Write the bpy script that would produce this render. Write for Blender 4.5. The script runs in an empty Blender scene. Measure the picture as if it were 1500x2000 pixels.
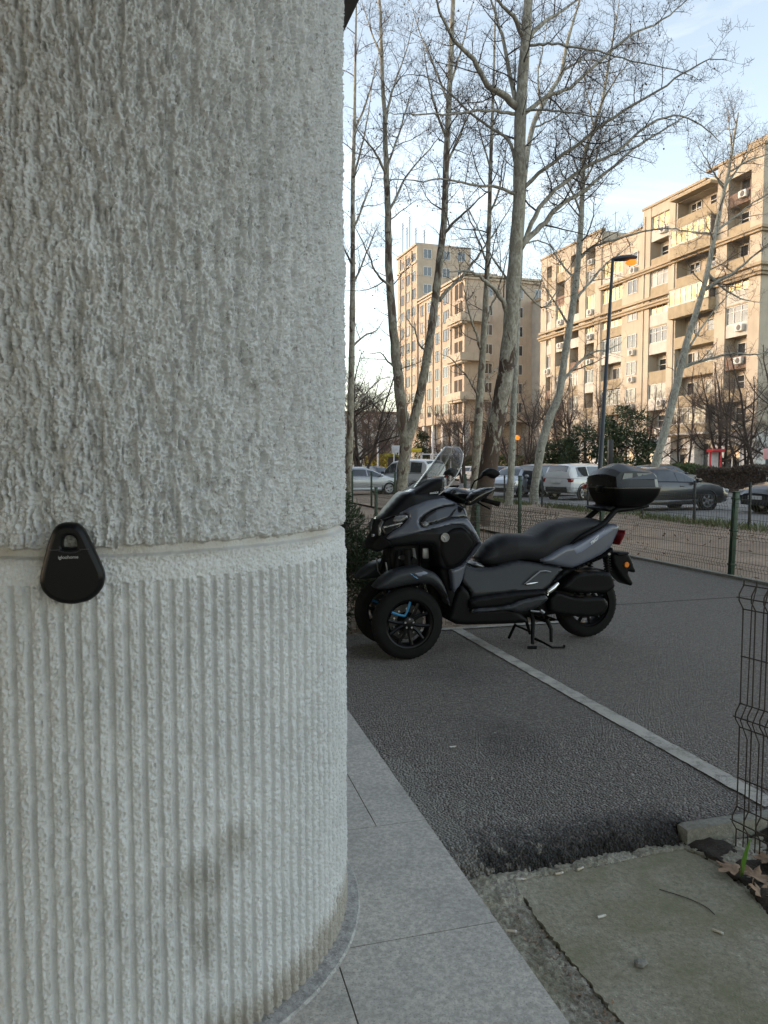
import bpy, bmesh, math, random
import numpy as np
from mathutils import Vector, Matrix, geometry
R = math.radians
scene = bpy.context.scene
COL = scene.collection
# ------------------------------------------------------------------ camera, sky, sun, exposure
F, CAM_H, PITCH = 1450.0, 1.41, math.atan(90/1450)          # focal length in photo pixels, eye height
cam_d = bpy.data.cameras.new('camera'); cam = bpy.data.objects.new('camera', cam_d); COL.objects.link(cam)
cam.location = (0, 0, CAM_H); cam.rotation_euler = (math.pi/2 - PITCH, 0, 0)
cam_d.sensor_fit = 'VERTICAL'; cam_d.sensor_height = 24; cam_d.lens = 24*F/2000
cam_d.clip_start = 0.05; cam_d.clip_end = 6000
scene.camera = cam

SUN_DIR = Vector((-0.975, 0.222, 0)).normalized(); SUN_EL = R(9)
wd = bpy.data.worlds.new('World'); scene.world = wd; wd.use_nodes = True
wn = wd.node_tree; wn.nodes.clear()
w_out = wn.nodes.new('ShaderNodeOutputWorld'); w_bg = wn.nodes.new('ShaderNodeBackground')
sky = wn.nodes.new('ShaderNodeTexSky'); sky.sky_type = 'NISHITA'; sky.sun_disc = False
sky.sun_elevation = SUN_EL; sky.sun_rotation = math.atan2(SUN_DIR.x, SUN_DIR.y); sky.altitude = 100
sky.air_density = 1.0; sky.dust_density = 0.8; sky.ozone_density = 1.0
w_hsv = wn.nodes.new('ShaderNodeHueSaturation'); w_hsv.inputs['Saturation'].default_value = 0.72
w_wb = wn.nodes.new('ShaderNodeMix'); w_wb.data_type = 'RGBA'; w_wb.blend_type = 'MULTIPLY'; w_wb.inputs[0].default_value = 1.0
w_wb.inputs[7].default_value = (1.0, 0.945, 0.895, 1)                # white balance of the picture
# thin streaky cloud
w_tc = wn.nodes.new('ShaderNodeTexCoord'); w_map = wn.nodes.new('ShaderNodeMapping')
w_map.inputs['Scale'].default_value = (1.6, 2.2, 7.0); w_map.inputs['Rotation'].default_value = (0.25, 0.2, 0.5)
w_no = wn.nodes.new('ShaderNodeTexNoise'); w_no.inputs['Scale'].default_value = 2.2; w_no.inputs['Detail'].default_value = 7
w_no.inputs['Roughness'].default_value = 0.58; w_no.inputs['Distortion'].default_value = 0.6
w_cr = wn.nodes.new('ShaderNodeValToRGB'); w_cr.color_ramp.elements[0].position = 0.5; w_cr.color_ramp.elements[1].position = 0.78
w_cr.color_ramp.elements[1].color = (0.16, 0.16, 0.16, 1)
w_cl = wn.nodes.new('ShaderNodeMix'); w_cl.data_type = 'RGBA'
w_cl.inputs[7].default_value = (5.5, 5.3, 5.1, 1)
L = wn.links.new
L(sky.outputs[0], w_hsv.inputs['Color']); L(w_hsv.outputs[0], w_wb.inputs[6])
L(w_tc.outputs['Generated'], w_map.inputs[0]); L(w_map.outputs[0], w_no.inputs[0]); L(w_no.outputs[0], w_cr.inputs[0])
L(w_cr.outputs[0], w_cl.inputs[0]); L(w_wb.outputs[2], w_cl.inputs[6])
L(w_cl.outputs[2], w_bg.inputs[0]); L(w_bg.outputs[0], w_out.inputs[0])
w_bg.inputs[1].default_value = 0.12
sun_d = bpy.data.lights.new('sun', 'SUN'); sun_d.energy = 0.36; sun_d.angle = R(10); sun_d.color = (1.0, 0.71, 0.54)
sun = bpy.data.objects.new('sun', sun_d); COL.objects.link(sun)
to_sun = Vector((SUN_DIR.x*math.cos(SUN_EL), SUN_DIR.y*math.cos(SUN_EL), math.sin(SUN_EL)))
sun.rotation_euler = to_sun.to_track_quat('Z', 'Y').to_euler(); sun.location = to_sun*200
vs = scene.view_settings
vs.view_transform = 'Standard'; vs.look = 'None'; vs.gamma = 1.0; vs.exposure = 2.3
scene.cycles.use_adaptive_sampling = True
scene.cycles.max_bounces = 6; scene.cycles.transparent_max_bounces = 16

# ------------------------------------------------------------------ helpers
def ray(u, v):
    """world direction through a photo pixel (1500 x 2000)"""
    x = (u-750)/F; z = -(v-1000)/F
    return Vector((x, math.cos(PITCH)+z*math.sin(PITCH), -math.sin(PITCH)+z*math.cos(PITCH)))
def gnd(u, v, z=0.0):
    r = ray(u, v); t = (z-CAM_H)/r.z
    return Vector((r.x*t, r.y*t, z))
def at(u, v, depth):
    """world point seen at a pixel, at a distance along +Y"""
    r = ray(u, v); return Vector((0, 0, CAM_H)) + r*(depth/r.y)

def link(o, parent=None):
    COL.objects.link(o)
    if parent: o.parent = parent
    return o
def tag(o, label=None, cat=None, group=None, kind=None):
    for k, v in (('label', label), ('category', cat), ('group', group), ('kind', kind)):
        if v: o[k] = v
    return o
def empty(name, loc=(0, 0, 0), rz=0.0):
    o = bpy.data.objects.new(name, None); o.location = loc; o.rotation_euler = (0, 0, rz); o.empty_display_size = 0.2
    return link(o)
def copy_tree(o, parent=None):
    c = o.copy(); COL.objects.link(c)
    if parent: c.parent = parent
    for ch in list(o.children): copy_tree(ch, c)
    return c

class MB:
    """collects geometry and links it as ONE mesh object"""
    def __init__(s): s.v = []; s.f = []; s.m = []
    def add(s, vs_, fs, m=0):
        k = len(s.v); s.v.extend([tuple(p) for p in vs_])
        for f in fs: s.f.append(tuple(i+k for i in f)); s.m.append(m)
        return s
    def box(s, lo, hi, m=0, mat=None):
        x0, y0, z0 = lo; x1, y1, z1 = hi
        p = [(x0,y0,z0),(x1,y0,z0),(x1,y1,z0),(x0,y1,z0),(x0,y0,z1),(x1,y0,z1),(x1,y1,z1),(x0,y1,z1)]
        if mat is not None: p = [mat @ Vector(q) for q in p]
        return s.add(p, [(3,2,1,0),(4,5,6,7),(0,1,5,4),(1,2,6,5),(2,3,7,6),(3,0,4,7)], m)
    def rbox(s, lo, hi, b=0.01, m=0, mat=None):
        """box with chamfered edges"""
        bm = bmesh.new(); bmesh.ops.create_cube(bm, size=1)
        for v in bm.verts:
            v.co = Vector([(lo[i]+hi[i])/2 + v.co[i]*(hi[i]-lo[i]) for i in range(3)])
        bmesh.ops.bevel(bm, geom=bm.edges[:], offset=b, segments=2, affect='EDGES', profile=0.5)
        bm.verts.index_update()
        p = [v.co.copy() for v in bm.verts]
        if mat is not None: p = [mat @ q for q in p]
        s.add(p, [[v.index for v in f.verts] for f in bm.faces], m); bm.free(); return s
    def tube(s, pts, rad, n=6, m=0, cap=True):
        pts = [Vector(p) for p in pts]; k = len(s.v)
        if not hasattr(rad, '__len__'): rad = [rad]*len(pts)
        t0 = (pts[1]-pts[0]).normalized()
        up = Vector((0, 0, 1)) if abs(t0.z) < 0.9 else Vector((1, 0, 0))
        a = t0.cross(up).normalized()
        N = len(pts)
        for i, p in enumerate(pts):
            if i == 0: t = t0
            elif i == N-1: t = (pts[i]-pts[i-1]).normalized()
            else: t = (pts[i+1]-pts[i-1]).normalized()
            a = (a - t*a.dot(t))
            a = a.normalized() if a.length > 1e-6 else t.orthogonal().normalized()
            b = t.cross(a); r = rad[i]
            for j in range(n):
                c = 2*math.pi*j/n
                q = p + a*(r*math.cos(c)) + b*(r*math.sin(c)); s.v.append((q.x, q.y, q.z))
        for i in range(N-1):
            o = k+i*n
            for j in range(n):
                j2 = (j+1) % n
                s.f.append((o+j, o+j2, o+n+j2, o+n+j)); s.m.append(m)
        if cap:
            s.f.append(tuple(k+j for j in reversed(range(n)))); s.m.append(m)
            o = k+(N-1)*n; s.f.append(tuple(o+j for j in range(n))); s.m.append(m)
        return s
    def lathe(s, prof, n=32, mat=None, m=0, closed=False):
        """profile (r, h) turned about local Z"""
        k = len(s.v); P = len(prof)
        for j in range(n):
            c, sn = math.cos(2*math.pi*j/n), math.sin(2*math.pi*j/n)
            for r, h in prof:
                q = Vector((r*c, r*sn, h))
                if mat is not None: q = mat @ q
                s.v.append((q.x, q.y, q.z))
        for j in range(n):
            a, b = k+j*P, k+((j+1) % n)*P
            for i in range(P if closed else P-1):
                i2 = (i+1) % P
                s.f.append((a+i, b+i, b+i2, a+i2)); s.m.append(m)
        return s
    def prism(s, poly, h0, h1, mat=None, m=0):
        """closed polygon (x, y) extruded in z"""
        n = len(poly)
        p = [Vector((x, y, h0)) for x, y in poly]+[Vector((x, y, h1)) for x, y in poly]
        if mat is not None: p = [mat @ q for q in p]
        fs = [tuple(reversed(range(n))), tuple(range(n, 2*n))]+[(i, (i+1) % n, n+(i+1) % n, n+i) for i in range(n)]
        return s.add(p, fs, m)
    def loft(s, rings, m=0, cap=True, close=True):
        k = len(s.v); n = len(rings[0])
        for r in rings: s.v.extend([tuple(p) for p in r])
        for i in range(len(rings)-1):
            for j in range(n if close else n-1):
                j2 = (j+1) % n
                s.f.append((k+i*n+j, k+i*n+j2, k+(i+1)*n+j2, k+(i+1)*n+j)); s.m.append(m)
        if cap:
            s.f.append(tuple(k+j for j in reversed(range(n)))); s.m.append(m)
            o = k+(len(rings)-1)*n; s.f.append(tuple(o+j for j in range(n))); s.m.append(m)
        return s
    def build(s, name, mats, parent=None, sharp=35, loc=None, fix=False):
        me = bpy.data.meshes.new(name)
        me.from_pydata(s.v, [], s.f)
        if not isinstance(mats, (list, tuple)): mats = [mats]
        for mm in mats: me.materials.append(mm)
        if len(mats) > 1: me.polygons.foreach_set('material_index', s.m)
        if fix:
            bm = bmesh.new(); bm.from_mesh(me); bmesh.ops.recalc_face_normals(bm, faces=bm.faces); bm.to_mesh(me); bm.free()
        if sharp is not None:
            me.polygons.foreach_set('use_smooth', [True]*len(me.polygons))
            if sharp < 180: me.set_sharp_from_angle(angle=R(sharp))
        me.update()
        o = bpy.data.objects.new(name, me)
        if loc is not None: o.location = loc
        return link(o, parent)

# ------------------------------------------------------------------ materials
class NT:
    def __init__(s, name):
        s.mat = bpy.data.materials.new(name); s.mat.use_nodes = True
        s.t = s.mat.node_tree; s.b = s.t.nodes['Principled BSDF']; s.out = s.t.nodes['Material Output']
    def n(s, typ, ins=None, **kw):
        d = s.t.nodes.new(typ)
        for k, v in kw.items(): setattr(d, k, v)
        for k, v in (ins or {}).items():
            if hasattr(v, 'is_output') or isinstance(v, bpy.types.NodeSocket): s.t.links.new(v, d.inputs[k])
            else: d.inputs[k].default_value = v
        return d
    def pos(s, scale=(1, 1, 1), obj=True):
        tc = s.n('ShaderNodeTexCoord'); mp = s.n('ShaderNodeMapping', {'Vector': tc.outputs['Object' if obj else 'Generated'], 'Scale': scale})
        return mp.outputs[0]
    def noise(s, scale, detail=4, rough=0.55, vec=None, dist=0.0):
        d = s.n('ShaderNodeTexNoise', {'Scale': scale, 'Detail': detail, 'Roughness': rough, 'Distortion': dist})
        s.t.links.new(vec if vec is not None else s.pos(), d.inputs['Vector']); return d.outputs[0]
    def ramp(s, fac, stops):
        d = s.n('ShaderNodeValToRGB', {'Fac': fac}); e = d.color_ramp.elements
        while len(e) < len(stops): e.new(0.5)
        for i, (p, c) in enumerate(stops):
            e[i].position = p; e[i].color = (*c, 1) if hasattr(c, '__len__') else (c, c, c, 1)
        return d.outputs[0]
    def mix(s, fac, a, b, mode='MIX'):
        d = s.n('ShaderNodeMix', data_type='RGBA', blend_type=mode)
        for i, v in ((0, fac), (6, a), (7, b)):
            if isinstance(v, bpy.types.NodeSocket): s.t.links.new(v, d.inputs[i])
            elif i == 0: d.inputs[0].default_value = v
            else: d.inputs[i].default_value = (*v, 1) if len(v) == 3 else v
        return d.outputs[2]
    def math(s, op, a, b=0.0, clamp=False):
        d = s.n('ShaderNodeMath', operation=op, use_clamp=clamp)
        for i, v in ((0, a), (1, b)):
            if isinstance(v, bpy.types.NodeSocket): s.t.links.new(v, d.inputs[i])
            else: d.inputs[i].default_value = v
        return d.outputs[0]
    def bump(s, h, strength=0.3, dist=0.01):
        d = s.n('ShaderNodeBump', {'Height': h, 'Strength': strength, 'Distance': dist}); s.t.links.new(d.outputs[0], s.b.inputs['Normal'])
    def set(s, **kw):
        for k, v in kw.items():
            k = k.replace('_', ' ')
            if isinstance(v, bpy.types.NodeSocket): s.t.links.new(v, s.b.inputs[k])
            else: s.b.inputs[k].default_value = (*v, 1) if hasattr(v, '__len__') and len(v) == 3 and 'Color' in k or k == 'Emission Color' and len(v) == 3 else v
        return s
def plain(name, col, rough=0.6, metal=0.0, var=0.12, scale=6.0, bump=0.0, bscale=200.0, **kw):
    t = NT(name)
    no = t.noise(scale, 5, 0.6)
    c = t.mix(t.ramp(no, [(0.3, 0.0), (0.7, 1.0)]), tuple(x*(1-var) for x in col), tuple(min(1, x*(1+var)) for x in col))
    t.set(Base_Color=c, Roughness=rough, Metallic=metal)
    if bump: t.bump(t.noise(bscale, 3), bump, 0.003)
    for k, v in kw.items(): t.set(**{k: v})
    return t.mat

# ------------------------------------------------------------------ numpy value noise
def _hash(ix, iy, seed):
    h = (ix.astype(np.uint32)*np.uint32(374761393) + iy.astype(np.uint32)*np.uint32(668265263) + np.uint32(seed)*np.uint32(2246822519))
    h = (h ^ (h >> np.uint32(13)))*np.uint32(1274126177); h = h ^ (h >> np.uint32(16))
    return (h & np.uint32(0xFFFFFF)).astype(np.float64)/0xFFFFFF
def vnoise(x, y, seed=0):
    ix = np.floor(x).astype(np.int64); iy = np.floor(y).astype(np.int64)
    fx = x-ix; fy = y-iy; fx = fx*fx*fx*(fx*(fx*6-15)+10); fy = fy*fy*fy*(fy*(fy*6-15)+10)
    a = _hash(ix, iy, seed); b = _hash(ix+1, iy, seed); c = _hash(ix, iy+1, seed); d = _hash(ix+1, iy+1, seed)
    return (a*(1-fx)+b*fx)*(1-fy)+(c*(1-fx)+d*fx)*fy
def fbm(x, y, seed=0, octaves=4, gain=0.5):
    s = 0; a = 1.0; t = 0
    for o in range(octaves):
        s = s + a*vnoise(x*2**o, y*2**o, seed+o*17); t += a; a *= gain
    return s/t
def smooth01(x): x = np.clip(x, 0, 1); return x*x*(3-2*x)
def np_mesh(name, V, Fq, mats, parent=None, smooth=True):
    me = bpy.data.meshes.new(name); n = len(V); k = len(Fq)
    me.vertices.add(n); me.vertices.foreach_set('co', V.astype(np.float32).ravel())
    me.loops.add(k*4); me.loops.foreach_set('vertex_index', Fq.astype(np.int32).ravel())
    me.polygons.add(k); me.polygons.foreach_set('loop_start', np.arange(k, dtype=np.int32)*4)
    me.polygons.foreach_set('use_smooth', np.full(k, smooth))
    for m in (mats if isinstance(mats, (list, tuple)) else [mats]): me.materials.append(m)
    me.update(calc_edges=True); me.validate()
    return link(bpy.data.objects.new(name, me), parent)
def grid_faces(nu, nv, wrap=False):
    i = np.arange(nu if wrap else nu-1)[:, None]; j = np.arange(nv-1)[None, :]
    i2 = (i+1) % nu
    return np.stack([i*nv+j, i2*nv+j, i2*nv+j+1, i*nv+j+1], -1).reshape(-1, 4)
# ------------------------------------------------------------------ street grid: EV runs along the street, NV across it
EV = Vector((-0.27, 0.963, 0)).normalized(); NV = Vector((EV.y, -EV.x, 0))
def P(e, n, z=0.0): return Vector((EV.x*e+NV.x*n, EV.y*e+NV.y*n, z))
def en(p): return p.x*EV.x+p.y*EV.y, p.x*NV.x+p.y*NV.y
STREET_RZ = math.atan2(EV.y, EV.x)

# ---- ground materials
def m_asphalt(name, base, speck=0.5, stains=True):
    t = NT(name); v = t.pos()
    fine = t.noise(420, 2, 0.7, v); grit = t.noise(160, 3, 0.6, v); big = t.noise(0.9, 5, 0.6, v); mid = t.noise(7, 5, 0.65, v)
    c = t.mix(t.ramp(grit, [(0.35, 0.0), (0.68, 1.0)]), tuple(x*0.62 for x in base), tuple(x*1.45 for x in base))
    c = t.mix(t.ramp(fine, [(0.66, 0.0), (0.76, speck)]), c, (0.2, 0.19, 0.175))
    c = t.mix(t.ramp(big, [(0.35, 0.0), (0.7, 0.45)]), c, tuple(x*1.55 for x in base))
    if stains:
        c = t.mix(t.ramp(mid, [(0.60, 0.0), (0.72, 0.55)]), c, tuple(x*0.5 for x in base))
        dust = t.noise(3.1, 8, 0.75, v, 0.8)
        c = t.mix(t.ramp(dust, [(0.62, 0.0), (0.74, 0.5)]), c, (0.2, 0.19, 0.17))
    t.set(Base_Color=c, Roughness=t.ramp(grit, [(0.2, 0.7), (0.8, 0.95)]))
    h = t.math('ADD', t.math('MULTIPLY', grit, 0.7), t.math('MULTIPLY', fine, 0.5)); t.bump(h, 0.9, 0.006)
    return t.mat
M_asphalt = m_asphalt('asphalt', (0.052, 0.050, 0.048))
M_road = m_asphalt('road_asphalt', (0.17, 0.16, 0.15), 0.2)
def m_oil():
    t = NT('asphalt_lot'); v = t.pos()
    return t
def m_granite():
    t = NT('granite'); v = t.pos()
    a = t.noise(170, 2, 0.6, v); b = t.noise(70, 3, 0.65, v); c0 = t.noise(2.5, 6, 0.7, v)
    c = t.mix(t.ramp(b, [(0.38, 0.0), (0.66, 1.0)]), (0.355, 0.33, 0.29), (0.57, 0.53, 0.465))
    c = t.mix(t.ramp(a, [(0.3, 0.75), (0.42, 0.0)]), c, (0.14, 0.138, 0.132))
    c = t.mix(t.ramp(a, [(0.66, 0.0), (0.78, 0.7)]), c, (0.66, 0.64, 0.60))
    c = t.mix(t.ramp(c0, [(0.45, 0.0), (0.75, 0.5)]), c, (0.22, 0.215, 0.20))
    t.set(Base_Color=c, Roughness=0.72); t.bump(b, 0.15, 0.002); return t.mat
M_granite = m_granite()
def m_concrete(name, base, moss=0.0, mscale=1.7):
    t = NT(name); v = t.pos()
    f = t.noise(150, 2, 0.65, v); g = t.noise(48, 5, 0.7, v); b = t.noise(mscale, 7, 0.7, v)
    c = t.mix(t.ramp(g, [(0.35, 0.0), (0.68, 1.0)]), tuple(x*0.6 for x in base), tuple(x*1.25 for x in base))
    c = t.mix(t.ramp(f, [(0.62, 0.0), (0.72, 0.8)]), c, tuple(min(.8, x*1.7) for x in base))
    c = t.mix(t.ramp(f, [(0.28, 0.7), (0.38, 0.0)]), c, (0.07, 0.066, 0.055))
    if moss: c = t.mix(t.ramp(b, [(0.34, 0.0), (0.62, moss)]), c, (0.175, 0.165, 0.092))
    t.set(Base_Color=c, Roughness=0.9); t.bump(t.math('ADD', g, f), 0.5, 0.005); return t.mat
M_slab = m_concrete('mossy_concrete', (0.35, 0.315, 0.242), 0.9, 2.6)
M_conc = m_concrete('concrete', (0.26, 0.25, 0.225), 0.3)
M_rubble = m_concrete('rubble_concrete', (0.13, 0.12, 0.10), 0.2, 8)
def m_soil(name, cols, scale=3.0):
    t = NT(name); v = t.pos()
    a = t.noise(scale, 8, 0.7, v, 0.4); b = t.noise(scale*14, 5, 0.7, v); k = t.noise(scale*0.12, 4, 0.6, v)
    c = t.ramp(a, [(0.3, cols[0]), (0.5, cols[1]), (0.72, cols[2])])
    c = t.mix(t.ramp(b, [(0.42, 0.0), (0.66, 0.8)]), c, tuple(x*1.5 for x in cols[2]))
    c = t.mix(t.ramp(k, [(0.42, 0.0), (0.62, 0.6)]), c, cols[0])
    t.set(Base_Color=c, Roughness=0.95); t.bump(b, 0.7, 0.03); return t.mat
M_soil = m_soil('leafy_soil', ((0.17, 0.112, 0.074), (0.27, 0.19, 0.132), (0.385, 0.285, 0.205)))
M_dark_soil = m_soil('dark_soil', ((0.025, 0.019, 0.014), (0.045, 0.034, 0.025), (0.075, 0.058, 0.042)), 9)
M_grass_ground = m_soil('verge', ((0.06, 0.065, 0.025), (0.12, 0.11, 0.055), (0.19, 0.155, 0.085)), 1.5)
def m_paint_line():
    t = NT('worn_line'); v = t.pos()
    a = t.noise(9, 8, 0.75, v, 0.5); b = t.noise(120, 3, 0.6, v); k = t.noise(2.2, 4, 0.6, v)
    c = t.mix(t.ramp(t.math('ADD', t.math('MULTIPLY', a, 0.75), t.math('MULTIPLY', b, 0.3)), [(0.44, 0.0), (0.55, 1.0)]), (0.20, 0.185, 0.165), (0.44, 0.41, 0.355))
    c = t.mix(t.ramp(k, [(0.45, 0.0), (0.7, 0.5)]), c, (0.29, 0.265, 0.225))
    t.set(Base_Color=c, Roughness=0.85); t.bump(b, 0.4, 0.003); return t.mat
M_line = m_paint_line()

def sheet(name, mat, quads, kind='structure'):
    m = MB()
    for q in quads: m.add(q, [tuple(range(len(q)))])
    return tag(m.build(name, mat, sharp=None), kind=kind)
def strip(e0, e1, n0, n1, z): return [P(e0, n0, z), P(e0, n1, z), P(e1, n1, z), P(e1, n0, z)]

# one sheet to the horizon
sheet('ground', M_soil, [[(-3000, -3000, -0.09), (3000, -3000, -0.09), (3000, 3000, -0.09), (-3000, 3000, -0.09)]])
# leafy dirt between the path and the parked cars: gently uneven
ee = np.linspace(-4, 60, 129); nn = np.linspace(6.74, 13.4, 30)
Eg, Ng = np.meshgrid(ee, nn, indexing='ij')
Zg = -0.05 + 0.10*(fbm(Eg*0.5, Ng*0.5, 3, 3)-0.5) + 0.05*(fbm(Eg*2.2, Ng*2.2, 9, 2)-0.5)
Zg = np.where((Ng < 6.8), -0.03, Zg)
V = np.stack([EV.x*Eg+NV.x*Ng, EV.y*Eg+NV.y*Ng, Zg], -1).reshape(-1, 3)
tag(np_mesh('dirt', V, grid_faces(len(ee), len(nn)), M_soil), kind='structure')
sheet('parking_strip', M_road, [strip(-20, 150, 13.3, 19, -0.055)])
sheet('road', M_road, [strip(-60, 400, 19, 37, -0.06)])
m = MB(); m.box((-60, 37, -0.1), (400, 37.3, 0.08)); o = m.build('road_kerb', M_conc, sharp=None); 
o.matrix_world = Matrix(((EV.x, NV.x, 0, 0), (EV.y, NV.y, 0, 0), (0, 0, 1, 0), (0, 0, 0, 1))); tag(o, kind='structure')
sheet('verge', M_grass_ground, [strip(-60, 400, 37.3, 120, -0.02)])
sheet('lane_marking', plain('lane_paint', (0.55, 0.55, 0.52), 0.8), [strip(e, e+3, 28, 28.15, -0.055) for e in range(0, 120, 9)])

# ---- asphalt lot with its broken, rounded front lip
def lip_wobble(n): return 2.375 + 0.045*(fbm(n*2.3, n*0+5, 4, 4)-0.5)*2 + 0.02*np.sin(n*5.0)
LN = np.concatenate([np.linspace(0.936, 2.25, 300), np.linspace(2.3, 6.70, 40)])
LS = np.concatenate([np.linspace(0, 0.22, 56), np.linspace(0.25, 1.2, 40), np.linspace(1.4, 3.62, 12)])
Ng, Sg = np.meshgrid(LN, LS, indexing='ij')
kerb_on = smooth01((Ng-1.855)/0.03)                       # right of this the lot ends at the kerb instead
lip = lip_wobble(Ng)*(1-kerb_on) + 2.44*kerb_on
Eg = lip + Sg*(5.98-lip)/3.62
fall = np.clip(1-Sg/0.11, 0, 1)
Zg = -0.070*(1-np.sqrt(np.clip(1-fall**2, 0, 1)))*(1-kerb_on) + 0.004*(fbm(Eg*3, Ng*3, 7, 3)-0.5)
lump = (fbm(Eg*70, Ng*70, 21, 2, 0.5)-0.5)*0.020 + (fbm(Eg*22, Ng*22, 22, 2)-0.5)*0.010
Zg = Zg + lump*np.clip(1-Sg/0.30, 0, 1)**1.4*(1-0.6*kerb_on) + (fbm(Eg*90, Ng*90, 31, 2)-0.5)*0.003
Eg = Eg - lump*0.9*np.clip(1-Sg/0.1, 0, 1)
V = np.stack([EV.x*Eg+NV.x*Ng, EV.y*Eg+NV.y*Ng, Zg], -1).reshape(-1, 3)
tlot = NT('lot_asphalt'); v = tlot.pos()
fine = tlot.noise(190, 2, 0.7, v); grit = tlot.noise(85, 4, 0.7, v); big = tlot.noise(0.8, 5, 0.6, v); dust = tlot.noise(4.2, 9, 0.78, v, 1.2)
base = (0.365, 0.318, 0.280)
c = tlot.mix(tlot.ramp(grit, [(0.38, 0.0), (0.62, 1.0)]), tuple(x*0.40 for x in base), tuple(x*1.6 for x in base))
c = tlot.mix(tlot.ramp(fine, [(0.64, 0.0), (0.74, 0.75)]), c, (0.22, 0.20, 0.185))
vo = tlot.n('ShaderNodeTexVoronoi', {'Vector': v, 'Scale': 95.0}); vs_ = tlot.n('ShaderNodeSeparateXYZ', {0: vo.outputs['Color']})
c = tlot.mix(0.75, c, tlot.mix(tlot.ramp(vs_.outputs[0], [(0.0, 0.0), (0.55, 0.35), (1.0, 1.0)]), tuple(x*0.45 for x in base), tuple(x*1.7 for x in base)))
c = tlot.mix(tlot.ramp(vs_.outputs[1], [(0.955, 0.0), (0.97, 0.8)]), c, (0.34, 0.32, 0.29))
c = tlot.mix(tlot.ramp(big, [(0.38, 0.0), (0.66, 0.5)]), c, (0.36, 0.315, 0.275))
c = tlot.mix(tlot.ramp(dust, [(0.63, 0.0), (0.70, 0.55)]), c, (0.40, 0.37, 0.33))
# fresh black patch of bitumen along the lip and the oil stain of the parking bay
sx = tlot.n('ShaderNodeSeparateXYZ', {0: v}); X, Y = sx.outputs[0], sx.outputs[1]
e_ = tlot.math('ADD', tlot.math('MULTIPLY', X, EV.x), tlot.math('MULTIPLY', Y, EV.y)); n_ = tlot.math('ADD', tlot.math('MULTIPLY', X, NV.x), tlot.math('MULTIPLY', Y, NV.y))
wob = tlot.math('MULTIPLY', tlot.noise(6, 5, 0.7, v), 0.28)
fresh = tlot.math('MULTIPLY', tlot.ramp(tlot.math('ADD', tlot.math('ADD', e_, -2.36), wob), [(0.18, 1.0), (0.42, 0.0)]), tlot.ramp(n_, [(0.0, 1.0), (1.0, 1.0)]))
fresh = tlot.math('MULTIPLY', fresh, tlot.math('LESS_THAN', n_, 1.93))
c = tlot.mix(tlot.math('MULTIPLY', fresh, 0.9), c, tlot.mix(tlot.ramp(grit, [(0.4, 0.0), (0.7, 1.0)]), (0.010, 0.010, 0.011), (0.042, 0.041, 0.041)))
def blob(e0, n0, re, rn):
    a = tlot.math('DIVIDE', tlot.math('SUBTRACT', e_, e0), re); b = tlot.math('DIVIDE', tlot.math('SUBTRACT', n_, n0), rn)
    d = tlot.math('ADD', tlot.math('MULTIPLY', a, a), tlot.math('MULTIPLY', b, b))
    d = tlot.math('ADD', d, tlot.math('MULTIPLY', tlot.noise(5, 6, 0.7, v), 1.2)); return tlot.ramp(d, [(0.45, 1.0), (1.0, 0.0)])
oil = tlot.math('MAXIMUM', blob(3.45, 1.62, 0.75, 0.40), tlot.math('MULTIPLY', blob(4.75, 1.85, 0.8, 0.6), 0.7))
c = tlot.mix(tlot.math('MULTIPLY', oil, 0.5), c, (0.075, 0.069, 0.064))
# splashes of cement beside the granite
cem = tlot.math('MULTIPLY', tlot.ramp(tlot.noise(7, 6, 0.7, v, 1.5), [(0.52, 0.0), (0.58, 1.0)]), tlot.ramp(n_, [(0.0, 1.0), (1.0, 1.0)]))
edge = tlot.math('ADD', n_, tlot.math('MULTIPLY', tlot.noise(9, 5, 0.7, v), 0.16))
cem = tlot.math('MAXIMUM', tlot.math('MULTIPLY', cem, tlot.math('LESS_THAN', edge, 1.42)), tlot.math('MULTIPLY', tlot.math('LESS_THAN', edge, 1.125), 0.9))
cem = tlot.math('MULTIPLY', cem, tlot.math('LESS_THAN', tlot.math('ADD', e_, wob), 3.5))
c = tlot.mix(tlot.math('MULTIPLY', cem, 0.85), c, tlot.mix(tlot.ramp(grit, [(0.35, 0.0), (0.65, 1.0)]), (0.34, 0.315, 0.275), (0.55, 0.51, 0.45)))
# straight joint across the far part of the lot
jn = tlot.math('ABSOLUTE', tlot.math('SUBTRACT', e_, tlot.math('ADD', 6.55, tlot.math('MULTIPLY', n_, -0.012))))
tlot.set(Base_Color=c, Roughness=tlot.ramp(grit, [(0.2, 0.72), (0.8, 0.95)]))
tlot.bump(tlot.math('ADD', tlot.math('ADD', grit, tlot.math('MULTIPLY', fine, 0.6)), tlot.math('MULTIPLY', vo.outputs['Distance'], -30.0)), 0.9, 0.006)
M_lot = tlot.mat
tag(np_mesh('asphalt_lot', V, grid_faces(len(LN), len(LS))[:, ::-1], M_lot), kind='structure')
sheet('path', M_lot, [strip(5.98, 10.3, 3.36, 6.70, 0.0)])
sheet('path_joint', plain('joint_tar', (0.022, 0.02, 0.019), 0.8), [[P(6.53, 3.5, 0.004), P(6.60, 6.68, 0.004), P(6.615, 6.68, 0.004), P(6.545, 3.5, 0.004)]])
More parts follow.
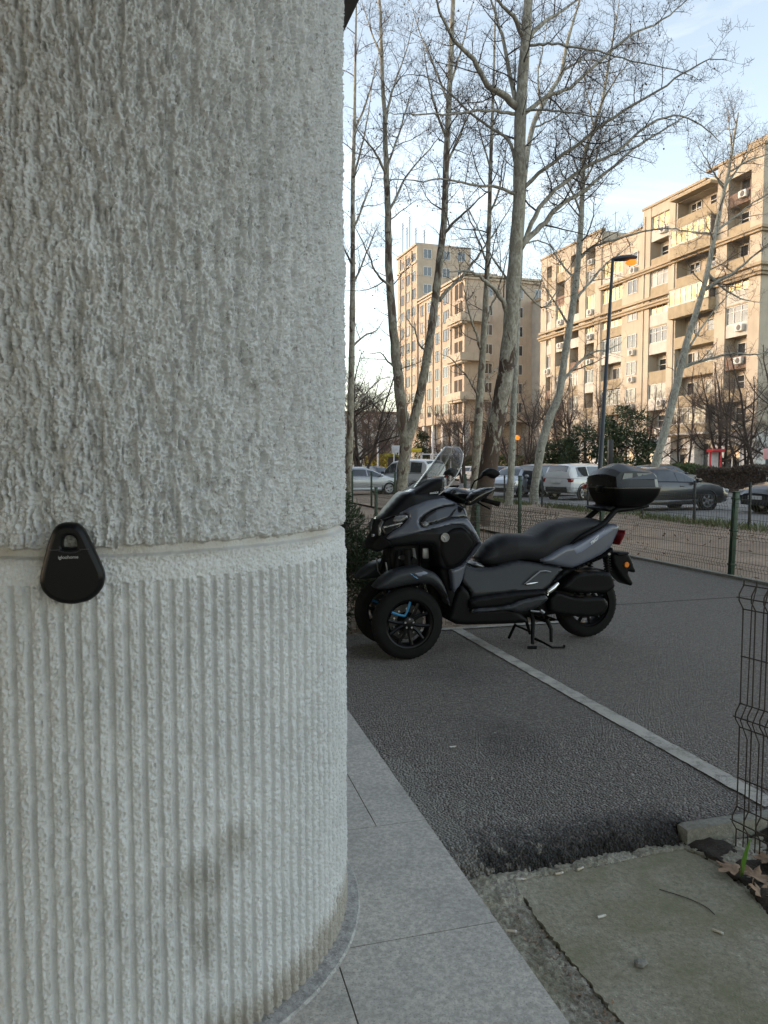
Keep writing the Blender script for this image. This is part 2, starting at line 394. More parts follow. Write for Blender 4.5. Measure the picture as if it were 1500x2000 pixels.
# white lines of the parking bay, hand-wavy edges
def line_strip(pts, w, z=0.0065):
    m = MB(); vv = []; N = 90
    for i in range(N+1):
        t = i/N*(len(pts)-1); k = min(int(t), len(pts)-2); p = pts[k].lerp(pts[k+1], t-k)
        d = (pts[k+1]-pts[k]).normalized(); s = Vector((-d.y, d.x, 0))
        a = w/2*(1+0.16*(random.random()-0.5)); b = w/2*(1+0.16*(random.random()-0.5))
        vv += [p+s*a, p-s*b]
    vv = [(q.x, q.y, z) for q in vv]
    m.add(vv, [(2*i+1, 2*i, 2*i+2, 2*i+3) for i in range(N)][::1]); return m
random.seed(3)
m = line_strip([P(2.45, 2.365), P(4.2, 2.335), P(5.96, 2.315)], 0.096)
m2 = line_strip([P(5.95, 1.95), P(5.945, 3.34)], 0.075, 0.009)
m.add(m2.v, m2.f); tag(m.build('parking_line', M_line, sharp=None), kind='structure')

# ---- granite paving round the column, mossy concrete slab, rubble strip
def slab(m, e0, e1, n0, n1, z0, z1, g=0.002):
    m.add([P(e0+g, n0+g, z0), P(e0+g, n1-g, z0), P(e1-g, n1-g, z0), P(e1-g, n0+g, z0), P(e0+g, n0+g, z1), P(e0+g, n1-g, z1), P(e1-g, n1-g, z1), P(e1-g, n0+g, z1)],
          [(0,1,2,3)[::-1], (4,5,6,7), (0,1,5,4), (1,2,6,5), (2,3,7,6), (3,0,4,7)])
m = MB(); GZ = 0.006
for e0, e1 in ((-1.4, -0.7), (-0.7, 0.0), (0.0, 0.67), (0.67, 1.35), (1.35, 2.034), (2.034, 2.72)):
    slab(m, e0, e1, 0.42, 0.935, -0.12, GZ); slab(m, e0, e1, -0.2, 0.42, -0.12, GZ); slab(m, e0, e1, -1.6, -0.2, -0.12, GZ)
for e0, e1 in ((2.72, 4.05), (4.05, 5.4), (5.4, 6.8), (6.8, 8.2)):
    slab(m, e0, e1, 0.732, 0.935, -0.12, GZ)
    slab(m, e0, e0+0.66, 0.0, 0.732, -0.12, GZ); slab(m, e0+0.66, e1, 0.0, 0.732, -0.12, GZ); slab(m, e0, e1, -1.6, 0.0, -0.12, GZ)
for k_ in range(9):
    for j_ in range(8): slab(m, -9.5+1.35*k_ if k_ < 6 else -1.4+1.4*(k_-6)*2.3, -8.15+1.35*k_ if k_ < 6 else -1.4+1.4*(k_-5)*2.3, -1.6-1.35*(j_+1), -1.6-1.35*j_, -0.12, GZ)
slab(m, -9.4, -1.4, -1.6, 4.5, -0.12, GZ-0.004)
tag(m.build('granite_paving', M_granite, sharp=None, fix=True), kind='structure')
sheet('paving_bed', plain('joint_mortar', (0.13, 0.12, 0.105), 0.9), [strip(-1.4, 8.2, -1.6, 0.93, -0.004)])

ZS = -0.062
# slab outline, from the photo, on its own level
edge_px = [(1001, 1723), (1060, 1712), (1190, 1688), (1290, 1666), (1338, 1660), (1372, 1674), (1402, 1692), (1440, 1725), (1500, 1790), (1600, 1900)]
crack_px = [(1001, 1723), (1022, 1752), (1040, 1778), (1055, 1800), (1094, 1850), (1125, 1885), (1148, 1914), (1180, 1955), (1212, 1992), (1290, 2080)]
slab_out = [gnd(u, v, ZS) for u, v in edge_px]+[gnd(1600, 2200, ZS), gnd(1400, 2200, ZS)]+[gnd(u, v, ZS) for u, v in reversed(crack_px)][:-1]
def inside(poly, x, y):
    r = np.zeros(x.shape, bool); n = len(poly)
    for i in range(n):
        a, b = poly[i], poly[(i+1) % n]
        cnd = ((a.y > y) != (b.y > y)); xi = (b.x-a.x)*(y-a.y)/((b.y-a.y) or 1e-9)+a.x
        r ^= cnd & (x < xi)
    return r
def jag(pts, amp, n=7, seed=1):
    rr = random.Random(seed); out = []
    for i in range(len(pts)):
        a, b = pts[i], pts[(i+1) % len(pts)]; out.append(a)
        k = max(1, int((b-a).length/0.012)) if (b-a).length < 1.0 else 1
        d = (b-a).normalized(); s = Vector((-d.y, d.x, 0))
        for j in range(1, k): out.append(a.lerp(b, j/k)+s*(rr.random()-0.5)*amp)
    return out
def poly_slab(name, pts, z, depth, mat, parent=None):
    m = MB(); n = len(pts)
    top = [(p.x, p.y, z) for p in pts]; mid = []
    cx = sum(p.x for p in pts)/n; cy = sum(p.y for p in pts)/n
    m.add(top+[(p.x, p.y, z-depth) for p in pts], [tuple(range(n))]+[(i, n+i, n+(i+1) % n, (i+1) % n) for i in range(n)])
    return tag(m.build(name, mat, parent, sharp=None, fix=True), kind='structure')
poly_slab('concrete_slab', jag(slab_out, 0.013), ZS, 0.08, M_slab)
# rough rubble-filled strip between granite and slab, and mossy ledge under the asphalt lip: an uneven height field
gx = np.linspace(0.25, 1.75, 300); gy = np.linspace(1.2, 2.85, 330)
GX, GY = np.meshgrid(gx, gy, indexing='ij')
Ee = GX*EV.x+GY*EV.y; Nn = GX*NV.x+GY*NV.y
Zr = -0.071 + 0.011*(fbm(GX*70, GY*70, 41, 4)-0.5)*1.6 + 0.014*(fbm(GX*14, GY*14, 43, 2)-0.5)
ledge = smooth01((Ee-2.20)/0.02)*smooth01((2.42-Ee)/0.02)
Zr = Zr + ledge*0.014*(1-smooth01((2.235-Ee)/0.03))
Zr = np.where(Nn < 0.95, np.minimum(Zr, -0.05), Zr)
V = np.stack([GX, GY, Zr], -1).reshape(-1, 3)
tr = NT('rubble'); v = tr.pos(); g = tr.noise(60, 5, 0.7, v); f = tr.noise(220, 3, 0.6, v); k = tr.noise(5, 5, 0.7, v)
c = tr.mix(tr.ramp(g, [(0.34, 0.0), (0.64, 1.0)]), (0.22, 0.2, 0.16), (0.52, 0.475, 0.385)); c = tr.mix(tr.ramp(k, [(0.42, 0.0), (0.6, 0.65)]), c, (0.22, 0.205, 0.13))
c = tr.mix(tr.ramp(f, [(0.64, 0.0), (0.72, 0.7)]), c, (0.32, 0.29, 0.23)); tr.set(Base_Color=c, Roughness=0.95); tr.bump(tr.math('ADD', g, f), 0.8, 0.01)
V[inside(slab_out, V[:, 0], V[:, 1]), 2] = -0.13
tag(np_mesh('rubble_strip', V, grid_faces(len(gx), len(gy)), tr.mat), kind='structure')
# planting bed right of the slab
gx = np.linspace(1.0, 5.5, 150); gy = np.linspace(1.2, 3.6, 110); GX, GY = np.meshgrid(gx, gy, indexing='ij')
Ee = GX*EV.x+GY*EV.y; Nn = GX*NV.x+GY*NV.y
Zb = -0.055+0.05*(fbm(GX*9, GY*9, 51, 4)-0.5)*1.8
Zb = np.where((Ee > 2.40) | (Nn < 1.86), -0.2, Zb)
# keep it below the slab
mar = 0.0
V = np.stack([GX, GY, Zb], -1).reshape(-1, 3)
ins = inside(slab_out, V[:, 0], V[:, 1]); V[ins, 2] = -0.2
tag(np_mesh('planting_bed', V, grid_faces(len(gx), len(gy)), M_dark_soil), kind='structure')
# kerb stone at the end of the lot
k0 = P(2.36, 1.845); m = MB()
prof = [(0.01, 0.0), (0.066, 0.0), (0.073, -0.006), (0.06, -0.12), (0.01, -0.12)]
rings = []
for n_ in (1.885, 1.90, 2.2, 2.6, 3.2, 4.2, 5.4, 6.6):
    rings.append([P(2.36+y-0.0, n_, z+0.006-(0.006 if n_ == 1.885 else 0)) for y, z in prof])
m.loft(rings)
tag(m.build('concrete_kerb', M_conc, sharp=30, fix=True), 'chipped grey concrete kerb stone ending beside the rusty mesh', 'kerb')
m = MB(); m.box((3.0, 6.70, -0.1), (10.3, 6.78, 0.035)); o = m.build('path_kerb', M_conc, sharp=None)
o.matrix_world = Matrix(((EV.x, NV.x, 0, 0), (EV.y, NV.y, 0, 0), (0, 0, 1, 0), (0, 0, 0, 1))); tag(o, kind='structure')

# ------------------------------------------------------------------ the white column
CX, CY, CR, ZG = -0.853, 2.28, 0.727, 1.235
def m_column():
    t = NT('column_stucco'); v = t.pos()
    tc = t.n('ShaderNodeTexCoord'); sx = t.n('ShaderNodeSeparateXYZ', {0: tc.outputs['Object']}); X, Y, Z = sx.outputs
    ang = t.math('ARCTAN2', X, t.math('MULTIPLY', Y, -1.0))          # 0 = toward the camera
    big = t.noise(3.5, 6, 0.65, v); fi = t.noise(240, 3, 0.6, v); med = t.noise(85, 4, 0.65, t.pos((1, 1, 0.4)))
    c = t.mix(t.ramp(big, [(0.35, 0.0), (0.7, 1.0)]), (0.535, 0.542, 0.545), (0.635, 0.642, 0.645))
    c = t.mix(t.math('MULTIPLY', t.ramp(med, [(0.33, 0.8), (0.41, 0.0)]), t.math('ADD', 0.12, t.math('MULTIPLY', t.math('GREATER_THAN', Z, 1.23), 0.7))), c, (0.17, 0.165, 0.155))     # dirt in the pits, its dark colour also painting the relief's shade
    c = t.mix(t.ramp(fi, [(0.28, 0.35), (0.36, 0.0)]), c, (0.25, 0.24, 0.22))
    # dirty foot, a brown splash, groove shadow painted as brown grime
    n1 = t.noise(22, 6, 0.7, t.pos((1, 1, 0.3))); low = t.math('ADD', t.math('ADD', Z, t.math('MULTIPLY', t.math('SUBTRACT', 1.15, ang), 0.075)), t.math('MULTIPLY', n1, -0.16))
    c = t.mix(t.math('MULTIPLY', t.ramp(low, [(0.0, 1.0), (0.07, 0.0)]), 0.7), c, (0.27, 0.235, 0.18))
    def patch(a0, z0, ra, rz, k):
        a = t.math('DIVIDE', t.math('SUBTRACT', ang, a0), ra); b = t.math('DIVIDE', t.math('SUBTRACT', Z, z0), rz)
        d = t.math('ADD', t.math('MULTIPLY', a, a), t.math('MULTIPLY', b, b)); d = t.math('MULTIPLY', t.math('ADD', d, t.math('MULTIPLY', n1, 1.5)), 0.5)
        return t.math('MULTIPLY', t.ramp(d, [(0.34, 1.0), (0.85, 0.0)]), k)
    st = t.math('MAXIMUM', patch(0.62, 0.43, 0.13, 0.09, 0.6), patch(0.74, 0.50, 0.10, 0.07, 0.6)); st = t.math('MAXIMUM', st, patch(0.63, 0.31, 0.06, 0.12, 0.6))
    c = t.mix(st, c, (0.27, 0.25, 0.215))
    gz = t.math('ABSOLUTE', t.math('SUBTRACT', Z, 1.222)); c = t.mix(t.math('MULTIPLY', t.ramp(gz, [(0.008, 1.0), (0.03, 0.0)]), t.ramp(big, [(0.4, 0.1), (0.7, 0.75)])), c, (0.33, 0.29, 0.23))
    t.set(Base_Color=c, Roughness=0.88); t.bump(t.math('ADD', fi, t.math('MULTIPLY', med, 0.4)), 0.8, 0.004); return t.mat
a_f = np.arange(-0.12, 1.78, 0.0021/CR); a_c = np.linspace(1.78, 2*math.pi-0.12, 130)[1:-1]
A = np.concatenate([a_f, a_c]); NA = len(A)
Zc = np.concatenate([np.arange(-0.05, 2.95, 0.0021), np.linspace(2.95, 3.52, 40)[1:]])
Ag, Zg = np.meshgrid(A, Zc, indexing='ij'); Sg = Ag*CR
# rough thrown stucco above the groove
wx = Sg + 0.009*(fbm(Sg*16, Zg*9, 61, 3)-0.5)*2
riv = fbm(wx*78, Zg*24, 62, 3, 0.55); riv2 = fbm(wx*36, Zg*9, 64, 2)
grain = fbm(Sg*230, Zg*200, 65, 2, 0.7); lumps = fbm(Sg*14, Zg*9, 66, 2)
pits = smooth01((0.34-fbm(wx*75, Zg*38, 67, 2))/0.10)
t1 = fbm(wx*52, Zg*8.5, 68, 3, 0.5); crack1 = smooth01((t1-0.385)/0.07)       # long dragged tears between flat plateaus
t2 = fbm(wx*115, Zg*30, 69, 2, 0.5); crack2 = smooth01((t2-0.33)/0.10)
rough = 0.0098*crack1 + 0.0058*crack2 + 0.0035*(riv2-0.5)*2 + 0.0082*(grain-0.5)*2 + 0.0055*(lumps-0.5)*2 - 0.0085*pits
rough = rough - 0.0072
rough = rough - 0.0065
# smooth ring, then flutes
PER = 0.0327
ph = (Sg + 0.0014*(fbm(Sg*8, Zg*11, 71, 3)-0.5)*2)/PER
tri = np.abs((ph % 1.0)-0.5)*2                        # 1 on the groove, 0 on the ridge
ridge = smooth01((0.72-tri)/0.20)
rg = fbm(Sg*210, Zg*150, 72, 2, 0.7)
brk = smooth01((fbm(Sg*30, Zg*22, 73, 2)-0.30)/0.12)
flute = ridge*(0.0115*(0.74+0.26*brk) + 0.0058*(rg-0.5)*2) + 0.0016*(grain-0.5)*2 - 0.006 + 0.003*(fbm(Sg*5, Zg*5, 74, 2)-0.5)
band = 0.0040*(grain-0.5)*2 + 0.0022 + 0.0015*(fbm(Sg*60, Zg*60, 79, 2)-0.5)*2
z1 = 1.232 + 0.006*(fbm(Sg*40, Zg*0, 75, 3)-0.5)*2     # ragged lower edge of the rough coat
z2 = 1.210 + 0.002*(fbm(Sg*20, Zg*0, 76, 2)-0.5)*2
z3 = 1.157 + 0.003*(fbm(Sg*60, Zg*0, 77, 2)-0.5)*2
up = smooth01((Zg-z1)/0.005); gr = smooth01((Zg-z2)/0.010); fl = smooth01((z3-Zg)/0.004)
disp = np.where(fl > 0, flute*fl+band*(1-fl), band)
disp = disp*(1-gr)+gr*(-0.015 + 0.0012*(grain-0.5)*2)
disp = disp*(1-up)+up*rough
RR = CR+disp
V = np.stack([RR*np.sin(Ag), -RR*np.cos(Ag), Zg], -1).reshape(-1, 3)
col = np_mesh('column_shaft', V, grid_faces(NA, len(Zc), wrap=True), m_column())
column = empty('stucco_column', (CX, CY, 0)); tag(column, 'round white stucco column, rough above and fluted below a groove', 'column')
col.parent = column
m = MB(); m.lathe([(CR-0.02, 0.016), (CR+0.010, 0.016), (CR+0.045, 0.012), (CR+0.052, 0.004), (CR+0.052, -0.02), (CR-0.02, -0.02)], 160, closed=True)
m.build('base_collar', m_concrete('collar_mortar', (0.36, 0.35, 0.33)), column, 30)

# ------------------------------------------------------------------ our own building: soffit over the column, walls above
M_soffit = plain('soffit_paint', (0.13, 0.122, 0.115), 0.8); M_ourwall = plain('render_beige', (0.22, 0.215, 0.205), 0.9, bump=0.3)
FE = Vector((-0.317, 0.948, 0)).normalized(); FN = Vector((FE.y, -FE.x, 0)); F0 = Vector((-0.141, 3.56, 0))
RB = Matrix(((FE.x, FN.x, 0, F0.x), (FE.y, FN.y, 0, F0.y), (0, 0, 1, 0), (0, 0, 0, 1)))
ob = empty('apartment_block'); ob.matrix_world = RB
tag(ob, 'brown soffit corner of the building overhanging the white column', 'building')
MB().box((-14, -13, 3.5), (62, 0, 3.95)).build('soffit', M_soffit, ob, None)
MB().box((-14, -12.5, 3.95), (62, -0.25, 15)).build('wall', M_ourwall, ob, None)
MB().box((2, -12.5, -0.1), (62, -3.4, 3.5)).build('ground_floor_wall', M_ourwall, ob, None)
win = MB(); pan = MB()
for f_ in range(4):
    for k in range(14):
        x = -11+k*5.1; z = 4.8+f_*2.8
        win.box((x, -0.26, z), (x+1.7, -0.20, z+1.5)); pan.box((x+0.1, -0.2, z+0.1), (x+1.6, -0.195, z+1.4))
w_ = win.build('window', plain('upvc', (0.6, 0.6, 0.58), 0.5), ob, None); w_['kind'] = 'stuff'
pan.build('pane', plain('pane_dark', (0.02, 0.025, 0.03), 0.05), w_, None)['kind'] = 'stuff'
# ------------------------------------------------------------------ mesh fences
M_wire = plain('wire_rusty', (0.055, 0.043, 0.034), 0.75, 0.3, 0.35, 30)
M_wire_g = plain('wire_green', (0.075, 0.068, 0.048), 0.7, 0.2, 0.35, 8)
M_post = plain('post_green', (0.012, 0.045, 0.024), 0.45, 0.1, 0.2, 8)
M_post_d = plain('post_dark', (0.020, 0.022, 0.022), 0.6, 0.2, 0.2, 8)
def mesh_panel(name, mat, parent, a, b, h, pitch=0.05, r=0.0022, bends=(0.14, 0.52, 0.92), off=0.028, side=1, n=4, sway=0.0, hz=None, seed=1, zb=0.0, tip=0.03):
    """V-folded welded panel from a to b; wires with folds at the given heights (fractions of h)"""
    rr = random.Random(seed)
    a = Vector(a); b = Vector(b); d = (b-a); Ln = d.length; d.normalize(); s = Vector((-d.y, d.x, 0))*side
    m = MB(); k = int(Ln/pitch)+1
    def prof(z, j):
        o = 0.0
        for q in bends:
            o = max(o, off*max(0.0, 1-abs(z-q*h)/(0.045)))
        return o
    zs = [0.0]
    for q in bends: zs += [q*h-0.045, q*h-0.012, q*h+0.012, q*h+0.045]
    zs += [h]
    zs = sorted(set(max(0.0, min(h, z)) for z in zs))
    for i in range(k):
        p = a+d*(i*pitch); w = (rr.random()-0.5)*sway
        m.tube([(p.x+s.x*prof(z, i)+d.x*w*z, p.y+s.y*prof(z, i)+d.y*w*z, p.z+zb+z) for z in zs], r, n, cap=False)
    hzs = []
    for q in bends: hzs += [q*h-0.045, q*h, q*h+0.045]
    hzs += list(hz or [])
    for z in hzs:
        o = prof(z, 0)
        pts = []
        K = max(2, int(Ln/0.5))
        for i in range(K+1):
            p = a+d*(Ln*i/K); pts.append((p.x+s.x*(o+r), p.y+s.y*(o+r), p.z+zb+z+(rr.random()-0.5)*0.004))
        m.tube(pts, r, n, cap=False)
    return m.build(name, mat, parent, 180)
def post(parent, p, h, w=0.05, mat=None, lean=(0, 0)):
    m = MB(); w2 = w/2
    m.rbox((-w2, -w2, -0.05), (w2, w2, h), 0.006); m.rbox((-w2-0.004, -w2-0.004, h-0.01), (w2+0.004, w2+0.004, h+0.012), 0.005)
    for z in (0.15*h, 0.55*h, 0.93*h): m.rbox((-w2-0.008, -w2-0.008, z-0.012), (w2+0.008, w2+0.008, z+0.012), 0.003)
    o = m.build('post', mat or M_post, parent, 40); o.location = p; o.rotation_euler = (lean[0], lean[1], STREET_RZ); return o

# rusty free-standing mesh end at the right edge of the picture
f0 = empty('wire_fence'); tag(f0, 'rusty folded wire mesh standing in the soil by the kerb stone', 'wire fence')
p0 = gnd(1437, 1652, -0.05); d0 = Vector((0.46, -0.888, 0))
mesh_panel('mesh_panel', M_wire, f0, p0, p0+d0*1.6, 1.03, 0.05, 0.0027, (0.11, 0.50, 0.94), 0.034, -1, 6, 0.012, (0.27, 0.74), 5)
m = MB()      # a few wires bent at the top, and the second layer hooked behind the first
for i in range(3):
    q = p0+d0*(0.024+0.05*i)+Vector((0.012, 0.012, 0.0))
    m.tube([q+Vector((0, 0, 0.0)), q+Vector((0.004, 0, 0.42)), q+Vector((-0.03, -0.012, 0.50)), q+Vector((0.0, 0, 0.56)), q+Vector((0.006, 0, 0.93)), q+Vector((0.03, 0.01, 1.02))], 0.0024, 5)
m.build('loose_wire', M_wire, f0, 180)

# garden plot in front of the column: front fence and side fence
f1 = empty('garden_fence'); tag(f1, 'wire mesh garden fence with green posts directly behind the scooter', 'fence')
A0 = P(6.02, -0.6); A1 = P(6.03, 3.33)
mesh_panel('mesh_panel', M_wire_g, f1, A0, A1, 0.98, 0.05, 0.0021, (0.13, 0.55, 0.92), 0.025, -1, 3, 0.004, (0.33, 0.74), 6, 0.02)
mesh_panel('mesh_panel', M_wire_g, f1, A1, P(7.95, 3.33), 0.98, 0.05, 0.0024, (0.13, 0.55, 0.80, 0.92), 0.03, 1, 3, 0.01, (0.33,), 7, 0.02)
mesh_panel('mesh_panel', M_wire_g, f1, P(7.95, 3.33), P(12.5, 3.33), 0.98, 0.05, 0.0022, (0.13, 0.55, 0.92), 0.025, 1, 3, 0.004, (0.33,), 8, 0.02)
for e, n in ((7.98, 3.36), (6.02, 1.02), (12.5, 3.36)): post(f1, P(e, n), 1.03 if n > 2 else 1.19)
f2 = empty('path_fence'); tag(f2, 'long green post and wire mesh fence along the asphalt path before the dirt', 'fence')
posts2 = [-0.6, 2.2, 5.0, 7.85, 10.85, 13.9, 16.9, 19.9, 22.9, 25.9, 28.9, 31.9]
for i in range(len(posts2)-1):
    mesh_panel('mesh_panel', M_wire_g, f2, P(posts2[i]+0.03, 6.74), P(posts2[i+1]-0.03, 6.74), 0.99, 0.05 if posts2[i] < 18 else 0.1, 0.0024, (0.12, 0.50, 0.90), 0.026, 1, 3, 0.004, (0.3, 0.7), 10+i, 0.05)
for i, e in enumerate(posts2): post(f2, P(e, 6.79), 1.08 if e < 9 else 1.2, 0.06, None, (0, -0.045 if i == 3 else 0))
f3 = empty('kerb_fence'); tag(f3, 'thin dark posts with wire between the dirt and the parked cars', 'fence')
e3 = [14.2, 16.1, 18.3, 21.2, 24.3, 27.5, 30.7, 34.0, 37.5, 41.0]
M_thin = plain('thin_wire', (0.05, 0.045, 0.04), 0.7)
for e in e3: post(f3, P(e, 12.75, -0.06), 1.08, 0.05, M_post_d)
m = MB()
for z in (0.35, 0.68, 1.0): m.tube([P(e3[0], 12.75, z), P(e3[5], 12.75, z-0.02), P(e3[-1], 12.75, z)], 0.0045, 4)
m.build('wire', M_thin, f3, 180)
# ------------------------------------------------------------------ apartment blocks across the street
def m_plaster(name, a, b, sc=0.5, streak=0.35):
    t = NT(name); v = t.pos(); n1 = t.noise(sc, 6, 0.65, v); n2 = t.noise(1.2, 6, 0.7, t.pos((1.6, 1.6, 0.16))); n3 = t.noise(18, 4, 0.6, v)
    c = t.mix(t.ramp(n1, [(0.35, 0.0), (0.66, 1.0)]), a, b)
    c = t.mix(t.ramp(n2, [(0.50, 0.0), (0.72, streak)]), c, tuple(x*0.55 for x in a))
    c = t.mix(t.ramp(n3, [(0.4, 0.0), (0.7, 0.25)]), c, tuple(x*0.7 for x in a))
    t.set(Base_Color=c, Roughness=0.9); return t.mat
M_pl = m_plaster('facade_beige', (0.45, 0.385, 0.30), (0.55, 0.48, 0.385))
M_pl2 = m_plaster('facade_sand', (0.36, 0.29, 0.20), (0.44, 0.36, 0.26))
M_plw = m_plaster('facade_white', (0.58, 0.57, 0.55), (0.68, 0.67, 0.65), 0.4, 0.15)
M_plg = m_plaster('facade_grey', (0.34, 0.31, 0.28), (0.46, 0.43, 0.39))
M_par = m_plaster('balcony_panel', (0.33, 0.27, 0.18), (0.42, 0.345, 0.24), 1.5, 0.5)
M_par_b = m_plaster('balcony_brown', (0.20, 0.13, 0.10), (0.27, 0.19, 0.14), 1.5, 0.4)
M_par_w = m_plaster('balcony_pale', (0.50, 0.47, 0.42), (0.60, 0.57, 0.52), 1.5, 0.4)
M_peach = m_plaster('facade_peach', (0.44, 0.355, 0.275), (0.54, 0.445, 0.35))
M_frame = plain('window_frame', (0.55, 0.54, 0.51), 0.5, 0, 0.1, 2)
M_frame_d = plain('window_frame_brown', (0.13, 0.09, 0.065), 0.5, 0, 0.1, 2)
def m_glass(name, col, rough=0.06):
    t = NT(name); n1 = t.noise(0.6, 2, 0.5)
    t.set(Base_Color=t.mix(t.ramp(n1, [(0.4, 0.0), (0.6, 1.0)]), col, tuple(x*2.2+0.01 for x in col)), Roughness=rough, IOR=1.6)
    t.b.inputs['Specular IOR Level'].default_value = 0.9
    t.bump(t.noise(0.9, 2, 0.5), 0.05, 0.2)
    return t.mat
M_gl = m_glass('glass', (0.020, 0.023, 0.026)); M_gl2 = m_glass('glass_curtain', (0.16, 0.145, 0.12), 0.1)
t = NT('glass_sunset_glow'); t.set(Base_Color=t.mix(t.ramp(t.noise(0.8, 2, 0.5), [(0.4, 0.0), (0.6, 1.0)]), (0.42, 0.31, 0.15), (0.62, 0.48, 0.25)), Metallic=0.75, Roughness=0.1); t.bump(t.noise(0.7, 2, 0.5), 0.06, 0.2); M_gl_sunset = t.mat  # gold metallic tint paints the sunset glow reflected by the upper glazing
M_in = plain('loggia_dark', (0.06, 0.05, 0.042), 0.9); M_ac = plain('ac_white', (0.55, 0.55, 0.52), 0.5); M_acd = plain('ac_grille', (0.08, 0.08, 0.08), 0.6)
M_iron = plain('railing_iron', (0.035, 0.032, 0.03), 0.6)
brd = random.Random(11)

def facade_window(parent, x0, x1, z0, z1, y, mull=2, frame=None, pane=None, d=0.12):
    """window as its own part with its pane as a sub-part; facade runs along local x, street side is -y"""
    m = MB(); f = 0.075; yb = y
    m.box((x0, yb-0.09, z0), (x1, yb, z0+f)); m.box((x0, yb-0.09, z1-f), (x1, yb, z1))
    m.box((x0, yb-0.09, z0+f), (x0+f, yb, z1-f)); m.box((x1-f, yb-0.09, z0+f), (x1, yb, z1-f))
    w = (x1-x0)/mull
    for k in range(1, mull): m.box((x0+w*k-0.045, yb-0.085, z0+f), (x0+w*k+0.045, yb-0.002, z1-f))
    if brd.random() < 0.4: zz = z0+(z1-z0)*0.68; [m.box((x0+w*k+0.046 if k else x0+f+0.001, yb-0.08, zz-0.03), (x0+w*(k+1)-0.046 if k < mull-1 else x1-f-0.001, yb-0.004, zz+0.03)) for k in range(mull)]
    w_ = m.build('window', frame or M_frame, parent, None)
    MB().box((x0+f*0.5, yb-0.045, z0+f*0.5), (x1-f*0.5, yb-0.03, z1-f*0.5)).build('pane', pane or M_gl, w_, None)
    return w_
def ac_unit(parent, x, z, y):
    m = MB(); m.rbox((x, y-0.42, z), (x+0.85, y-0.05, z+0.6), 0.02)
    o = m.build('air_conditioner', M_ac, parent, 40)
    k = MB(); k.lathe([(0.0, 0), (0.24, 0), (0.24, 0.012), (0.0, 0.012)], 14, Matrix.Translation((x+0.36, y-0.425, z+0.3)) @ Matrix.Rotation(math.pi/2, 4, 'X'))
    k.build('fan_grille', M_acd, o, 40)

# ---- big block on the right.  local x = along the facade away from the near corner, y = into the block
BX = Vector((-0.317, 0.948, 0)).normalized(); BY = Vector((BX.y, -BX.x, 0)); B0 = Vector((31.8, 63.8, 0))
blk = empty('apartment_building'); blk.matrix_world = Matrix(((BX.x, BY.x, 0, B0.x), (BX.y, BY.y, 0, B0.y), (0, 0, 1, 0), (0, 0, 0, 1)))
tag(blk, 'long sunlit beige apartment building with glazed balconies and white ground floor', 'apartment building')
FL = [4.4+2.85*k for k in range(9)]        # floor levels, last one is the roof line 27.2
G = 4.4
RD = 1.25                                  # recess depth
# bays: (x0, x1, type)
BAYS = [(1.3, 3.9, 'recess'), (5.2, 10.4, 'balcony'), (11.6, 14.4, 'recess'), (16.0, 18.3, 'flush'), (18.9, 22.6, 'loggia'), (24.0, 25.9, 'recess'), (27.2, 29.1, 'recess'), (30.4, 32.4, 'recess'), (33.4, 34.6, 'recess')]
wall = MB(); trim = MB(); base = MB(); dark = MB()
LEN = 36.0
def roof_at(x): return 28.3 if x < 6.5 else (27.7 if x < 15.6 else (26.0 if x < 22.8 else 27.9))
# body behind the recesses and the piers between the bays
wall.box((0.0, RD, -0.2), (LEN, 14, 26.0))
xs = [0.0]+[q for b in BAYS if b[2] != 'flush' for q in b[:2]]+[LEN]
piers = [(xs[i], xs[i+1]) for i in range(0, len(xs), 2)]
for x0, x1 in piers:
    cuts = sorted(set([x0, x1]+[c for c in (6.5, 15.6, 22.8) if x0 < c < x1]))
    for a, b in zip(cuts[:-1], cuts[1:]): wall.box((a, 0, G), (b, RD, roof_at((a+b)/2)))
# attic blocks over everything
for a, b in ((0.0, 6.5), (6.5, 15.6), (22.8, LEN)):
    wall.box((a+0.003, RD, 26.0), (b-0.003, 14, roof_at((a+b)/2)))
for x0, x1, ty in BAYS:
    if ty == 'flush': continue
    r = roof_at((x0+x1)/2)
    lo = FL[7]+2.35 if ty != 'balcony' else FL[7]+2.45
    if x0 < 15.6 or x0 > 22.8: wall.box((x0, 0.05, lo), (x1, RD, r-0.002))
    else: wall.box((x0, 0.05, FL[7]-0.35), (x1, RD, r-0.002))
wall.box((10.6, -0.12, G), (10.95, -0.001, 27.3)); wall.box((15.2, -0.10, G), (15.5, -0.001, 27.0)); wall.box((22.7, -0.1, G), (23.1, -0.001, 27.6))
wall.build('wall', [M_pl], blk, None)
# cornices
for z0, z1, d, x0, x1 in ((17.55, 17.8, 0.30, 0, LEN), (17.8, 18.0, 0.5, 0, LEN), (18.35, 18.6, 0.35, 0, LEN), (21.15, 21.35, 0.30, -0.2, 22.8), (21.35, 21.6, 0.48, -0.2, 22.8)):
    trim.box((x0, -d, z0+0.002), (x1, -0.002, z1-0.002))
    trim.box((-d, -d, z0+0.004), (-0.002, 14, z1-0.004)) if x0 <= 0 else None
for a, b in ((-0.12, 6.6), (6.65, 15.7), (22.7, LEN+0.1)):
    trim.box((a, -0.12, roof_at((a+b)/2)), (b, 0.4, roof_at((a+b)/2)+0.22))
trim.box((15.72, -0.12, 26.0), (22.68, 0.4, 26.2))
trim.build('cornice', M_pl2, blk, None)
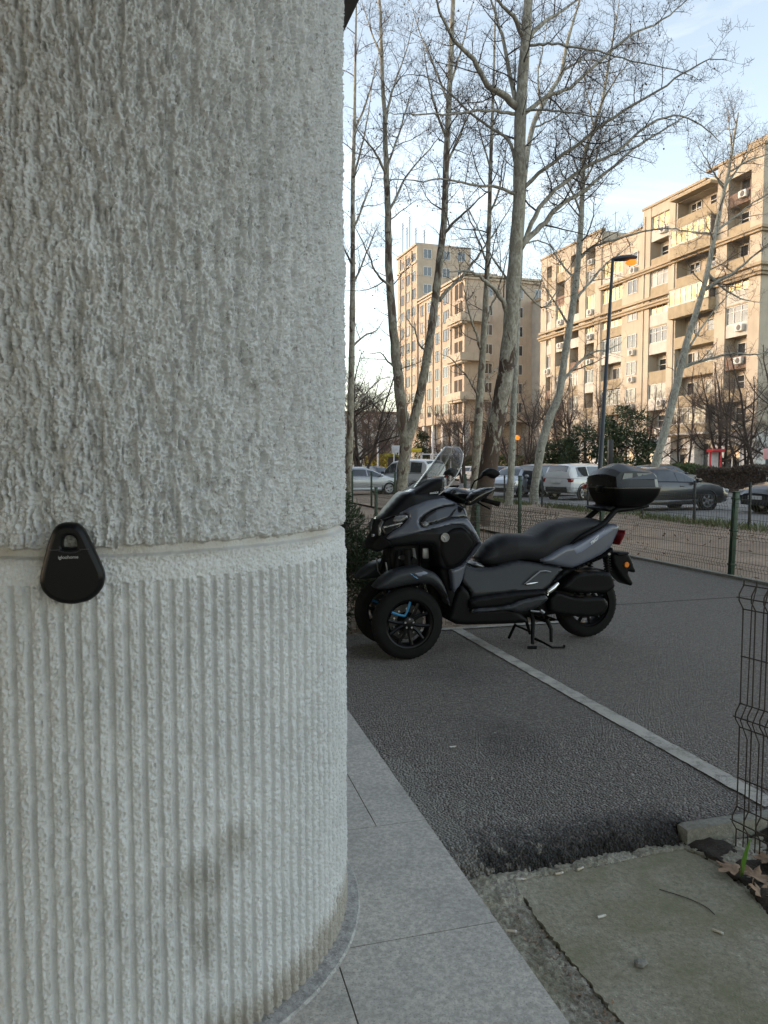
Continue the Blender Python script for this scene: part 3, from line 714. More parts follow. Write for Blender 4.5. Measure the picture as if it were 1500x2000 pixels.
# white ground floor
base.box((-0.04, -0.04, -0.2), (5.0, RD-0.002, G-0.003)); base.box((10.6, -0.04, -0.2), (LEN, RD-0.002, G-0.003))
base.box((5.0, 0.9, -0.2), (10.6, RD-0.004, G-0.003)); base.box((7.3, -0.02, -0.2), (8.3, 0.9, G-0.4)); base.box((-0.04, RD, -0.2), (-0.001, 14, G-0.003))
base.build('ground_floor', M_plw, blk, None)
cnp = MB(); cnp.box((4.9, -1.25, G-0.05), (10.7, 0.9, G+0.12)); cnp.build('entrance_canopy', M_plw, blk, None)
facade_window(blk, 5.6, 7.1, 0.05, 3.6, 0.88, 2); facade_window(blk, 8.6, 10.3, 0.05, 2.6, 0.88, 2)
facade_window(blk, 1.5, 3.4, 1.0, 3.3, -0.05, 2); facade_window(blk, 11.9, 14.2, 1.0, 3.5, -0.05, 2, None, M_gl2); facade_window(blk, 16.2, 18.0, 1.2, 3.4, -0.05, 2)
for x in (19.0, 24, 27.3, 30.5): facade_window(blk, x, x+1.9, 1.3, 3.4, -0.05, 2)
MB().box((10.45, -0.1, 3.05), (8.5, 0.85, 3.1)).build('awning', M_par_b, blk, None)
par_mats = [M_par, M_par, M_par_w, M_par_b]
pm = [M_par, M_par_w, M_par_b]
rail = MB()
for x0, x1, ty in BAYS:
    for k in range(8):
        z = FL[k]; top = k == 7
        if x0 > 15.6 and x0 < 22.8 and k >= 7: continue
        q = brd.random(); pb = {0: MB(), 1: MB(), 2: MB()}
        if ty == 'flush':
            facade_window(blk, x0+0.25, x0+1.85, z+0.95, z+2.4, -0.003, 2, None, M_gl if q < 0.7 else M_gl2)
            if q < 0.5: ac_unit(blk, x0+0.4, z+0.15, 0.0)
            continue
        if ty == 'recess':
            sel = 1 if (q < 0.3) else (2 if (q > 0.72 and x0 > 20) or q > 0.93 else 0)
            if k in (4, 5) and x0 > 23: sel = 1
            pb[sel].box((x0+0.004, 0.10, z-0.15), (x1-0.004, 0.26, z+0.95))
            pb[0].box((x0+0.004, 0.262, z-0.14), (x1-0.004, RD-0.004, z+0.02))
            if q < 0.45:      # glazed-in loggia
                facade_window(blk, x0+0.02, x1-0.02, z+0.96, z+2.55, 0.24, 3, M_frame, (M_gl_sunset if k > 3 else M_gl) if brd.random() < 0.75 else M_gl2)
                MB().box((x0+0.004, 0.08, z+2.56), (x1-0.004, 0.3, z+2.69)).build('lintel', M_par, blk, None)
            else:
                facade_window(blk, x0+0.35, x1-0.35, z+0.4, z+2.3, RD-0.01, 2, M_frame if brd.random() < 0.8 else M_frame_d, M_gl)
            if brd.random() < 0.35: ac_unit(blk, x0+0.3, z+0.2, 0.1)
        elif ty == 'loggia':
            pb[1 if k % 3 == 0 else 0].box((x0+0.004, 0.06, z-0.15), (x1-0.004, 0.22, z+0.9)); pb[0].box((x0+0.004, 0.222, z-0.14), (x1-0.004, RD-0.004, z+0.02))
            if k in (1, 3, 4, 5, 6): facade_window(blk, x0+0.02, x1-0.02, z+0.91, z+2.6, 0.2, 5, M_frame, M_gl_sunset if k > 3 else M_gl)
            else: facade_window(blk, x0+0.6, x1-0.6, z+0.3, z+2.3, RD-0.01, 3, M_frame, M_gl)
        else:                  # projecting balcony
            proj = -0.8
            if k in (0, 4, 6):
                pb[0].box((x0-0.1, proj, z-0.18), (x1+0.1, -0.003, z+0.02)); pb[0].box((x0-0.1, proj-0.002, z+0.021), (x1+0.1, proj+0.12, z+0.98))
                pb[0].box((x0-0.1, proj+0.121, z+0.021), (x0+0.0, -0.003, z+0.98)); pb[0].box((x1, proj+0.121, z+0.021), (x1+0.1, -0.003, z+0.98))
                facade_window(blk, x0-0.05, x1+0.05, z+0.985, z+2.55, proj+0.11, 7, M_frame, M_gl_sunset if k else M_gl)
                pb[0].box((x0-0.1, proj-0.03, z+2.56), (x1+0.1, -0.003, z+2.66))
                ww = MB(); ww.box((x0-0.06, proj+0.12, z+0.99), (x0-0.02, -0.01, z+2.54)); ww.build('side_glazing', M_gl, blk, None)
            else:
                pb[0].box((x0+0.01, 0.0, z-0.15), (x1-0.01, 0.16, z+0.95)); pb[0].box((x0+0.01, 0.161, z-0.15), (x1-0.01, RD-0.004, z+0.02))
                facade_window(blk, x0+0.5, x0+2.2, z+0.7, z+2.3, RD-0.01, 2); facade_window(blk, x0+3.3, x1-0.5, z+0.3, z+2.3, RD-0.01, 2)
            if k == 7: pb[0].box((x0-0.1, -0.9, z+2.5), (x1+0.1, -0.003, z+2.75))
        for k_, b_ in pb.items():
            if b_.v: b_.build('balcony', pm[k_], blk, None)
# shaded end wall: a few windows
end = MB()
end = None
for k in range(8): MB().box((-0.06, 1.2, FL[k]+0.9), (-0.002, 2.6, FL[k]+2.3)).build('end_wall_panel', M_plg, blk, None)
MB().box((1.0, 3, 28.3), (5.0, 9, 30.6)).build('roof_room', M_pl2, blk, None)
m = MB()
for x, h in ((3, 3), (9, 2.5), (12, 3.2), (26, 2.8), (31, 2.2)):
    m = MB(); m.tube([(x, 4, 27.5), (x, 4, 28.6+h)], 0.03, 4); m.tube([(x-0.6, 4, 28.4+h), (x+0.6, 4, 28.4+h)], 0.02, 4)
    m.build('antenna', M_iron, blk, None)

# ---- wing closing the gap between the two blocks (only its shaded end shows)
wing = empty('background_building'); wing.matrix_world = Matrix(((BX.x, BY.x, 0, 24.3), (BX.y, BY.y, 0, 106.0), (0, 0, 1, 0), (0, 0, 0, 1)))
tag(wing, 'plain pinkish shaded building filling the gap between the two beige blocks', 'building')
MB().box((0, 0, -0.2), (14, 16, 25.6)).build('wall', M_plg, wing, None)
MB().box((-0.2, -0.2, 25.6), (14.2, 16.2, 25.95)).build('cornice', M_pl2, wing, None)
for k in range(7): facade_window(wing, 0.9, 2.3, 3.0+2.9*k, 4.4+2.9*k, -0.003, 2)

# ---- corner block and tower on the left of it
C0 = Vector((11.65, 109, 0))
twr = empty('tower_block'); twr.matrix_world = Matrix(((BX.x, BY.x, 0, C0.x), (BX.y, BY.y, 0, C0.y), (0, 0, 1, 0), (0, 0, 0, 1)))
tag(twr, 'tall peach tower block with stepped roof seen between the left tree trunks', 'tower block')
wall = MB(); wall.box((0, 0, 8.0), (18.4, 14, 29.0)); wall.box((3.0, 2.5, -0.2), (18.4, 13.5, 8.0))
wall.box((18.402, -0.3, 8.0), (28.0, 9.5, 38.6)); wall.box((18.402, 2.0, -0.2), (28.0, 9.4, 8.0)); wall.box((19.2, 9.502, 8.0), (26.0, 15, 34.8))
wall.build('wall', M_peach, twr, None)
tr_ = MB()
for z, d in ((28.4, 0.25), (28.8, 0.45)): tr_.box((-d, -d, z), (18.39, 14, z+0.3))
for z, d in ((38.2, 0.3), (35.4, 0.2)): tr_.box((18.41, -0.3-d, z), (28+d, 9.5, z+0.35))
for x in (4.6, 8.3, 11.6, 15.0, 20.6, 23.6, 26.4): tr_.box((x, -0.5 if x > 18 else -0.22, 8.0), (x+0.5, -0.302 if x > 18 else -0.002, 37.8 if x > 18 else 28.0))
tr_.build('trim', M_pl, twr, None)
col_ = MB()
for x in (0.5, 4.5, 8.5, 12.5, 16.5): col_.box((x, 0.3, -0.2), (x+0.8, 1.1, 7.998))
col_.build('column', M_plw, twr, None)
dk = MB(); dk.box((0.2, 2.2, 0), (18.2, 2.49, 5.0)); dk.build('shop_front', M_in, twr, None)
for k, z in enumerate((11.0, 16.6, 22.2)):
    bal = MB(); bal.box((-1.3, -1.2, z), (3.9, -0.003, z+1.1)); bal.box((-1.3, -0.002, z), (-0.003, 3.5, z+1.1)); bal.box((-1.0, -0.9, z-0.3), (3.7, -0.003, z-0.001)); bal.build('corner_balcony', M_pl, twr, None)
for k in range(7):
    z = 9.0+2.8*k
    for x in (5.6, 9.2, 12.6, 15.8):
        q = brd.random()
        facade_window(twr, x, x+(2.0 if x < 9 else 1.5), z+0.3, z+2.1, -0.003, 2, M_frame if q < 0.35 else M_frame_d, M_gl if q < 0.85 else M_gl2)
for k in range(7):
    z = 9.0+2.8*k
    for xa, xb in ((0.7, 1.9), (2.3, 3.4)): MB().box((xa, -0.05, z+.1), (xb, -0.0025, z+2.3)).build('loggia', M_in, twr, None)  # flush dark panels; the shade of loggia recesses is put into their colour
for k in range(10):
    z = 9.0+2.9*k
    for x in (19.2, 21.8, 24.7):
        q = brd.random(); facade_window(twr, x, x+1.5, z+0.3, z+2.0, -0.303, 2, M_frame if q < 0.35 else M_frame_d, M_gl if q < 0.7 else M_gl2)
def end_window(parent, x, y0, y1, z0, z1):
    m = MB(); m.box((x-0.07, y0, z0), (x-0.002, y1, z1)); w_ = m.build('window', M_frame, parent, None)
    MB().box((x-0.08, y0+0.1, z0+0.1), (x-0.0705, (y0+y1)/2-0.05, z1-0.1)).box((x-0.08, (y0+y1)/2+0.05, z0+0.1), (x-0.0705, y1-0.1, z1-0.1)).build('pane', M_gl, w_, None)
for k in range(3):
    for y in (0.8, 4.2, 7.0): end_window(twr, 18.40, y, y+1.5, 30.3+2.9*k, 31.9+2.9*k)
for k in range(7):
    for y in (3.2, 8.2, 11.4): end_window(twr, 0.0, y, y+1.3, 9.3+2.8*k, 10.9+2.8*k)
m = MB()
for x, y, h in ((27.6, 0.5, 6), (26.8, 1.0, 5), (25.4, 1, 6.5), (25.0, 2, 4.5), (21, 2, 3), (20, 5, 4)):
    m = MB(); m.tube([(x, y, 38.6), (x, y, 38.6+h)], 0.07, 4)
    for j in range(3): m.tube([(x-0.7, y, 38.6+h-0.5*j), (x+0.7, y, 38.6+h-0.5*j)], 0.03, 4)
    m.build('antenna', M_iron, twr, None)
# low pale building at the far left end of the street
low = empty('low_building', (-14, 150, 0), 0.2); tag(low, 'low pale building far off behind the bare trees at left', 'building')
MB().box((-30, 0, -0.2), (22, 12, 12)).build('wall', M_plw, low, None)
MB().box((-30.3, -0.3, 12), (22.3, 12.3, 12.5)).build('roof', M_par_b, low, None)
for k in range(3):
    for j in range(9): facade_window(low, 0.5+2.3*j, 1.9+2.3*j, 1.5+3.4*k, 3.3+3.4*k, -0.003, 2)
# ------------------------------------------------------------------ cars
M_tyre = plain('tyre', (0.018, 0.018, 0.018), 0.85, 0, 0.2, 20); M_rim = plain('rim', (0.32, 0.32, 0.33), 0.35, 0.8, 0.05); M_rim_d = plain('rim_dark', (0.05, 0.05, 0.052), 0.4, 0.6, 0.05)
M_trim = plain('car_trim', (0.022, 0.022, 0.023), 0.6, 0, 0.15, 4); M_cglass = m_glass('car_glass', (0.012, 0.016, 0.018), 0.03)
M_red = plain('tail_red', (0.22, 0.008, 0.008), 0.2); M_lamp = plain('head_lamp', (0.42, 0.43, 0.44), 0.15, 0.3); M_plate = plain('number_plate', (0.6, 0.6, 0.58), 0.5)
def paint(name, col, metal=0.3):
    t = NT(name); n1 = t.noise(1.2, 5, 0.6)
    t.set(Base_Color=t.mix(t.ramp(n1, [(0.35, 0.0), (0.7, 1.0)]), col, tuple(x*0.82+0.01 for x in col)), Roughness=0.32, Metallic=metal)
    t.b.inputs['Coat Weight'].default_value = 0.7; t.b.inputs['Coat Roughness'].default_value = 0.06
    return t.mat
def interp(tab, x, c):
    for a, b in zip(tab[:-1], tab[1:]):
        if x <= b[0]: k = (x-a[0])/(b[0]-a[0]); return a[c]+(b[c]-a[c])*k
    return tab[-1][c]
# x from rear (negative) to front, columns: x, bottom, belt height, top height, half width at belt, half width at top
CARS = {
 'sedan': dict(tab=[(-2.42, .46, .62, .72, .62, .50), (-2.36, .34, .88, .98, .76, .62), (-2.2, .26, .97, 1.08, .84, .66), (-1.75, .24, .99, 1.13, .88, .62), (-1.15, .22, .98, 1.36, .90, .56), (-.5, .20, .96, 1.44, .91, .57), (.1, .20, .95, 1.44, .91, .57), (.6, .20, .94, 1.33, .91, .58), (1.18, .20, .93, 1.02, .90, .72), (1.6, .22, .88, .95, .88, .70), (2.1, .24, .78, .86, .83, .62), (2.35, .30, .66, .74, .74, .55), (2.43, .42, .56, .62, .64, .5)],
     ax=(-1.42, 1.42), r=.33, side=[(-1.45, -.72), (-.66, .18), (.24, .95)], ws=(.15, 1.12), rw=(-1.75, -.95)),
 'suv': dict(tab=[(-2.22, .50, .78, .95, .66, .60), (-2.16, .40, 1.02, 1.30, .80, .62), (-2.02, .34, 1.06, 1.56, .86, .62), (-1.7, .30, 1.06, 1.63, .89, .62), (-.9, .28, 1.05, 1.67, .91, .62), (.0, .28, 1.04, 1.66, .91, .61), (.45, .28, 1.03, 1.55, .91, .62), (1.05, .28, 1.02, 1.14, .90, .74), (1.6, .30, .99, 1.06, .88, .70), (2.0, .32, .88, .96, .82, .62), (2.2, .40, .72, .80, .72, .55), (2.26, .48, .62, .66, .64, .5)],
     ax=(-1.35, 1.35), r=.36, side=[(-1.72, -1.0), (-.93, .0), (.06, .80)], ws=(.05, 1.0), rw=(-2.17, -1.98)),
 'hatch': dict(tab=[(-2.0, .46, .74, .86, .62, .52), (-1.94, .34, .95, 1.15, .76, .56), (-1.8, .26, .98, 1.34, .82, .55), (-1.5, .24, .98, 1.42, .85, .55), (-.6, .22, .96, 1.48, .87, .56), (.1, .22, .95, 1.46, .87, .56), (.5, .22, .94, 1.34, .87, .57), (1.05, .22, .92, 1.02, .86, .68), (1.5, .24, .86, .93, .83, .64), (1.85, .28, .74, .82, .76, .56), (2.0, .40, .60, .66, .66, .5)],
     ax=(-1.25, 1.25), r=.31, side=[(-1.55, -.85), (-.78, .05), (.11, .82)], ws=(.12, 1.0), rw=(-1.96, -1.65)),
 'van': dict(tab=[(-2.2, .46, .8, 1.2, .70, .68), (-2.14, .34, 1.05, 1.62, .84, .70), (-1.95, .28, 1.08, 1.80, .88, .70), (-1.2, .26, 1.08, 1.86, .90, .70), (-.2, .26, 1.07, 1.86, .90, .69), (.45, .26, 1.06, 1.76, .90, .68), (1.15, .26, 1.04, 1.22, .89, .74), (1.6, .28, .98, 1.06, .86, .68), (2.0, .32, .84, .92, .78, .58), (2.18, .42, .66, .72, .68, .5)],
     ax=(-1.35, 1.35), r=.32, side=[(-1.85, -1.05), (-.97, -.02), (.05, .92)], ws=(.25, 1.1), rw=(-2.16, -2.0)),
}
def make_car(kind, pos, heading, pmat, label, cat='car', rim=None, group='cars parked beyond the dirt', clad=None):
    S = CARS[kind]; tab = S['tab']; x0, x1 = tab[0][0], tab[-1][0]
    car = empty('parked_car', pos, math.atan2(heading[1], heading[0])); tag(car, label, cat, group)
    def sec(x):
        zb, zbelt, zt, wb, wt = [interp(tab, x, c) for c in range(1, 6)]
        crown = 0.05*min(1, (zt-zbelt)/0.4)+0.015
        pts = [(0, zb), (wb*.86, zb), (wb*.97, zb+.10), (wb*1.0, zb+(zbelt-zb)*.45), (wb*1.0, zb+(zbelt-zb)*.72), (wb*.965, zbelt), (wt+.05, zt-.055-crown*.3), (wt-.03, zt-.008-crown*.3), (wt*.55, zt+crown*.3), (0, zt+crown*.5)]
        return pts
    body = MB(); rings = []
    N = 44
    xs_ = sorted(set([x0+(x1-x0)*i/N for i in range(N+1)]+[t[0] for t in tab]))
    for x in xs_:
        h = sec(x); rings.append([Vector((x, -y, z)) for y, z in h]+[Vector((x, y, z)) for y, z in reversed(h[1:-1])])
    body.loft(rings)
    body.build('body', pmat, car, 32, fix=True)
    def side_pt(x, t, sgn, off=0.006):     # t: 0 belt, 1 roof edge
        zb, zbelt, zt, wb, wt = [interp(tab, x, c) for c in range(1, 6)]
        h = sec(x); a, b = h[5], h[6]
        y = a[0]+(b[0]-a[0])*t; z = a[1]+(b[1]-a[1])*t
        n_ = Vector((0, b[1]-a[1], -(b[0]-a[0]))).normalized() if b[1] > a[1]+1e-4 else Vector((0, 1, 0))
        return Vector((x, sgn*(y+n_.y*off), z+n_.z*off))
    for sgn in (1, -1):
        for xa, xb in S['side']:
            w = MB(); K = 6; vv = []
            for i in range(K+1):
                x = xa+(xb-xa)*i/K; vv += [side_pt(x, .10, sgn), side_pt(x, .90, sgn)]
            w.add(vv, [((2*i, 2*i+2, 2*i+3, 2*i+1) if sgn < 0 else (2*i+1, 2*i+3, 2*i+2, 2*i)) for i in range(K)])
            w.build('window', M_cglass, car, None)
        xa, xb = S['side'][0][0]-.05, S['side'][-1][1]+.08
        s_ = MB(); s_.tube([side_pt(xa+(xb-xa)*i/8, .04, sgn, .004) for i in range(9)], 0.013, 4); s_.build('window_trim', M_trim, car, None)
    def top_glass(xa, xb, name):
        w = MB(); K = 8; J = 8; vv = []
        for i in range(K+1):
            x = xa+(xb-xa)*i/K; h = sec(x); wt = h[7][0]
            for j in range(J+1):
                s = -1+2*j/J; y = s*wt*.93
                ay = abs(y)
                if ay < h[8][0]: z = h[9][1]+(h[8][1]-h[9][1])*(ay/h[8][0])
                else: z = h[8][1]+(h[7][1]-h[8][1])*((ay-h[8][0])/max(1e-3, h[7][0]-h[8][0]))
                sl = (interp(tab, x+.05, 3)-interp(tab, x-.05, 3))/.1
                n_ = Vector((-sl, 0, 1)).normalized(); vv.append(Vector((x, y, z))+n_*.009)
        w.add(vv, [(i*(J+1)+j, (i+1)*(J+1)+j, (i+1)*(J+1)+j+1, i*(J+1)+j+1) for i in range(K) for j in range(J)])
        w.build(name, M_cglass, car, 60)
    top_glass(S['ws'][0]+.05, S['ws'][1], 'windscreen'); top_glass(S['rw'][0]+.02, S['rw'][1], 'rear_window')
    r = S['r']
    for ax in S['ax']:
        for sgn in (1, -1):
            wb = interp(tab, ax, 4)
            a = MB(); rot = Matrix.Translation((ax, sgn*(wb-.012), r+.005)) @ Matrix.Rotation(-sgn*math.pi/2, 4, 'X')
            a.lathe([(0, -.05), (r+.075, -.05), (r+.075, .012), (r+.035, .02), (r+.03, -.02), (0, -.02)], 26, rot); a.build('wheel_arch', clad or M_trim, car, 40)
            rot2 = Matrix.Translation((ax, sgn*(wb-.06), r)) @ Matrix.Rotation(-sgn*math.pi/2, 4, 'X')
            t_ = MB(); t_.lathe([(r*.68, -.08), (r*.97, -.08), (r, -.05), (r, .05), (r*.95, .075), (r*.70, .082)], 28, rot2, closed=True); tt = t_.build('wheel', M_tyre, car, 50)
            q = MB(); q.lathe([(0, .055), (.05, .062), (.055, .045), (r*.60, .045), (r*.62, .072), (r*.70, .076), (r*.70, -.02), (0, -.02)], 28, rot2)
            for k in range(5):
                q.rbox((.03, -.032, .046), (r*.64, .032, .070), .008, 0, rot2 @ Matrix.Rotation(2*math.pi*k/5, 4, 'Z'))
            q.build('rim', rim or M_rim, tt, 40)
            g_ = MB(); 
            for k in range(5): g_.lathe([(0, .047), (r*.13, .047), (r*.13, .0465)], 8, rot2 @ Matrix.Rotation(2*math.pi*(k+.5)/5, 4, 'Z') @ Matrix.Translation((r*.42, 0, 0)))
            g_.build('rim_opening', M_trim, tt, None)
    for sgn in (1, -1):
        h = MB(); xf = x1-.16; wf = interp(tab, xf, 4); zf = interp(tab, xf, 2); h.rbox((xf-.22, -.17, -.07), (xf+.10, .17, .07), .03, 0, Matrix.Translation((0, sgn*(wf-.16), zf-.045)) ); h.build('headlight', M_lamp, car, 40)
        q = MB(); xr = x0+.10; wr = interp(tab, xr, 4); zr = interp(tab, xr, 2); q.rbox((xr-.09, -.16, -.085), (xr+.2, .165, .085), .03, 0, Matrix.Translation((0, sgn*(wr-.13), zr-.11))); q.build('tail_light', M_red, car, 40)
        mr = MB(); xm = S['ws'][1]-.18; wm = interp(tab, xm, 4); zm = interp(tab, xm, 2); mr.rbox((xm-.07, sgn*(wm+.10)-.09, zm+.02), (xm+.09, sgn*(wm+.10)+.09, zm+.16), .04); mr.build('mirror', pmat if kind != 'van' else M_trim, car, 40)
        d = MB(); zb = interp(tab, 0, 1); d.rbox((S['ax'][0]+r+.1, sgn*interp(tab, 0, 4)-.02, zb+.02), (S['ax'][1]-r-.1, sgn*interp(tab, 0, 4)+.018, zb+.17), .02); d.build('sill', clad or pmat, car, 40)
        hd = MB()
        for xd in (S['side'][1][0]+.08, S['side'][2][0]+.06): hd.rbox((xd, sgn*interp(tab, xd, 4)-.01, interp(tab, xd, 2)-.13), (xd+.17, sgn*interp(tab, xd, 4)+.022, interp(tab, xd, 2)-.10), .006)
        hd.build('door_handle', pmat, car, 40)
    b = MB(); zz = interp(tab, x0+.06, 1); b.rbox((x0-.04, -.62, zz-.02), (x0+.25, .62, zz+.22), .05); b.build('rear_bumper', clad or M_trim, car, 40)
    b = MB(); zz = interp(tab, x1-.06, 1); b.rbox((x1-.25, -.60, zz-.06), (x1+.03, .60, zz+.11), .05); b.build('grille', M_trim, car, 40)
    pl = MB(); zz = interp(tab, x0+.06, 2); pl.box((x0-.05, -.26, zz-.22 if kind != 'sedan' else zz-.3), (x0-.01, .26, zz-.11 if kind != 'sedan' else zz-.19)); pl.build('number_plate', M_plate, car, None)
    pl = MB(); zz = interp(tab, x1-.06, 1); pl.box((x1+.0, -.26, zz+.115), (x1+.04, .26, zz+.225)); pl.build('number_plate', M_plate, car, None)
    return car
P_grey = paint('paint_graphite', (0.045, 0.044, 0.046), 0.5); P_white = paint('paint_white', (0.62, 0.62, 0.61), 0.0); P_black = paint('paint_black', (0.016, 0.017, 0.020), 0.2); P_silver = paint('paint_silver', (0.42, 0.43, 0.45), 0.5); P_blue = paint('paint_navy', (0.035, 0.045, 0.065), 0.4); P_dk = paint('paint_dark', (0.03, 0.03, 0.033), 0.3)
ZP = -0.055
def car_at(u, depth, z=ZP): p = at(u, 950, depth); return Vector((p.x, p.y, z))
hN = (NV.x, NV.y)
cars = [
 ('sedan', Vector((9.15, 25.0, ZP)), hN, P_grey, 'dark grey saloon car parked just behind the top box of the scooter'),
 ('suv', car_at(1146, 33.0), (0.80, 0.60), P_white, 'white off-roader with red tail lights left of the lamp post, rear facing us'),
 ('suv', car_at(1080, 36.5), (0.80, 0.60), P_black, 'black off-roader parked behind the leaning pale tree'),
 ('hatch', car_at(1006, 36.0), (-0.55, -0.84), P_silver, 'silver hatchback parked nose towards the camera beside the black off-roader'),
 ('hatch', car_at(993, 46.0), (0.90, -0.44), P_blue, 'dark blue car on the road behind the big tree trunk'),
 ('hatch', car_at(909, 72.0), (-0.85, 0.5), P_white, 'small white car driving far off between two tree trunks'),
 ('van', car_at(795, 40.0), (-0.70, 0.72), P_white, 'white high-roofed van behind the forked tree'),
 ('sedan', car_at(700, 38.5), (0.93, 0.36), P_silver, 'silver car half hidden by the column edge and leftmost trunk'),
 ('hatch', car_at(738, 60.0), (0.6, -0.8), P_blue, 'small blue car seen over the bonnet of the silver car'),
 ('suv', car_at(1300, 46.0), (0.95, 0.25), P_dk, 'dark off-roader on the far lane in front of the hedge'),
]
for c_ in cars:
    o_ = make_car(c_[0], c_[1], c_[2], c_[3], c_[4], clad=M_trim if c_[0] == 'suv' else None); k_ = 0.93 if c_[0] == 'suv' else 0.97; o_.scale = (k_, k_, k_)
e_c = gnd(1488, 1004, ZP)
make_car('sedan', Vector((e_c.x+2.15, e_c.y+0.75, ZP)), (-0.96, -0.28), P_dk, 'dark car whose chrome nose just enters the right edge', group='cars parked beyond the dirt')
# ------------------------------------------------------------------ bare plane trees and other planting
def m_bark(name, pale, dark, patch, th=0.5, grad=None):
    t = NT(name); v = t.pos(); n1 = t.noise(4.2, 5, 0.6, t.pos((1, 1, 0.42)), 0.8); n2 = t.noise(28, 4, 0.7, t.pos((1, 1, 0.4))); n3 = t.noise(9, 5, 0.65, t.pos((1, 1, 0.5)), 0.8)
    c = t.mix(t.ramp(n3, [(0.43, 0.0), (0.56, 1.0)]), pale, patch)
    fac = n1
    if grad:                                            # old bark stays on the foot of the trunk
        sx = t.n('ShaderNodeSeparateXYZ', {0: v}); fac = t.math('ADD', n1, t.math('MULTIPLY', t.math('SUBTRACT', grad[0], sx.outputs[2]), grad[1]))
    c = t.mix(t.ramp(fac, [(th, 0.0), (th+0.03, 1.0)]), c, dark)
    c = t.mix(t.ramp(n2, [(0.35, 0.45), (0.55, 0.0)]), c, tuple(x*0.5 for x in dark))
    t.set(Base_Color=c, Roughness=0.9); t.bump(t.math('ADD', n2, n1), 0.5, 0.02); return t.mat
M_bark = m_bark('plane_bark', (0.43, 0.395, 0.315), (0.13, 0.092, 0.067), (0.27, 0.24, 0.185), 0.55)
M_bark_old = m_bark('plane_bark_old', (0.43, 0.40, 0.325), (0.085, 0.055, 0.039), (0.28, 0.25, 0.195), 0.54, (3.9, 0.06))
M_bark_pale = m_bark('plane_bark_pale', (0.42, 0.41, 0.345), (0.15, 0.12, 0.09), (0.28, 0.27, 0.22), 0.6)
M_bark_dark = plain('dark_bark', (0.060, 0.046, 0.038), 0.95, 0, 0.3, 8)
M_twig = plain('twig', (0.10, 0.078, 0.064), 0.9, 0, 0.25, 3); M_twig_b = plain('twig_brown', (0.13, 0.088, 0.068), 0.9, 0, 0.25, 3)

def wander(rr, p, d, ln, seg, curl, up):
    pts = [p]; 
    for i in range(seg):
        d = (d+Vector((rr.gauss(0, curl), rr.gauss(0, curl), rr.gauss(0, curl)+up))).normalized()
        p = p+d*(ln/seg); pts.append(p)
    return pts, d
def twigs(m, rr, pts, rads, density, ln, depth, spread=0.75, up=0.05, n=3, balls=None, cnt=None):
    """side shoots along a limb, recursively"""
    total = 0; seg = [(pts[i+1]-pts[i]).length for i in range(len(pts)-1)]; T = sum(seg)
    k = int(T*density*1.35)
    side = rr.random()*6.28
    for j in range(k):
        s = T*(0.12+0.88*(j+rr.random())/k); i = 0; a = s
        while i < len(seg)-1 and a > seg[i]: a -= seg[i]; i += 1
        p = pts[i].lerp(pts[i+1], min(1, a/max(seg[i], 1e-6))); t = (pts[i+1]-pts[i]).normalized()
        r0 = rads[i]+(rads[i+1]-rads[i])*min(1, a/max(seg[i], 1e-6))
        side += 2.4+rr.gauss(0, .5)
        o = t.orthogonal().normalized(); o = Matrix.Rotation(side, 3, t) @ o
        d = (t*(1-spread)+o*spread+Vector((0, 0, .22))).normalized()
        l = ln*(0.45+0.75*rr.random())*(1-0.45*s/T)
        if l < 0.06: continue
        r = min(r0*0.55, 0.004+0.007*l*(depth+0.4)); r = max(r, 0.0036)
        sg = 5 if l > 0.8 else (4 if l > .4 else 3)
        q, de = wander(rr, p, d, l, sg, 0.15, up)
        rd = [r+(max(0.0024, r*0.25)-r)*x/sg for x in range(sg+1)]
        m.tube(q, rd, n, cap=False)
        if depth > 0: twigs(m, rr, q, rd, density*2.6, l*0.58, depth-1, spread, up, n, balls)
        elif balls is not None and rr.random() < 0.02: balls.append(q[-1])
def seed_ball(m, p, r):
    t = (1+5**.5)/2; v = [Vector(q).normalized()*r+p-Vector((0, 0, 0.06)) for q in ((-1,t,0),(1,t,0),(-1,-t,0),(1,-t,0),(0,-1,t),(0,1,t),(0,-1,-t),(0,1,-t),(t,0,-1),(t,0,1),(-t,0,-1),(-t,0,1))]
    m.add(v, [(0,11,5),(0,5,1),(0,1,7),(0,7,10),(0,10,11),(1,5,9),(5,11,4),(11,10,2),(10,7,6),(7,1,8),(3,9,4),(3,4,2),(3,2,6),(3,6,8),(3,8,9),(4,9,5),(2,4,11),(6,2,10),(8,6,7),(9,8,1)])
def smooth_path(pts, k=4, wob=0.0, rr=None):
    out = []
    for i in range(len(pts)-1):
        p0 = pts[max(0, i-1)]; p1 = pts[i]; p2 = pts[i+1]; p3 = pts[min(len(pts)-1, i+2)]
        for j in range(k):
            t = j/k
            q = 0.5*((2*p1)+(p2-p0)*t+(2*p0-5*p1+4*p2-p3)*t*t+(3*p1-p0-3*p2+p3)*t**3)
            if wob and rr: q = q+Vector((rr.gauss(0, wob), rr.gauss(0, wob), rr.gauss(0, wob)))
            out.append(q)
    return out+[pts[-1]]
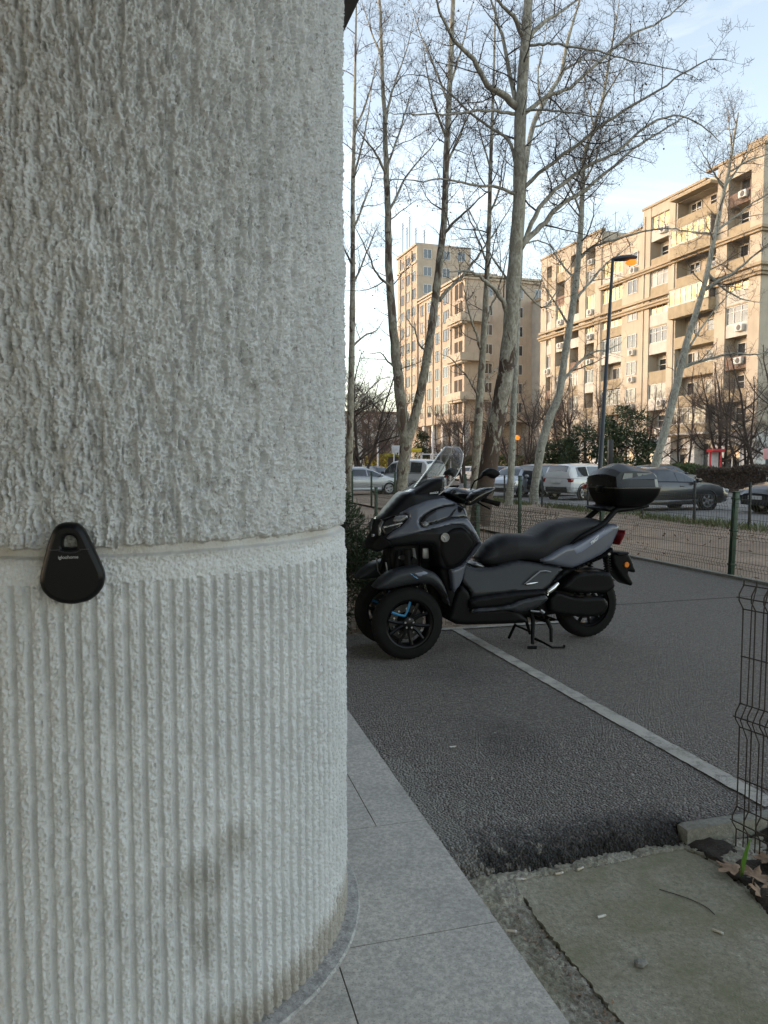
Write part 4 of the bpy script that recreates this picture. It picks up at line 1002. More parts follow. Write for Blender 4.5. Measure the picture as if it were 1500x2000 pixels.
def hero_tree(label, depth, trunk, limbs, bark, seed, dens=2.4, tl=1.5, rec=2, foot=None, twigmat=None, cat='tree', tn=10):
    """trunk: [(u, v, width_px)]; limbs: [(points px, depth change at the tip, width px, twig density)]"""
    rr = random.Random(seed); mt = MB(); mc = MB(); balls = []
    base = None; pts = []; rad = []
    for u, v, w in trunk:
        p = at(u, v, depth); pts.append(p); rad.append(w*0.92*depth/F/2)
    if foot is not None:
        g = Vector((foot[0], foot[1], -0.12)); pts.insert(0, g); rad.insert(0, rad[0]*1.28)
    sp = smooth_path(pts, 5); sr = []
    for i in range(len(rad)-1): sr += [rad[i]+(rad[i+1]-rad[i])*j/5 for j in range(5)]
    sr.append(rad[-1])
    sr = [r*(1+0.05*math.sin(i*1.7+seed)) for i, r in enumerate(sr)]
    org = Vector((sp[0].x, sp[0].y, 0))
    root = empty('plane_tree', org); tag(root, label, cat, 'bare plane trees')
    loc = lambda L_: [p-org for p in L_]
    mt.tube(loc(sp), sr, tn)
    top = int(len(sp)*0.45)
    twigs(mc, rr, loc(sp[top:]), sr[top:], dens*0.7, tl*1.2, rec, balls=balls)
    for lp, dd, w, den in limbs:
        n_ = len(lp); q = [at(u, v, depth+dd*(i/(n_-1))**1.2) for i, (u, v) in enumerate(lp)]
        s2 = smooth_path(q, 4, 0.012, rr); r0 = w*depth/F/2
        rd = [max(0.006, r0*(1-0.86*i/(len(s2)-1))) for i in range(len(s2))]
        mt.tube(loc(s2), rd, 7)
        twigs(mc, rr, loc(s2), rd, den, tl, rec, balls=balls)
    mt.build('trunk', bark, root, 180)
    c_ = mc.build('crown', twigmat or M_twig, root, None)
    if balls:
        b = MB(); 
        for p in balls: seed_ball(b, p, 0.016*min(1.6, depth/14))
        o = b.build('seed_balls', M_twig_b, c_, None); o['kind'] = 'stuff'
    return root
D1 = 18.0
hero_tree('thick plane tree with dark flaking bark behind the scooter handlebar', D1,
  [(946, 960, 38), (968, 830, 37), (985, 745, 35), (996, 650, 32), (1002, 560, 29), (1010, 450, 27), (1014, 387, 26), (1016, 238, 24), (1024, 111, 21), (1032, 0, 19), (1042, -120, 15), (1046, -300, 9), (1050, -480, 4)],
  [([(1010, 210), (980, 182), (952, 166), (924, 116), (891, 83), (858, 22), (838, -60)], -2.0, 15, 2.3),
   ([(1013, 220), (996, 144), (980, 66), (958, 0), (935, -80)], 1.2, 11, 2.3),
   ([(1024, 75), (1002, 33), (974, 0), (930, -60)], -1.0, 11, 2.3),
   ([(1030, 75), (1060, 45), (1085, 28), (1129, 0), (1180, -50)], 1.4, 10, 2.3),
   ([(1020, 226), (1068, 188), (1113, 171), (1162, 127), (1229, 72), (1295, 39), (1340, 0), (1380, -30)], 1.8, 9, 3.0),
   ([(1006, 224), (970, 216), (935, 216), (864, 224), (797, 221), (755, 222)], -2.0, 7, 2.4),
   ([(1007, 318), (991, 271), (947, 243), (891, 194), (853, 160), (819, 147), (775, 150)], 1.5, 7, 2.6),
   ([(1016, 372), (1068, 326), (1135, 277), (1201, 227), (1268, 188), (1334, 144), (1384, 116), (1420, 118)], -1.6, 8, 3.0),
   ([(1018, 486), (1046, 420), (1085, 371), (1151, 321), (1201, 299), (1268, 243), (1328, 227), (1380, 255), (1408, 277)], 1.0, 10, 3.0),
   ([(1016, 480), (1057, 443), (1090, 404), (1135, 376), (1185, 337), (1256, 277), (1323, 238), (1360, 210)], 2.2, 12, 2.6),
   ([(1014, 384), (980, 368), (930, 362), (875, 351), (808, 354), (725, 346)], -1.5, 7, 2.4),
   ([(1016, 216), (1068, 215), (1101, 219), (1168, 227), (1207, 238), (1250, 236)], -2.4, 5, 2.6),
   ([(1020, 92), (1055, 86), (1090, 86), (1168, 100), (1234, 119), (1323, 138), (1370, 160)], -1.2, 6, 2.6),
   ([(993, 622), (985, 594), (970, 570), (949, 551), (922, 533), (895, 529), (877, 532)], -0.8, 12, 0.8),
   ([(1002, 540), (1057, 600), (1095, 560), (1140, 520), (1190, 500)], 1.6, 4, 2.0),
   ([(1000, 560), (960, 500), (930, 440), (905, 390)], 1.6, 5, 2.0)],
  M_bark_old, 21, 2.3, 1.25, 2, (0.128*D1+0.0, D1))
D3 = 24.0
hero_tree('forked plane tree with two slender stems behind the scooter windscreen', D3,
  [(783, 965, 27), (788, 915, 25), (794, 862, 26), (803, 840, 22), (818, 780, 20), (830, 720, 19), (843, 640, 18), (853, 560, 17), (862, 480, 15), (868, 420, 14), (872, 300, 13), (879, 150, 11), (885, 0, 9), (890, -150, 6), (893, -300, 3)],
  [([(793, 868), (786, 815), (778, 740), (772, 690), (764, 600), (759, 520), (757, 420), (754, 330), (752, 250), (746, 120), (741, 0), (738, -120)], 0.8, 24, 1.6),
   ([(757, 420), (775, 380), (800, 335), (840, 290), (870, 250)], 1.2, 6, 2.4), ([(754, 340), (735, 300), (710, 270), (690, 240)], -1.5, 6, 2.4),
   ([(752, 240), (765, 180), (790, 110), (810, 30)], 1.5, 6, 2.4), ([(745, 110), (725, 60), (705, 0)], 1.0, 5, 2.4), ([(762, 560), (745, 545), (728, 520), (708, 470), (690, 440)], -1.2, 6, 2.0),
   ([(858, 586), (880, 560), (908, 534), (930, 505), (951, 474), (985, 425), (1010, 380)], 1.8, 8, 2.2), ([(866, 460), (890, 430), (925, 400), (965, 360)], -1.6, 7, 2.2), ([(870, 330), (895, 270), (925, 210), (960, 160)], 1.5, 6, 2.4),
   ([(872, 270), (850, 210), (835, 150), (825, 80)], -1.6, 6, 2.4), ([(878, 170), (900, 100), (915, 40), (930, -20)], 1.5, 5, 2.4), ([(838, 690), (820, 672), (808, 640), (790, 618)], -1.0, 5, 1.6), ([(775, 720), (758, 706), (742, 690), (720, 692)], 0.8, 5, 1.5),
   ([(754, 330), (780, 260), (800, 190), (835, 120)], 2.0, 5, 2.4), ([(876, 200), (845, 120), (820, 60), (800, 0)], 2.0, 5, 2.4)],
  M_bark, 22, 2.1, 1.35, 2, (0.0245*D3, D3))
D2 = 22.0
hero_tree('slim plane tree standing just left of the thickest trunk', D2,
  [(925, 985, 19), (931, 880, 18), (936, 790, 17), (941, 720, 15), (946, 640, 13), (950, 560, 11), (955, 450, 9), (958, 330, 8), (962, 220, 6), (966, 90, 4), (968, -30, 2.5)],
  [([(940, 690), (930, 650), (922, 632), (912, 590), (905, 560), (896, 520)], -1.0, 6, 2.0), ([(945, 650), (960, 600), (975, 560), (990, 500), (1000, 450)], 1.2, 5, 2.0), ([(952, 520), (935, 470), (915, 420), (900, 360)], 1.4, 5, 2.3),
   ([(956, 420), (975, 370), (985, 310), (1000, 250)], -1.2, 5, 2.3), ([(938, 770), (955, 735), (975, 715), (990, 700)], 0.8, 5, 1.6), ([(958, 330), (940, 270), (925, 210), (915, 150)], 1.0, 4, 2.4), ([(936, 780), (915, 740), (885, 705), (860, 690)], -1.0, 5, 1.5), ([(960, 250), (985, 190), (1000, 120)], 1.3, 4, 2.4)],
  M_bark, 23, 2.0, 1.1, 2, (0.119*D2, D2), tn=8)
D4 = 30.0
hero_tree('narrow plane tree hugging the edge of the white column', D4,
  [(680, 960, 16), (683, 860, 15), (686, 740, 13), (688, 620, 12), (689, 500, 10), (689, 380, 9), (692, 250, 7), (694, 120, 5), (696, 0, 3)],
  [([(688, 560), (705, 520), (725, 470), (745, 430)], 1.0, 5, 2.0), ([(689, 450), (710, 400), (728, 350), (748, 300)], 1.5, 5, 2.2), ([(690, 350), (706, 290), (720, 220), (728, 150)], -1.5, 5, 2.2), ([(688, 520), (670, 480), (655, 440)], 1.0, 5, 1.5), ([(686, 680), (712, 655), (735, 645), (752, 620)], 1.0, 5, 1.8),
   ([(684, 800), (712, 772), (738, 745), (762, 735)], 1.5, 5, 1.6), ([(692, 260), (715, 200), (735, 130), (750, 50)], 1.5, 5, 2.2)],
  M_bark, 24, 1.8, 1.4, 2, (-0.0485*D4, D4), tn=8)
D5 = 28.5
hero_tree('pale plane tree leaning right in front of the parked off-roaders', D5,
  [(1044, 955, 18), (1052, 905, 18), (1058, 868, 19), (1074, 815, 18), (1092, 770, 16), (1104, 690, 15), (1112, 640, 14), (1124, 560, 13), (1132, 480, 12), (1136, 409, 11), (1141, 310, 9), (1152, 270, 8), (1164, 238, 7), (1178, 190, 6), (1188, 130, 5), (1200, 60, 3), (1210, 0, 2)],
  [([(1097, 747), (1120, 720), (1153, 690), (1187, 683), (1215, 668)], 1.2, 7, 1.8), ([(1124, 585), (1145, 560), (1170, 530), (1190, 510), (1218, 490), (1243, 466)], 1.4, 6, 1.8), ([(1130, 508), (1150, 487), (1173, 477), (1220, 462), (1267, 450), (1310, 446), (1347, 453), (1385, 460)], -1.5, 6, 2.0),
   ([(1059, 868), (1066, 830), (1090, 790), (1100, 745), (1115, 725)], 0.8, 7, 1.2), ([(1136, 420), (1115, 370), (1095, 330), (1080, 280)], -1.6, 5, 2.4), ([(1140, 320), (1165, 290), (1200, 268), (1245, 250)], 1.4, 5, 2.4), ([(1138, 360), (1160, 320), (1175, 270), (1205, 220)], -2.0, 5, 2.4),
   ([(1126, 545), (1100, 520), (1075, 480), (1060, 440)], 1.5, 5, 2.2), ([(1112, 640), (1090, 600), (1070, 570), (1055, 540)], 1.2, 5, 1.8), ([(1160, 245), (1150, 200), (1140, 150), (1130, 90)], 1.2, 4, 2.4), ([(1175, 200), (1205, 150), (1240, 110), (1260, 70)], 1.5, 4, 2.4)],
  M_bark_pale, 25, 2.1, 1.6, 2, (0.2025*D5, D5), tn=9)
D6 = 32.0
hero_tree('pale leaning plane tree rising behind the dark grey saloon car', D6,
  [(1276, 930, 17), (1290, 872, 17), (1310, 800, 16), (1327, 730, 15), (1338, 680, 14), (1350, 640, 13), (1366, 590, 12), (1377, 550, 11), (1390, 490, 10), (1397, 453, 9), (1413, 377, 8), (1424, 330, 6), (1432, 280, 5), (1442, 220, 3)],
  [([(1333, 718), (1360, 708), (1390, 700), (1430, 690), (1465, 692), (1500, 688), (1540, 670)], -1.0, 7, 1.8), ([(1376, 566), (1405, 548), (1433, 533), (1465, 505), (1500, 480), (1545, 450)], -1.2, 8, 2.2), ([(1395, 455), (1420, 436), (1450, 413), (1480, 390), (1510, 372)], 1.4, 6, 2.2),
   ([(1415, 372), (1402, 350), (1390, 330), (1375, 305), (1362, 280)], -1.0, 5, 2.4), ([(1394, 458), (1370, 455), (1347, 452), (1320, 450)], 1.0, 5, 2.2), ([(1416, 365), (1440, 330), (1462, 300), (1480, 260)], 1.2, 5, 2.4), ([(1320, 750), (1318, 725), (1322, 705), (1316, 690)], 0.3, 6, 0.6),
   ([(1382, 535), (1410, 560), (1445, 582), (1490, 590)], 1.2, 6, 2.0), ([(1430, 300), (1425, 250), (1420, 200)], 1.0, 4, 2.4), ([(1340, 690), (1370, 640), (1400, 600), (1440, 560)], 1.5, 5, 1.6), ([(1420, 340), (1450, 320), (1500, 300), (1540, 290)], -1.0, 5, 2.4)],
  M_bark_pale, 26, 2.0, 1.7, 2, (0.365*D6, D6), tn=9)
# overhanging twig tips of a tree outside the frame, top right
hero_tree('pale plane tree stem rising behind the thickest trunk', 27.0,
  [(998, 930, 15), (1002, 820, 14), (1010, 640, 12), (1017, 480, 11), (1026, 330, 11), (1040, 250, 10), (1057, 210, 10), (1078, 175, 9), (1096, 144, 8), (1107, 88, 7), (1120, 40, 5), (1132, 0, 4), (1150, -90, 2)],
  [([(1057, 210), (1050, 150), (1060, 90), (1070, 30)], 1.0, 5, 2.4), ([(1096, 144), (1130, 120), (1160, 118), (1200, 130)], 1.2, 5, 2.4), ([(1040, 250), (1075, 235), (1120, 200), (1150, 170)], -1.2, 4, 2.4), ([(1017, 480), (1050, 470), (1085, 490), (1110, 540)], 1.0, 4, 2.0)],
  M_bark_pale, 27, 1.8, 1.4, 2, (0.168*27, 27.0), tn=8)

# ---- smaller street trees in front of the buildings
def bush_tree_mesh(seed, h, spread, trunks=3, dens=2.5, r0=0.10, rec=2, tl=1.4):
    rr = random.Random(seed); mt = MB(); mc = MB()
    for k in range(trunks):
        a = rr.random()*6.28; d = Vector((math.cos(a)*spread, math.sin(a)*spread, 1)).normalized()
        pts, de = wander(rr, Vector((0.15*math.cos(a), 0.15*math.sin(a), -0.1)), d, h*(0.8+0.3*rr.random()), 9, 0.10, 0.06)
        rd = [r0*(1-0.85*i/9)+0.008 for i in range(10)]; mt.tube(pts, rd, 6)
        twigs(mc, rr, pts[2:], rd[2:], dens, tl, rec)
        for j in range(5):
            i = 2+int(rr.random()*5); b = rr.random()*6.28
            q, _ = wander(rr, pts[i], Vector((math.cos(b), math.sin(b), 0.55)), h*0.42, 6, 0.16, 0.08); r2 = [rd[i]*0.55*(1-0.8*x/6)+0.006 for x in range(7)]
            mt.tube(q, r2, 5); twigs(mc, rr, q, r2, dens*1.15, tl*0.8, rec)
    return mt, mc
protos = []
for s_, (h, sp, tr_n, tm) in enumerate(((9.0, .28, 3, M_twig_b), (8.0, .42, 4, M_twig), (11.5, .20, 2, M_twig_b))):
    mt, mc = bush_tree_mesh(70+s_, h, sp, tr_n)
    root = empty('street_tree'); mt.build('trunk', M_bark_dark, root, 180); mc.build('crown', tm, root, None); protos.append(root)
spots = [  # px of the foot, distance, prototype, scale, label
 (1262, 56, 0, 1.0, 'dark spreading bare tree before the white ground floor, right of the lamp post'), (1412, 52, 1, 1.1, 'dark bare tree of several stems beside the red kiosk'), (1448, 54, 0, 1.0, 'dark bare tree close to the shaded corner of the beige building'),
 (1150, 62, 2, 0.9, 'thin bare tree in front of the building left of the lamp post'), (1112, 66, 1, 1.1, 'brownish bare tree with low fork behind the black off-roader'), (1012, 60, 1, 1.05, 'low dark bare tree beside the yellow globe lamp'),
 (1065, 72, 2, 0.95, 'tall bare tree against the left end of the beige building'), (905, 64, 1, 0.9, 'low spreading bare tree before the dark shop front of the tower'), (870, 80, 0, 1.0, 'bare tree at the foot of the tower columns'),
 (706, 55, 1, 1.25, 'dark bare tree arching over the silver car at left'), (740, 78, 0, 1.2, 'brown bare tree in the thicket left of the forked tree'), (700, 92, 2, 1.2, 'faint bare tree deep in the thicket by the column'), (765, 95, 0, 1.3, 'bare brown tree deep behind the forked tree'),
 (726, 66, 2, 1.0, 'thin upright bare tree between column and forked tree'), (1190, 66, 0, 0.95, 'bare tree standing close behind the lamp post'), (1332, 58, 2, 0.85, 'thin bare tree to the right of the leaning pale trunk'), (975, 84, 2, 1.0, 'tall faint bare tree before the shaded wall of the tower'), (1485, 50, 1, 1.15, 'bare tree whose twigs enter at the right edge')]
for i, (u, dd, k, s_, lab) in enumerate(spots):
    src = protos[k]; used_ = src.get('label') is not None
    o = copy_tree(src) if used_ else src
    p = at(u, 930, dd); o.location = (p.x, p.y, -0.05); o.scale = (s_, s_, s_*(0.95+0.1*((i*37) % 10)/10)); o.rotation_euler = (0, 0, i*2.1); tag(o, lab, 'tree', 'small bare street trees')
# ------------------------------------------------------------------ evergreen planting, leaves, grass
def m_leaf(name, a, b, rough=0.6):
    t = NT(name); n1 = t.noise(2.2, 5, 0.7); n2 = t.noise(30, 3, 0.7)
    c = t.mix(t.ramp(n1, [(0.32, 0.0), (0.68, 1.0)]), a, b); c = t.mix(t.ramp(n2, [(0.4, 0.0), (0.7, 0.6)]), c, tuple(x*1.5 for x in b))
    t.set(Base_Color=c, Roughness=rough); t.b.inputs['Specular IOR Level'].default_value = 0.3; return t.mat
M_thuja = m_leaf('conifer_green', (0.018, 0.032, 0.014), (0.045, 0.066, 0.028)); M_hedge = m_leaf('hedge_green', (0.028, 0.045, 0.014), (0.07, 0.095, 0.03)); M_hedge_b = m_leaf('hedge_brown', (0.048, 0.034, 0.026), (0.095, 0.072, 0.052))
M_grass = m_leaf('grass_green', (0.05, 0.07, 0.018), (0.12, 0.135, 0.045)); M_fallen = m_leaf('fallen_leaf', (0.14, 0.085, 0.052), (0.30, 0.20, 0.125)); M_yellow_bush = m_leaf('yellow_bush', (0.16, 0.15, 0.02), (0.30, 0.27, 0.04))
def leaf_quad(m, p, d, s, l, w):
    a = p-s*w/2; b = p+s*w/2; m.add([p, p+d*l*.45+s*w/2, p+d*l, p+d*l*.45-s*w/2], [(0, 1, 2, 3)])
def rnd_dir(rr): return Vector((rr.gauss(0, 1), rr.gauss(0, 1), rr.gauss(0, 1))).normalized()
def clump(m, rr, c, rad, n, l, w, up=0.25, shell=0.45):
    for i in range(n):
        d = rnd_dir(rr); k = (shell+(1-shell)*rr.random())
        p = c+Vector((d.x*rad[0], d.y*rad[1], d.z*rad[2]))*k
        e = (d+rnd_dir(rr)*0.8+Vector((0, 0, up))).normalized(); s = e.cross(rnd_dir(rr)).normalized()
        leaf_quad(m, p, e, s, l*(.6+.8*rr.random()), w*(.6+.8*rr.random()))
def shrub(name, label, loc, clumps, mat, seed, l=0.05, w=0.012, cat='shrub', group=None, stem=True, n=700, up=.25):
    rr = random.Random(seed); root = empty(name, loc); tag(root, label, cat, group)
    m = MB(); st = MB()
    for (x, y, z, rx, ry, rz) in clumps:
        clump(m, rr, Vector((x, y, z)), (rx, ry, rz), int(n*rx*rz/0.09), l, w, up)
        if stem: st.tube([Vector((x*.3, y*.3, -.05)), Vector((x*.7, y*.7, z*.5)), Vector((x, y, z))], [.02, .014, .006], 4)
    m.build('foliage', mat, root, None)
    if stem: st.build('trunk', M_bark_dark, root, 180)
    return root
rg = random.Random(5)
# dark conifer bush inside the garden fence, next to the column
cl = []
for i in range(30):
    a = rg.random()*6.28; z = 0.12+1.02*rg.random(); r = (0.60-0.30*abs(z-0.5))*math.sqrt(rg.random())
    cl.append((r*math.cos(a)*0.85, r*math.sin(a), z, .20, .20, .20))
shrub('conifer_bush', 'dark green conifer bush behind the garden mesh beside the column', tuple(P(6.85, 1.18, 0)), cl, M_thuja, 8, .075, .012, 'bush', None, True, 900, .5)
cl = [(0.45*math.cos(i*1.3)*(.3+.7*rg.random()), .4*math.sin(i*1.3), .1+.5*rg.random(), .22, .22, .2) for i in range(16)]
shrub('conifer_bush', 'lower dark bush behind the front wheels of the scooter', tuple(P(6.75, 1.95, 0)), cl, M_thuja, 9, .07, .012, 'bush', None, True, 800, .4)
# evergreens by the white ground floor
def cone_tree(label, u, d, h, r, mat, seed, n=46, round_=False):
    rr = random.Random(seed); p = at(u, 930, d); root = empty('evergreen_tree', (p.x, p.y, -0.05)); tag(root, label, 'tree', 'evergreens before the beige building')
    m = MB(); st = MB()
    for i in range(n):
        z = h*(0.08+0.92*rr.random()); a = rr.random()*6.28; k = (1-(z/h))**0.7 if not round_ else math.sqrt(max(0, 1-((z/h-.5)/.55)**2)); q = r*k*(.45+.6*rr.random())
        clump(m, rr, Vector((q*math.cos(a), q*math.sin(a), z)), (.55, .55, .42), 90, .26, .10, .1, .3)
    st.tube([(0, 0, -.1), (0, 0, h*.85)], [.12, .03], 6)
    m.build('crown', mat, root, None); st.build('trunk', M_bark_dark, root, 180); return root
cone_tree('dark green evergreen directly right of the lamp post', 1222, 55, 5.6, 1.9, M_thuja, 31, 60, True)
cone_tree('low dark evergreen left of the lamp post behind the white off-roader', 1140, 60, 4.4, 2.2, M_thuja, 32, 50, True)
cone_tree('evergreen right of the forked tree at the foot of the tower', 824, 85, 5.2, 1.4, M_thuja, 33, 46)
cone_tree('dark evergreen half hidden behind the pale leaning trunk of the off-roaders', 1085, 64, 3.4, 2.0, M_thuja, 34, 40, True)
def hedge(label, a, b, h, w, mat, seed, n, l=.16, lw=.07, name='hedge'):
    rr = random.Random(seed); m = MB(); a = Vector(a); b = Vector(b); d = b-a; s = Vector((-d.y, d.x, 0)).normalized()
    ln = d.length
    for i in range(n):
        t = rr.random(); hh = h*(0.93+0.14*math.sin(t*ln*1.1+seed)*rr.random()); x = rr.choice((-1, 1, 0)); z = hh*math.sqrt(rr.random())
        p = a+d*t+s*(w/2*(x if x else (rr.random()*2-1)))+Vector((0, 0, z if x else hh)); e = (rnd_dir(rr)+Vector((0, 0, .5))).normalized()
        leaf_quad(m, p, e, e.cross(rnd_dir(rr)).normalized(), l*(.6+.8*rr.random()), lw*(.6+.8*rr.random()))
    o = empty(name); tag(o, label, 'hedge'); m.build('foliage', mat, o, None)
    c = MB(); rz = Matrix.Translation(a) @ Matrix.Rotation(math.atan2(d.y, d.x), 4, 'Z'); c.box((0, -w*.42, -.1), (ln, w*.42, h*.86), 0, rz); c.build('inner_branches', M_bark_dark, o, None); return o
hA = at(1375, 930, 44); hB = at(1520, 930, 38)
hedge('bare brown clipped hedge along the grass at right', (hA.x, hA.y, 0), (hB.x, hB.y, 0), 1.35, 1.1, M_hedge_b, 3, 9000, .14, .05)
hA = at(1225, 930, 58); hB = at(1376, 930, 46)
hedge('dark green clipped hedge before the building entrance', (hA.x, hA.y, 0), (hB.x, hB.y, 0), 1.45, 1.2, M_hedge, 4, 9000)
hA = at(848, 930, 82); hB = at(1110, 930, 62)
hedge('long green hedge behind the parked cars', (hA.x, hA.y, 0), (hB.x, hB.y, 0), 2.3, 1.2, M_hedge, 5, 12000, .22, .1)
hA = at(724, 930, 80); hB = at(768, 930, 76)
hedge('yellowish flowering hedge far off left of the forked tree', (hA.x, hA.y, 0), (hB.x, hB.y, 0), 2.7, 1.5, M_yellow_bush, 6, 5000, .2, .1)
# leaf litter, grass, weeds: uncountable
rg = random.Random(77)
def scatter(name, mat, n, fn, l, w, flat=True, kindn='stuff'):
    m = MB()
    for i in range(n):
        p = fn(rg)
        if flat: e = Vector((rg.gauss(0, 1), rg.gauss(0, 1), rg.gauss(0, .25))).normalized(); s = (e.cross(Vector((0, 0, 1)))+Vector((0, 0, rg.gauss(0, .3)))).normalized()
        else: e = Vector((rg.gauss(0, .35), rg.gauss(0, .35), 1)).normalized(); s = e.cross(rnd_dir(rg)).normalized()
        leaf_quad(m, p, e, s, l*(.5+rg.random()), w*(.5+rg.random()))
    return tag(m.build(name, mat, None, None), kind='stuff')
def d_near(r): e = -3+19*r.random()**1.1; n = 6.85+5.8*r.random(); return P(e, n, .0)
scatter('leaf_litter', M_fallen, 2300, lambda r: P(-2+24*r.random(), 6.85+6.4*r.random()**.8, -.015+.01*r.random()), .075, .05)
scatter('leaf_litter', M_fallen, 900, lambda r: P(10.4+12*r.random(), -1+7.7*r.random(), -.07+.01*r.random()), .11, .08)
scatter('leaf_litter', M_fallen, 700, lambda r: P(6.2+4*r.random(), 1.0+2.2*r.random(), -.075+.01*r.random()), .09, .07)
def strip_grass(r):
    while True:
        e = 13+26*r.random(); n = 12.2+1.0*r.random()
        if fbm(np.array([e*.7]), np.array([n*1.2]), 5, 2)[0] > .46: return P(e, n, -.06)
scatter('grass', M_grass, 5200, strip_grass, .17, .018, False)
scatter('weeds', M_grass, 900, lambda r: P(3.5+6.6*r.random()**1.0, 6.72+abs(r.gauss(0, .05)), -.03), .07, .008, False)
scatter('grass', M_grass, 7000, lambda r: P(8+60*r.random(), 38+6*r.random(), -.03), .28, .03, False)
# grit and crumbs in the rubble strip and along the ledge
M_crumb = plain('crumb', (0.22, 0.19, 0.14), 0.9, 0, 0.5, 30)
def crumbs(r):
    t = r.random()
    u, v = (915+300*t+r.gauss(0, 22), 1700+300*t*1.05+r.gauss(0, 6)) if r.random() < .75 else (940+330*r.random(), 1716-60*r.random())
    p = gnd(u, v, -.068); return p
scatter('leaf_crumbs', M_crumb, 650, crumbs, .011, .0045)
scatter('leaf_crumbs', M_fallen, 170, crumbs, .016, .007)
scatter('grit', plain('grit', (0.30, 0.285, 0.26), 0.9), 620, lambda r: P(2.6+7*r.random()**1.4, 1.0+5.5*r.random(), .005), .017, .010)
# ------------------------------------------------------------------ the three-wheeled scooter.  local x forward, y left (towards us), z up
BK0 = gnd(1149, 1246)+EV*0.055; BK0.z = 0
BK_RZ = math.atan2(-NV.y, -NV.x)+0.02
BM = Matrix.Translation(BK0) @ Matrix.Rotation(BK_RZ, 4, 'Z'); BMI = BM.inverted()
_o = BMI @ Vector((0, 0, CAM_H))
def bl(u, v, y):
    """photo pixel -> bike coordinates (x, z) on the plane at side offset y"""
    d = BMI.to_3x3() @ ray(u, v); t = (y-_o.y)/d.y
    return (_o.x+d.x*t, _o.z+d.z*t)
WB = 1.635
scooter = empty('motor_scooter'); scooter.matrix_world = BM
tag(scooter, 'matt dark blue-grey three-wheeled scooter with tall screen and black top box', 'scooter')
def m_paintb(name, col, rough, coat=0.0, var=0.08, spec=0.4):
    t = NT(name); n1 = t.noise(5, 6, 0.65); n2 = t.noise(60, 4, 0.7)
    c = t.mix(t.ramp(n1, [(0.3, 0.0), (0.7, 1.0)]), tuple(x*(1-var) for x in col), tuple(x*(1+var) for x in col))
    c = t.mix(t.ramp(n2, [(0.55, 0.0), (0.75, 0.10)]), c, (0.07, 0.067, 0.063))
    t.set(Base_Color=c, Roughness=t.ramp(n1, [(0.3, max(0.03, rough-0.05)), (0.7, rough+0.06)])); t.b.inputs['Coat Weight'].default_value = coat; t.b.inputs['Coat Roughness'].default_value = 0.08; t.b.inputs['Specular IOR Level'].default_value = spec
    return t.mat
B_grey = m_paintb('body_blue_grey', (0.084, 0.093, 0.120), 0.32, 0.45); B_mat = m_paintb('body_matt_dark', (0.020, 0.0215, 0.025), 0.42, 0.05, .08, .22)
B_blk = m_paintb('plastic_black', (0.0045, 0.0045, 0.005), 0.45, 0, .08, .10); B_blk2 = m_paintb('body_black', (0.0075, 0.008, 0.0095), 0.36, .05, .08, .16); B_gloss = m_paintb('gloss_black', (0.006, 0.006, 0.007), 0.12, 0.6); B_seat = plain('seat_vinyl', (0.019, 0.0195, 0.022), 0.5, 0, 0.1, 6, 0.25, 350)
B_rub = plain('scooter_tyre', (0.008, 0.008, 0.008), 0.75, 0, 0.25, 14, 0.2, 120); B_rim = m_paintb('rim_black', (0.005, 0.005, 0.0055), 0.32, 0, .08, .18); B_blue = plain('rim_blue', (0.012, 0.16, 0.33), 0.4, 0, 0.1); B_blue2 = plain('sticker_blue', (0.10, 0.24, 0.42), 0.4); B_lav = plain('sticker_grey', (0.16, 0.18, 0.24), 0.4)
B_chr = plain('polished_alloy', (0.62, 0.62, 0.62), 0.22, 0.9, 0.06); B_alu = plain('cast_alloy', (0.22, 0.22, 0.22), 0.45, 0.7, 0.1); B_lens = plain('lamp_lens', (0.20, 0.205, 0.21), 0.08, 0.4, 0.3, 25); B_redl = plain('tail_lens', (0.16, 0.007, 0.008), 0.2); B_or = plain('amber_reflector', (0.72, 0.20, 0.015), 0.3); B_disc = plain('disc_steel', (0.05, 0.05, 0.05), 0.4, 0.7, 0.1); B_white = plain('decal_white', (0.75, 0.76, 0.78), 0.5)
for q_, sp_ in ((B_seat, .2), (B_rub, .12)): q_.node_tree.nodes['Principled BSDF'].inputs['Specular IOR Level'].default_value = sp_
t = NT('clear_screen'); tb = t.n('ShaderNodeBsdfTransparent', {'Color': (0.95, 0.955, 0.96, 1)}); gb = t.n('ShaderNodeBsdfGlossy', {'Roughness': 0.04, 'Color': (1, 1, 1, 1)}); lw = t.n('ShaderNodeLayerWeight', {'Blend': 0.42})
mx = t.n('ShaderNodeMixShader', {0: t.math('ADD', t.math('MULTIPLY', lw.outputs['Facing'], 0.55), 0.07), 1: tb.outputs[0], 2: gb.outputs[0]}); t.t.links.new(mx.outputs[0], t.out.inputs[0]); B_clear = t.mat

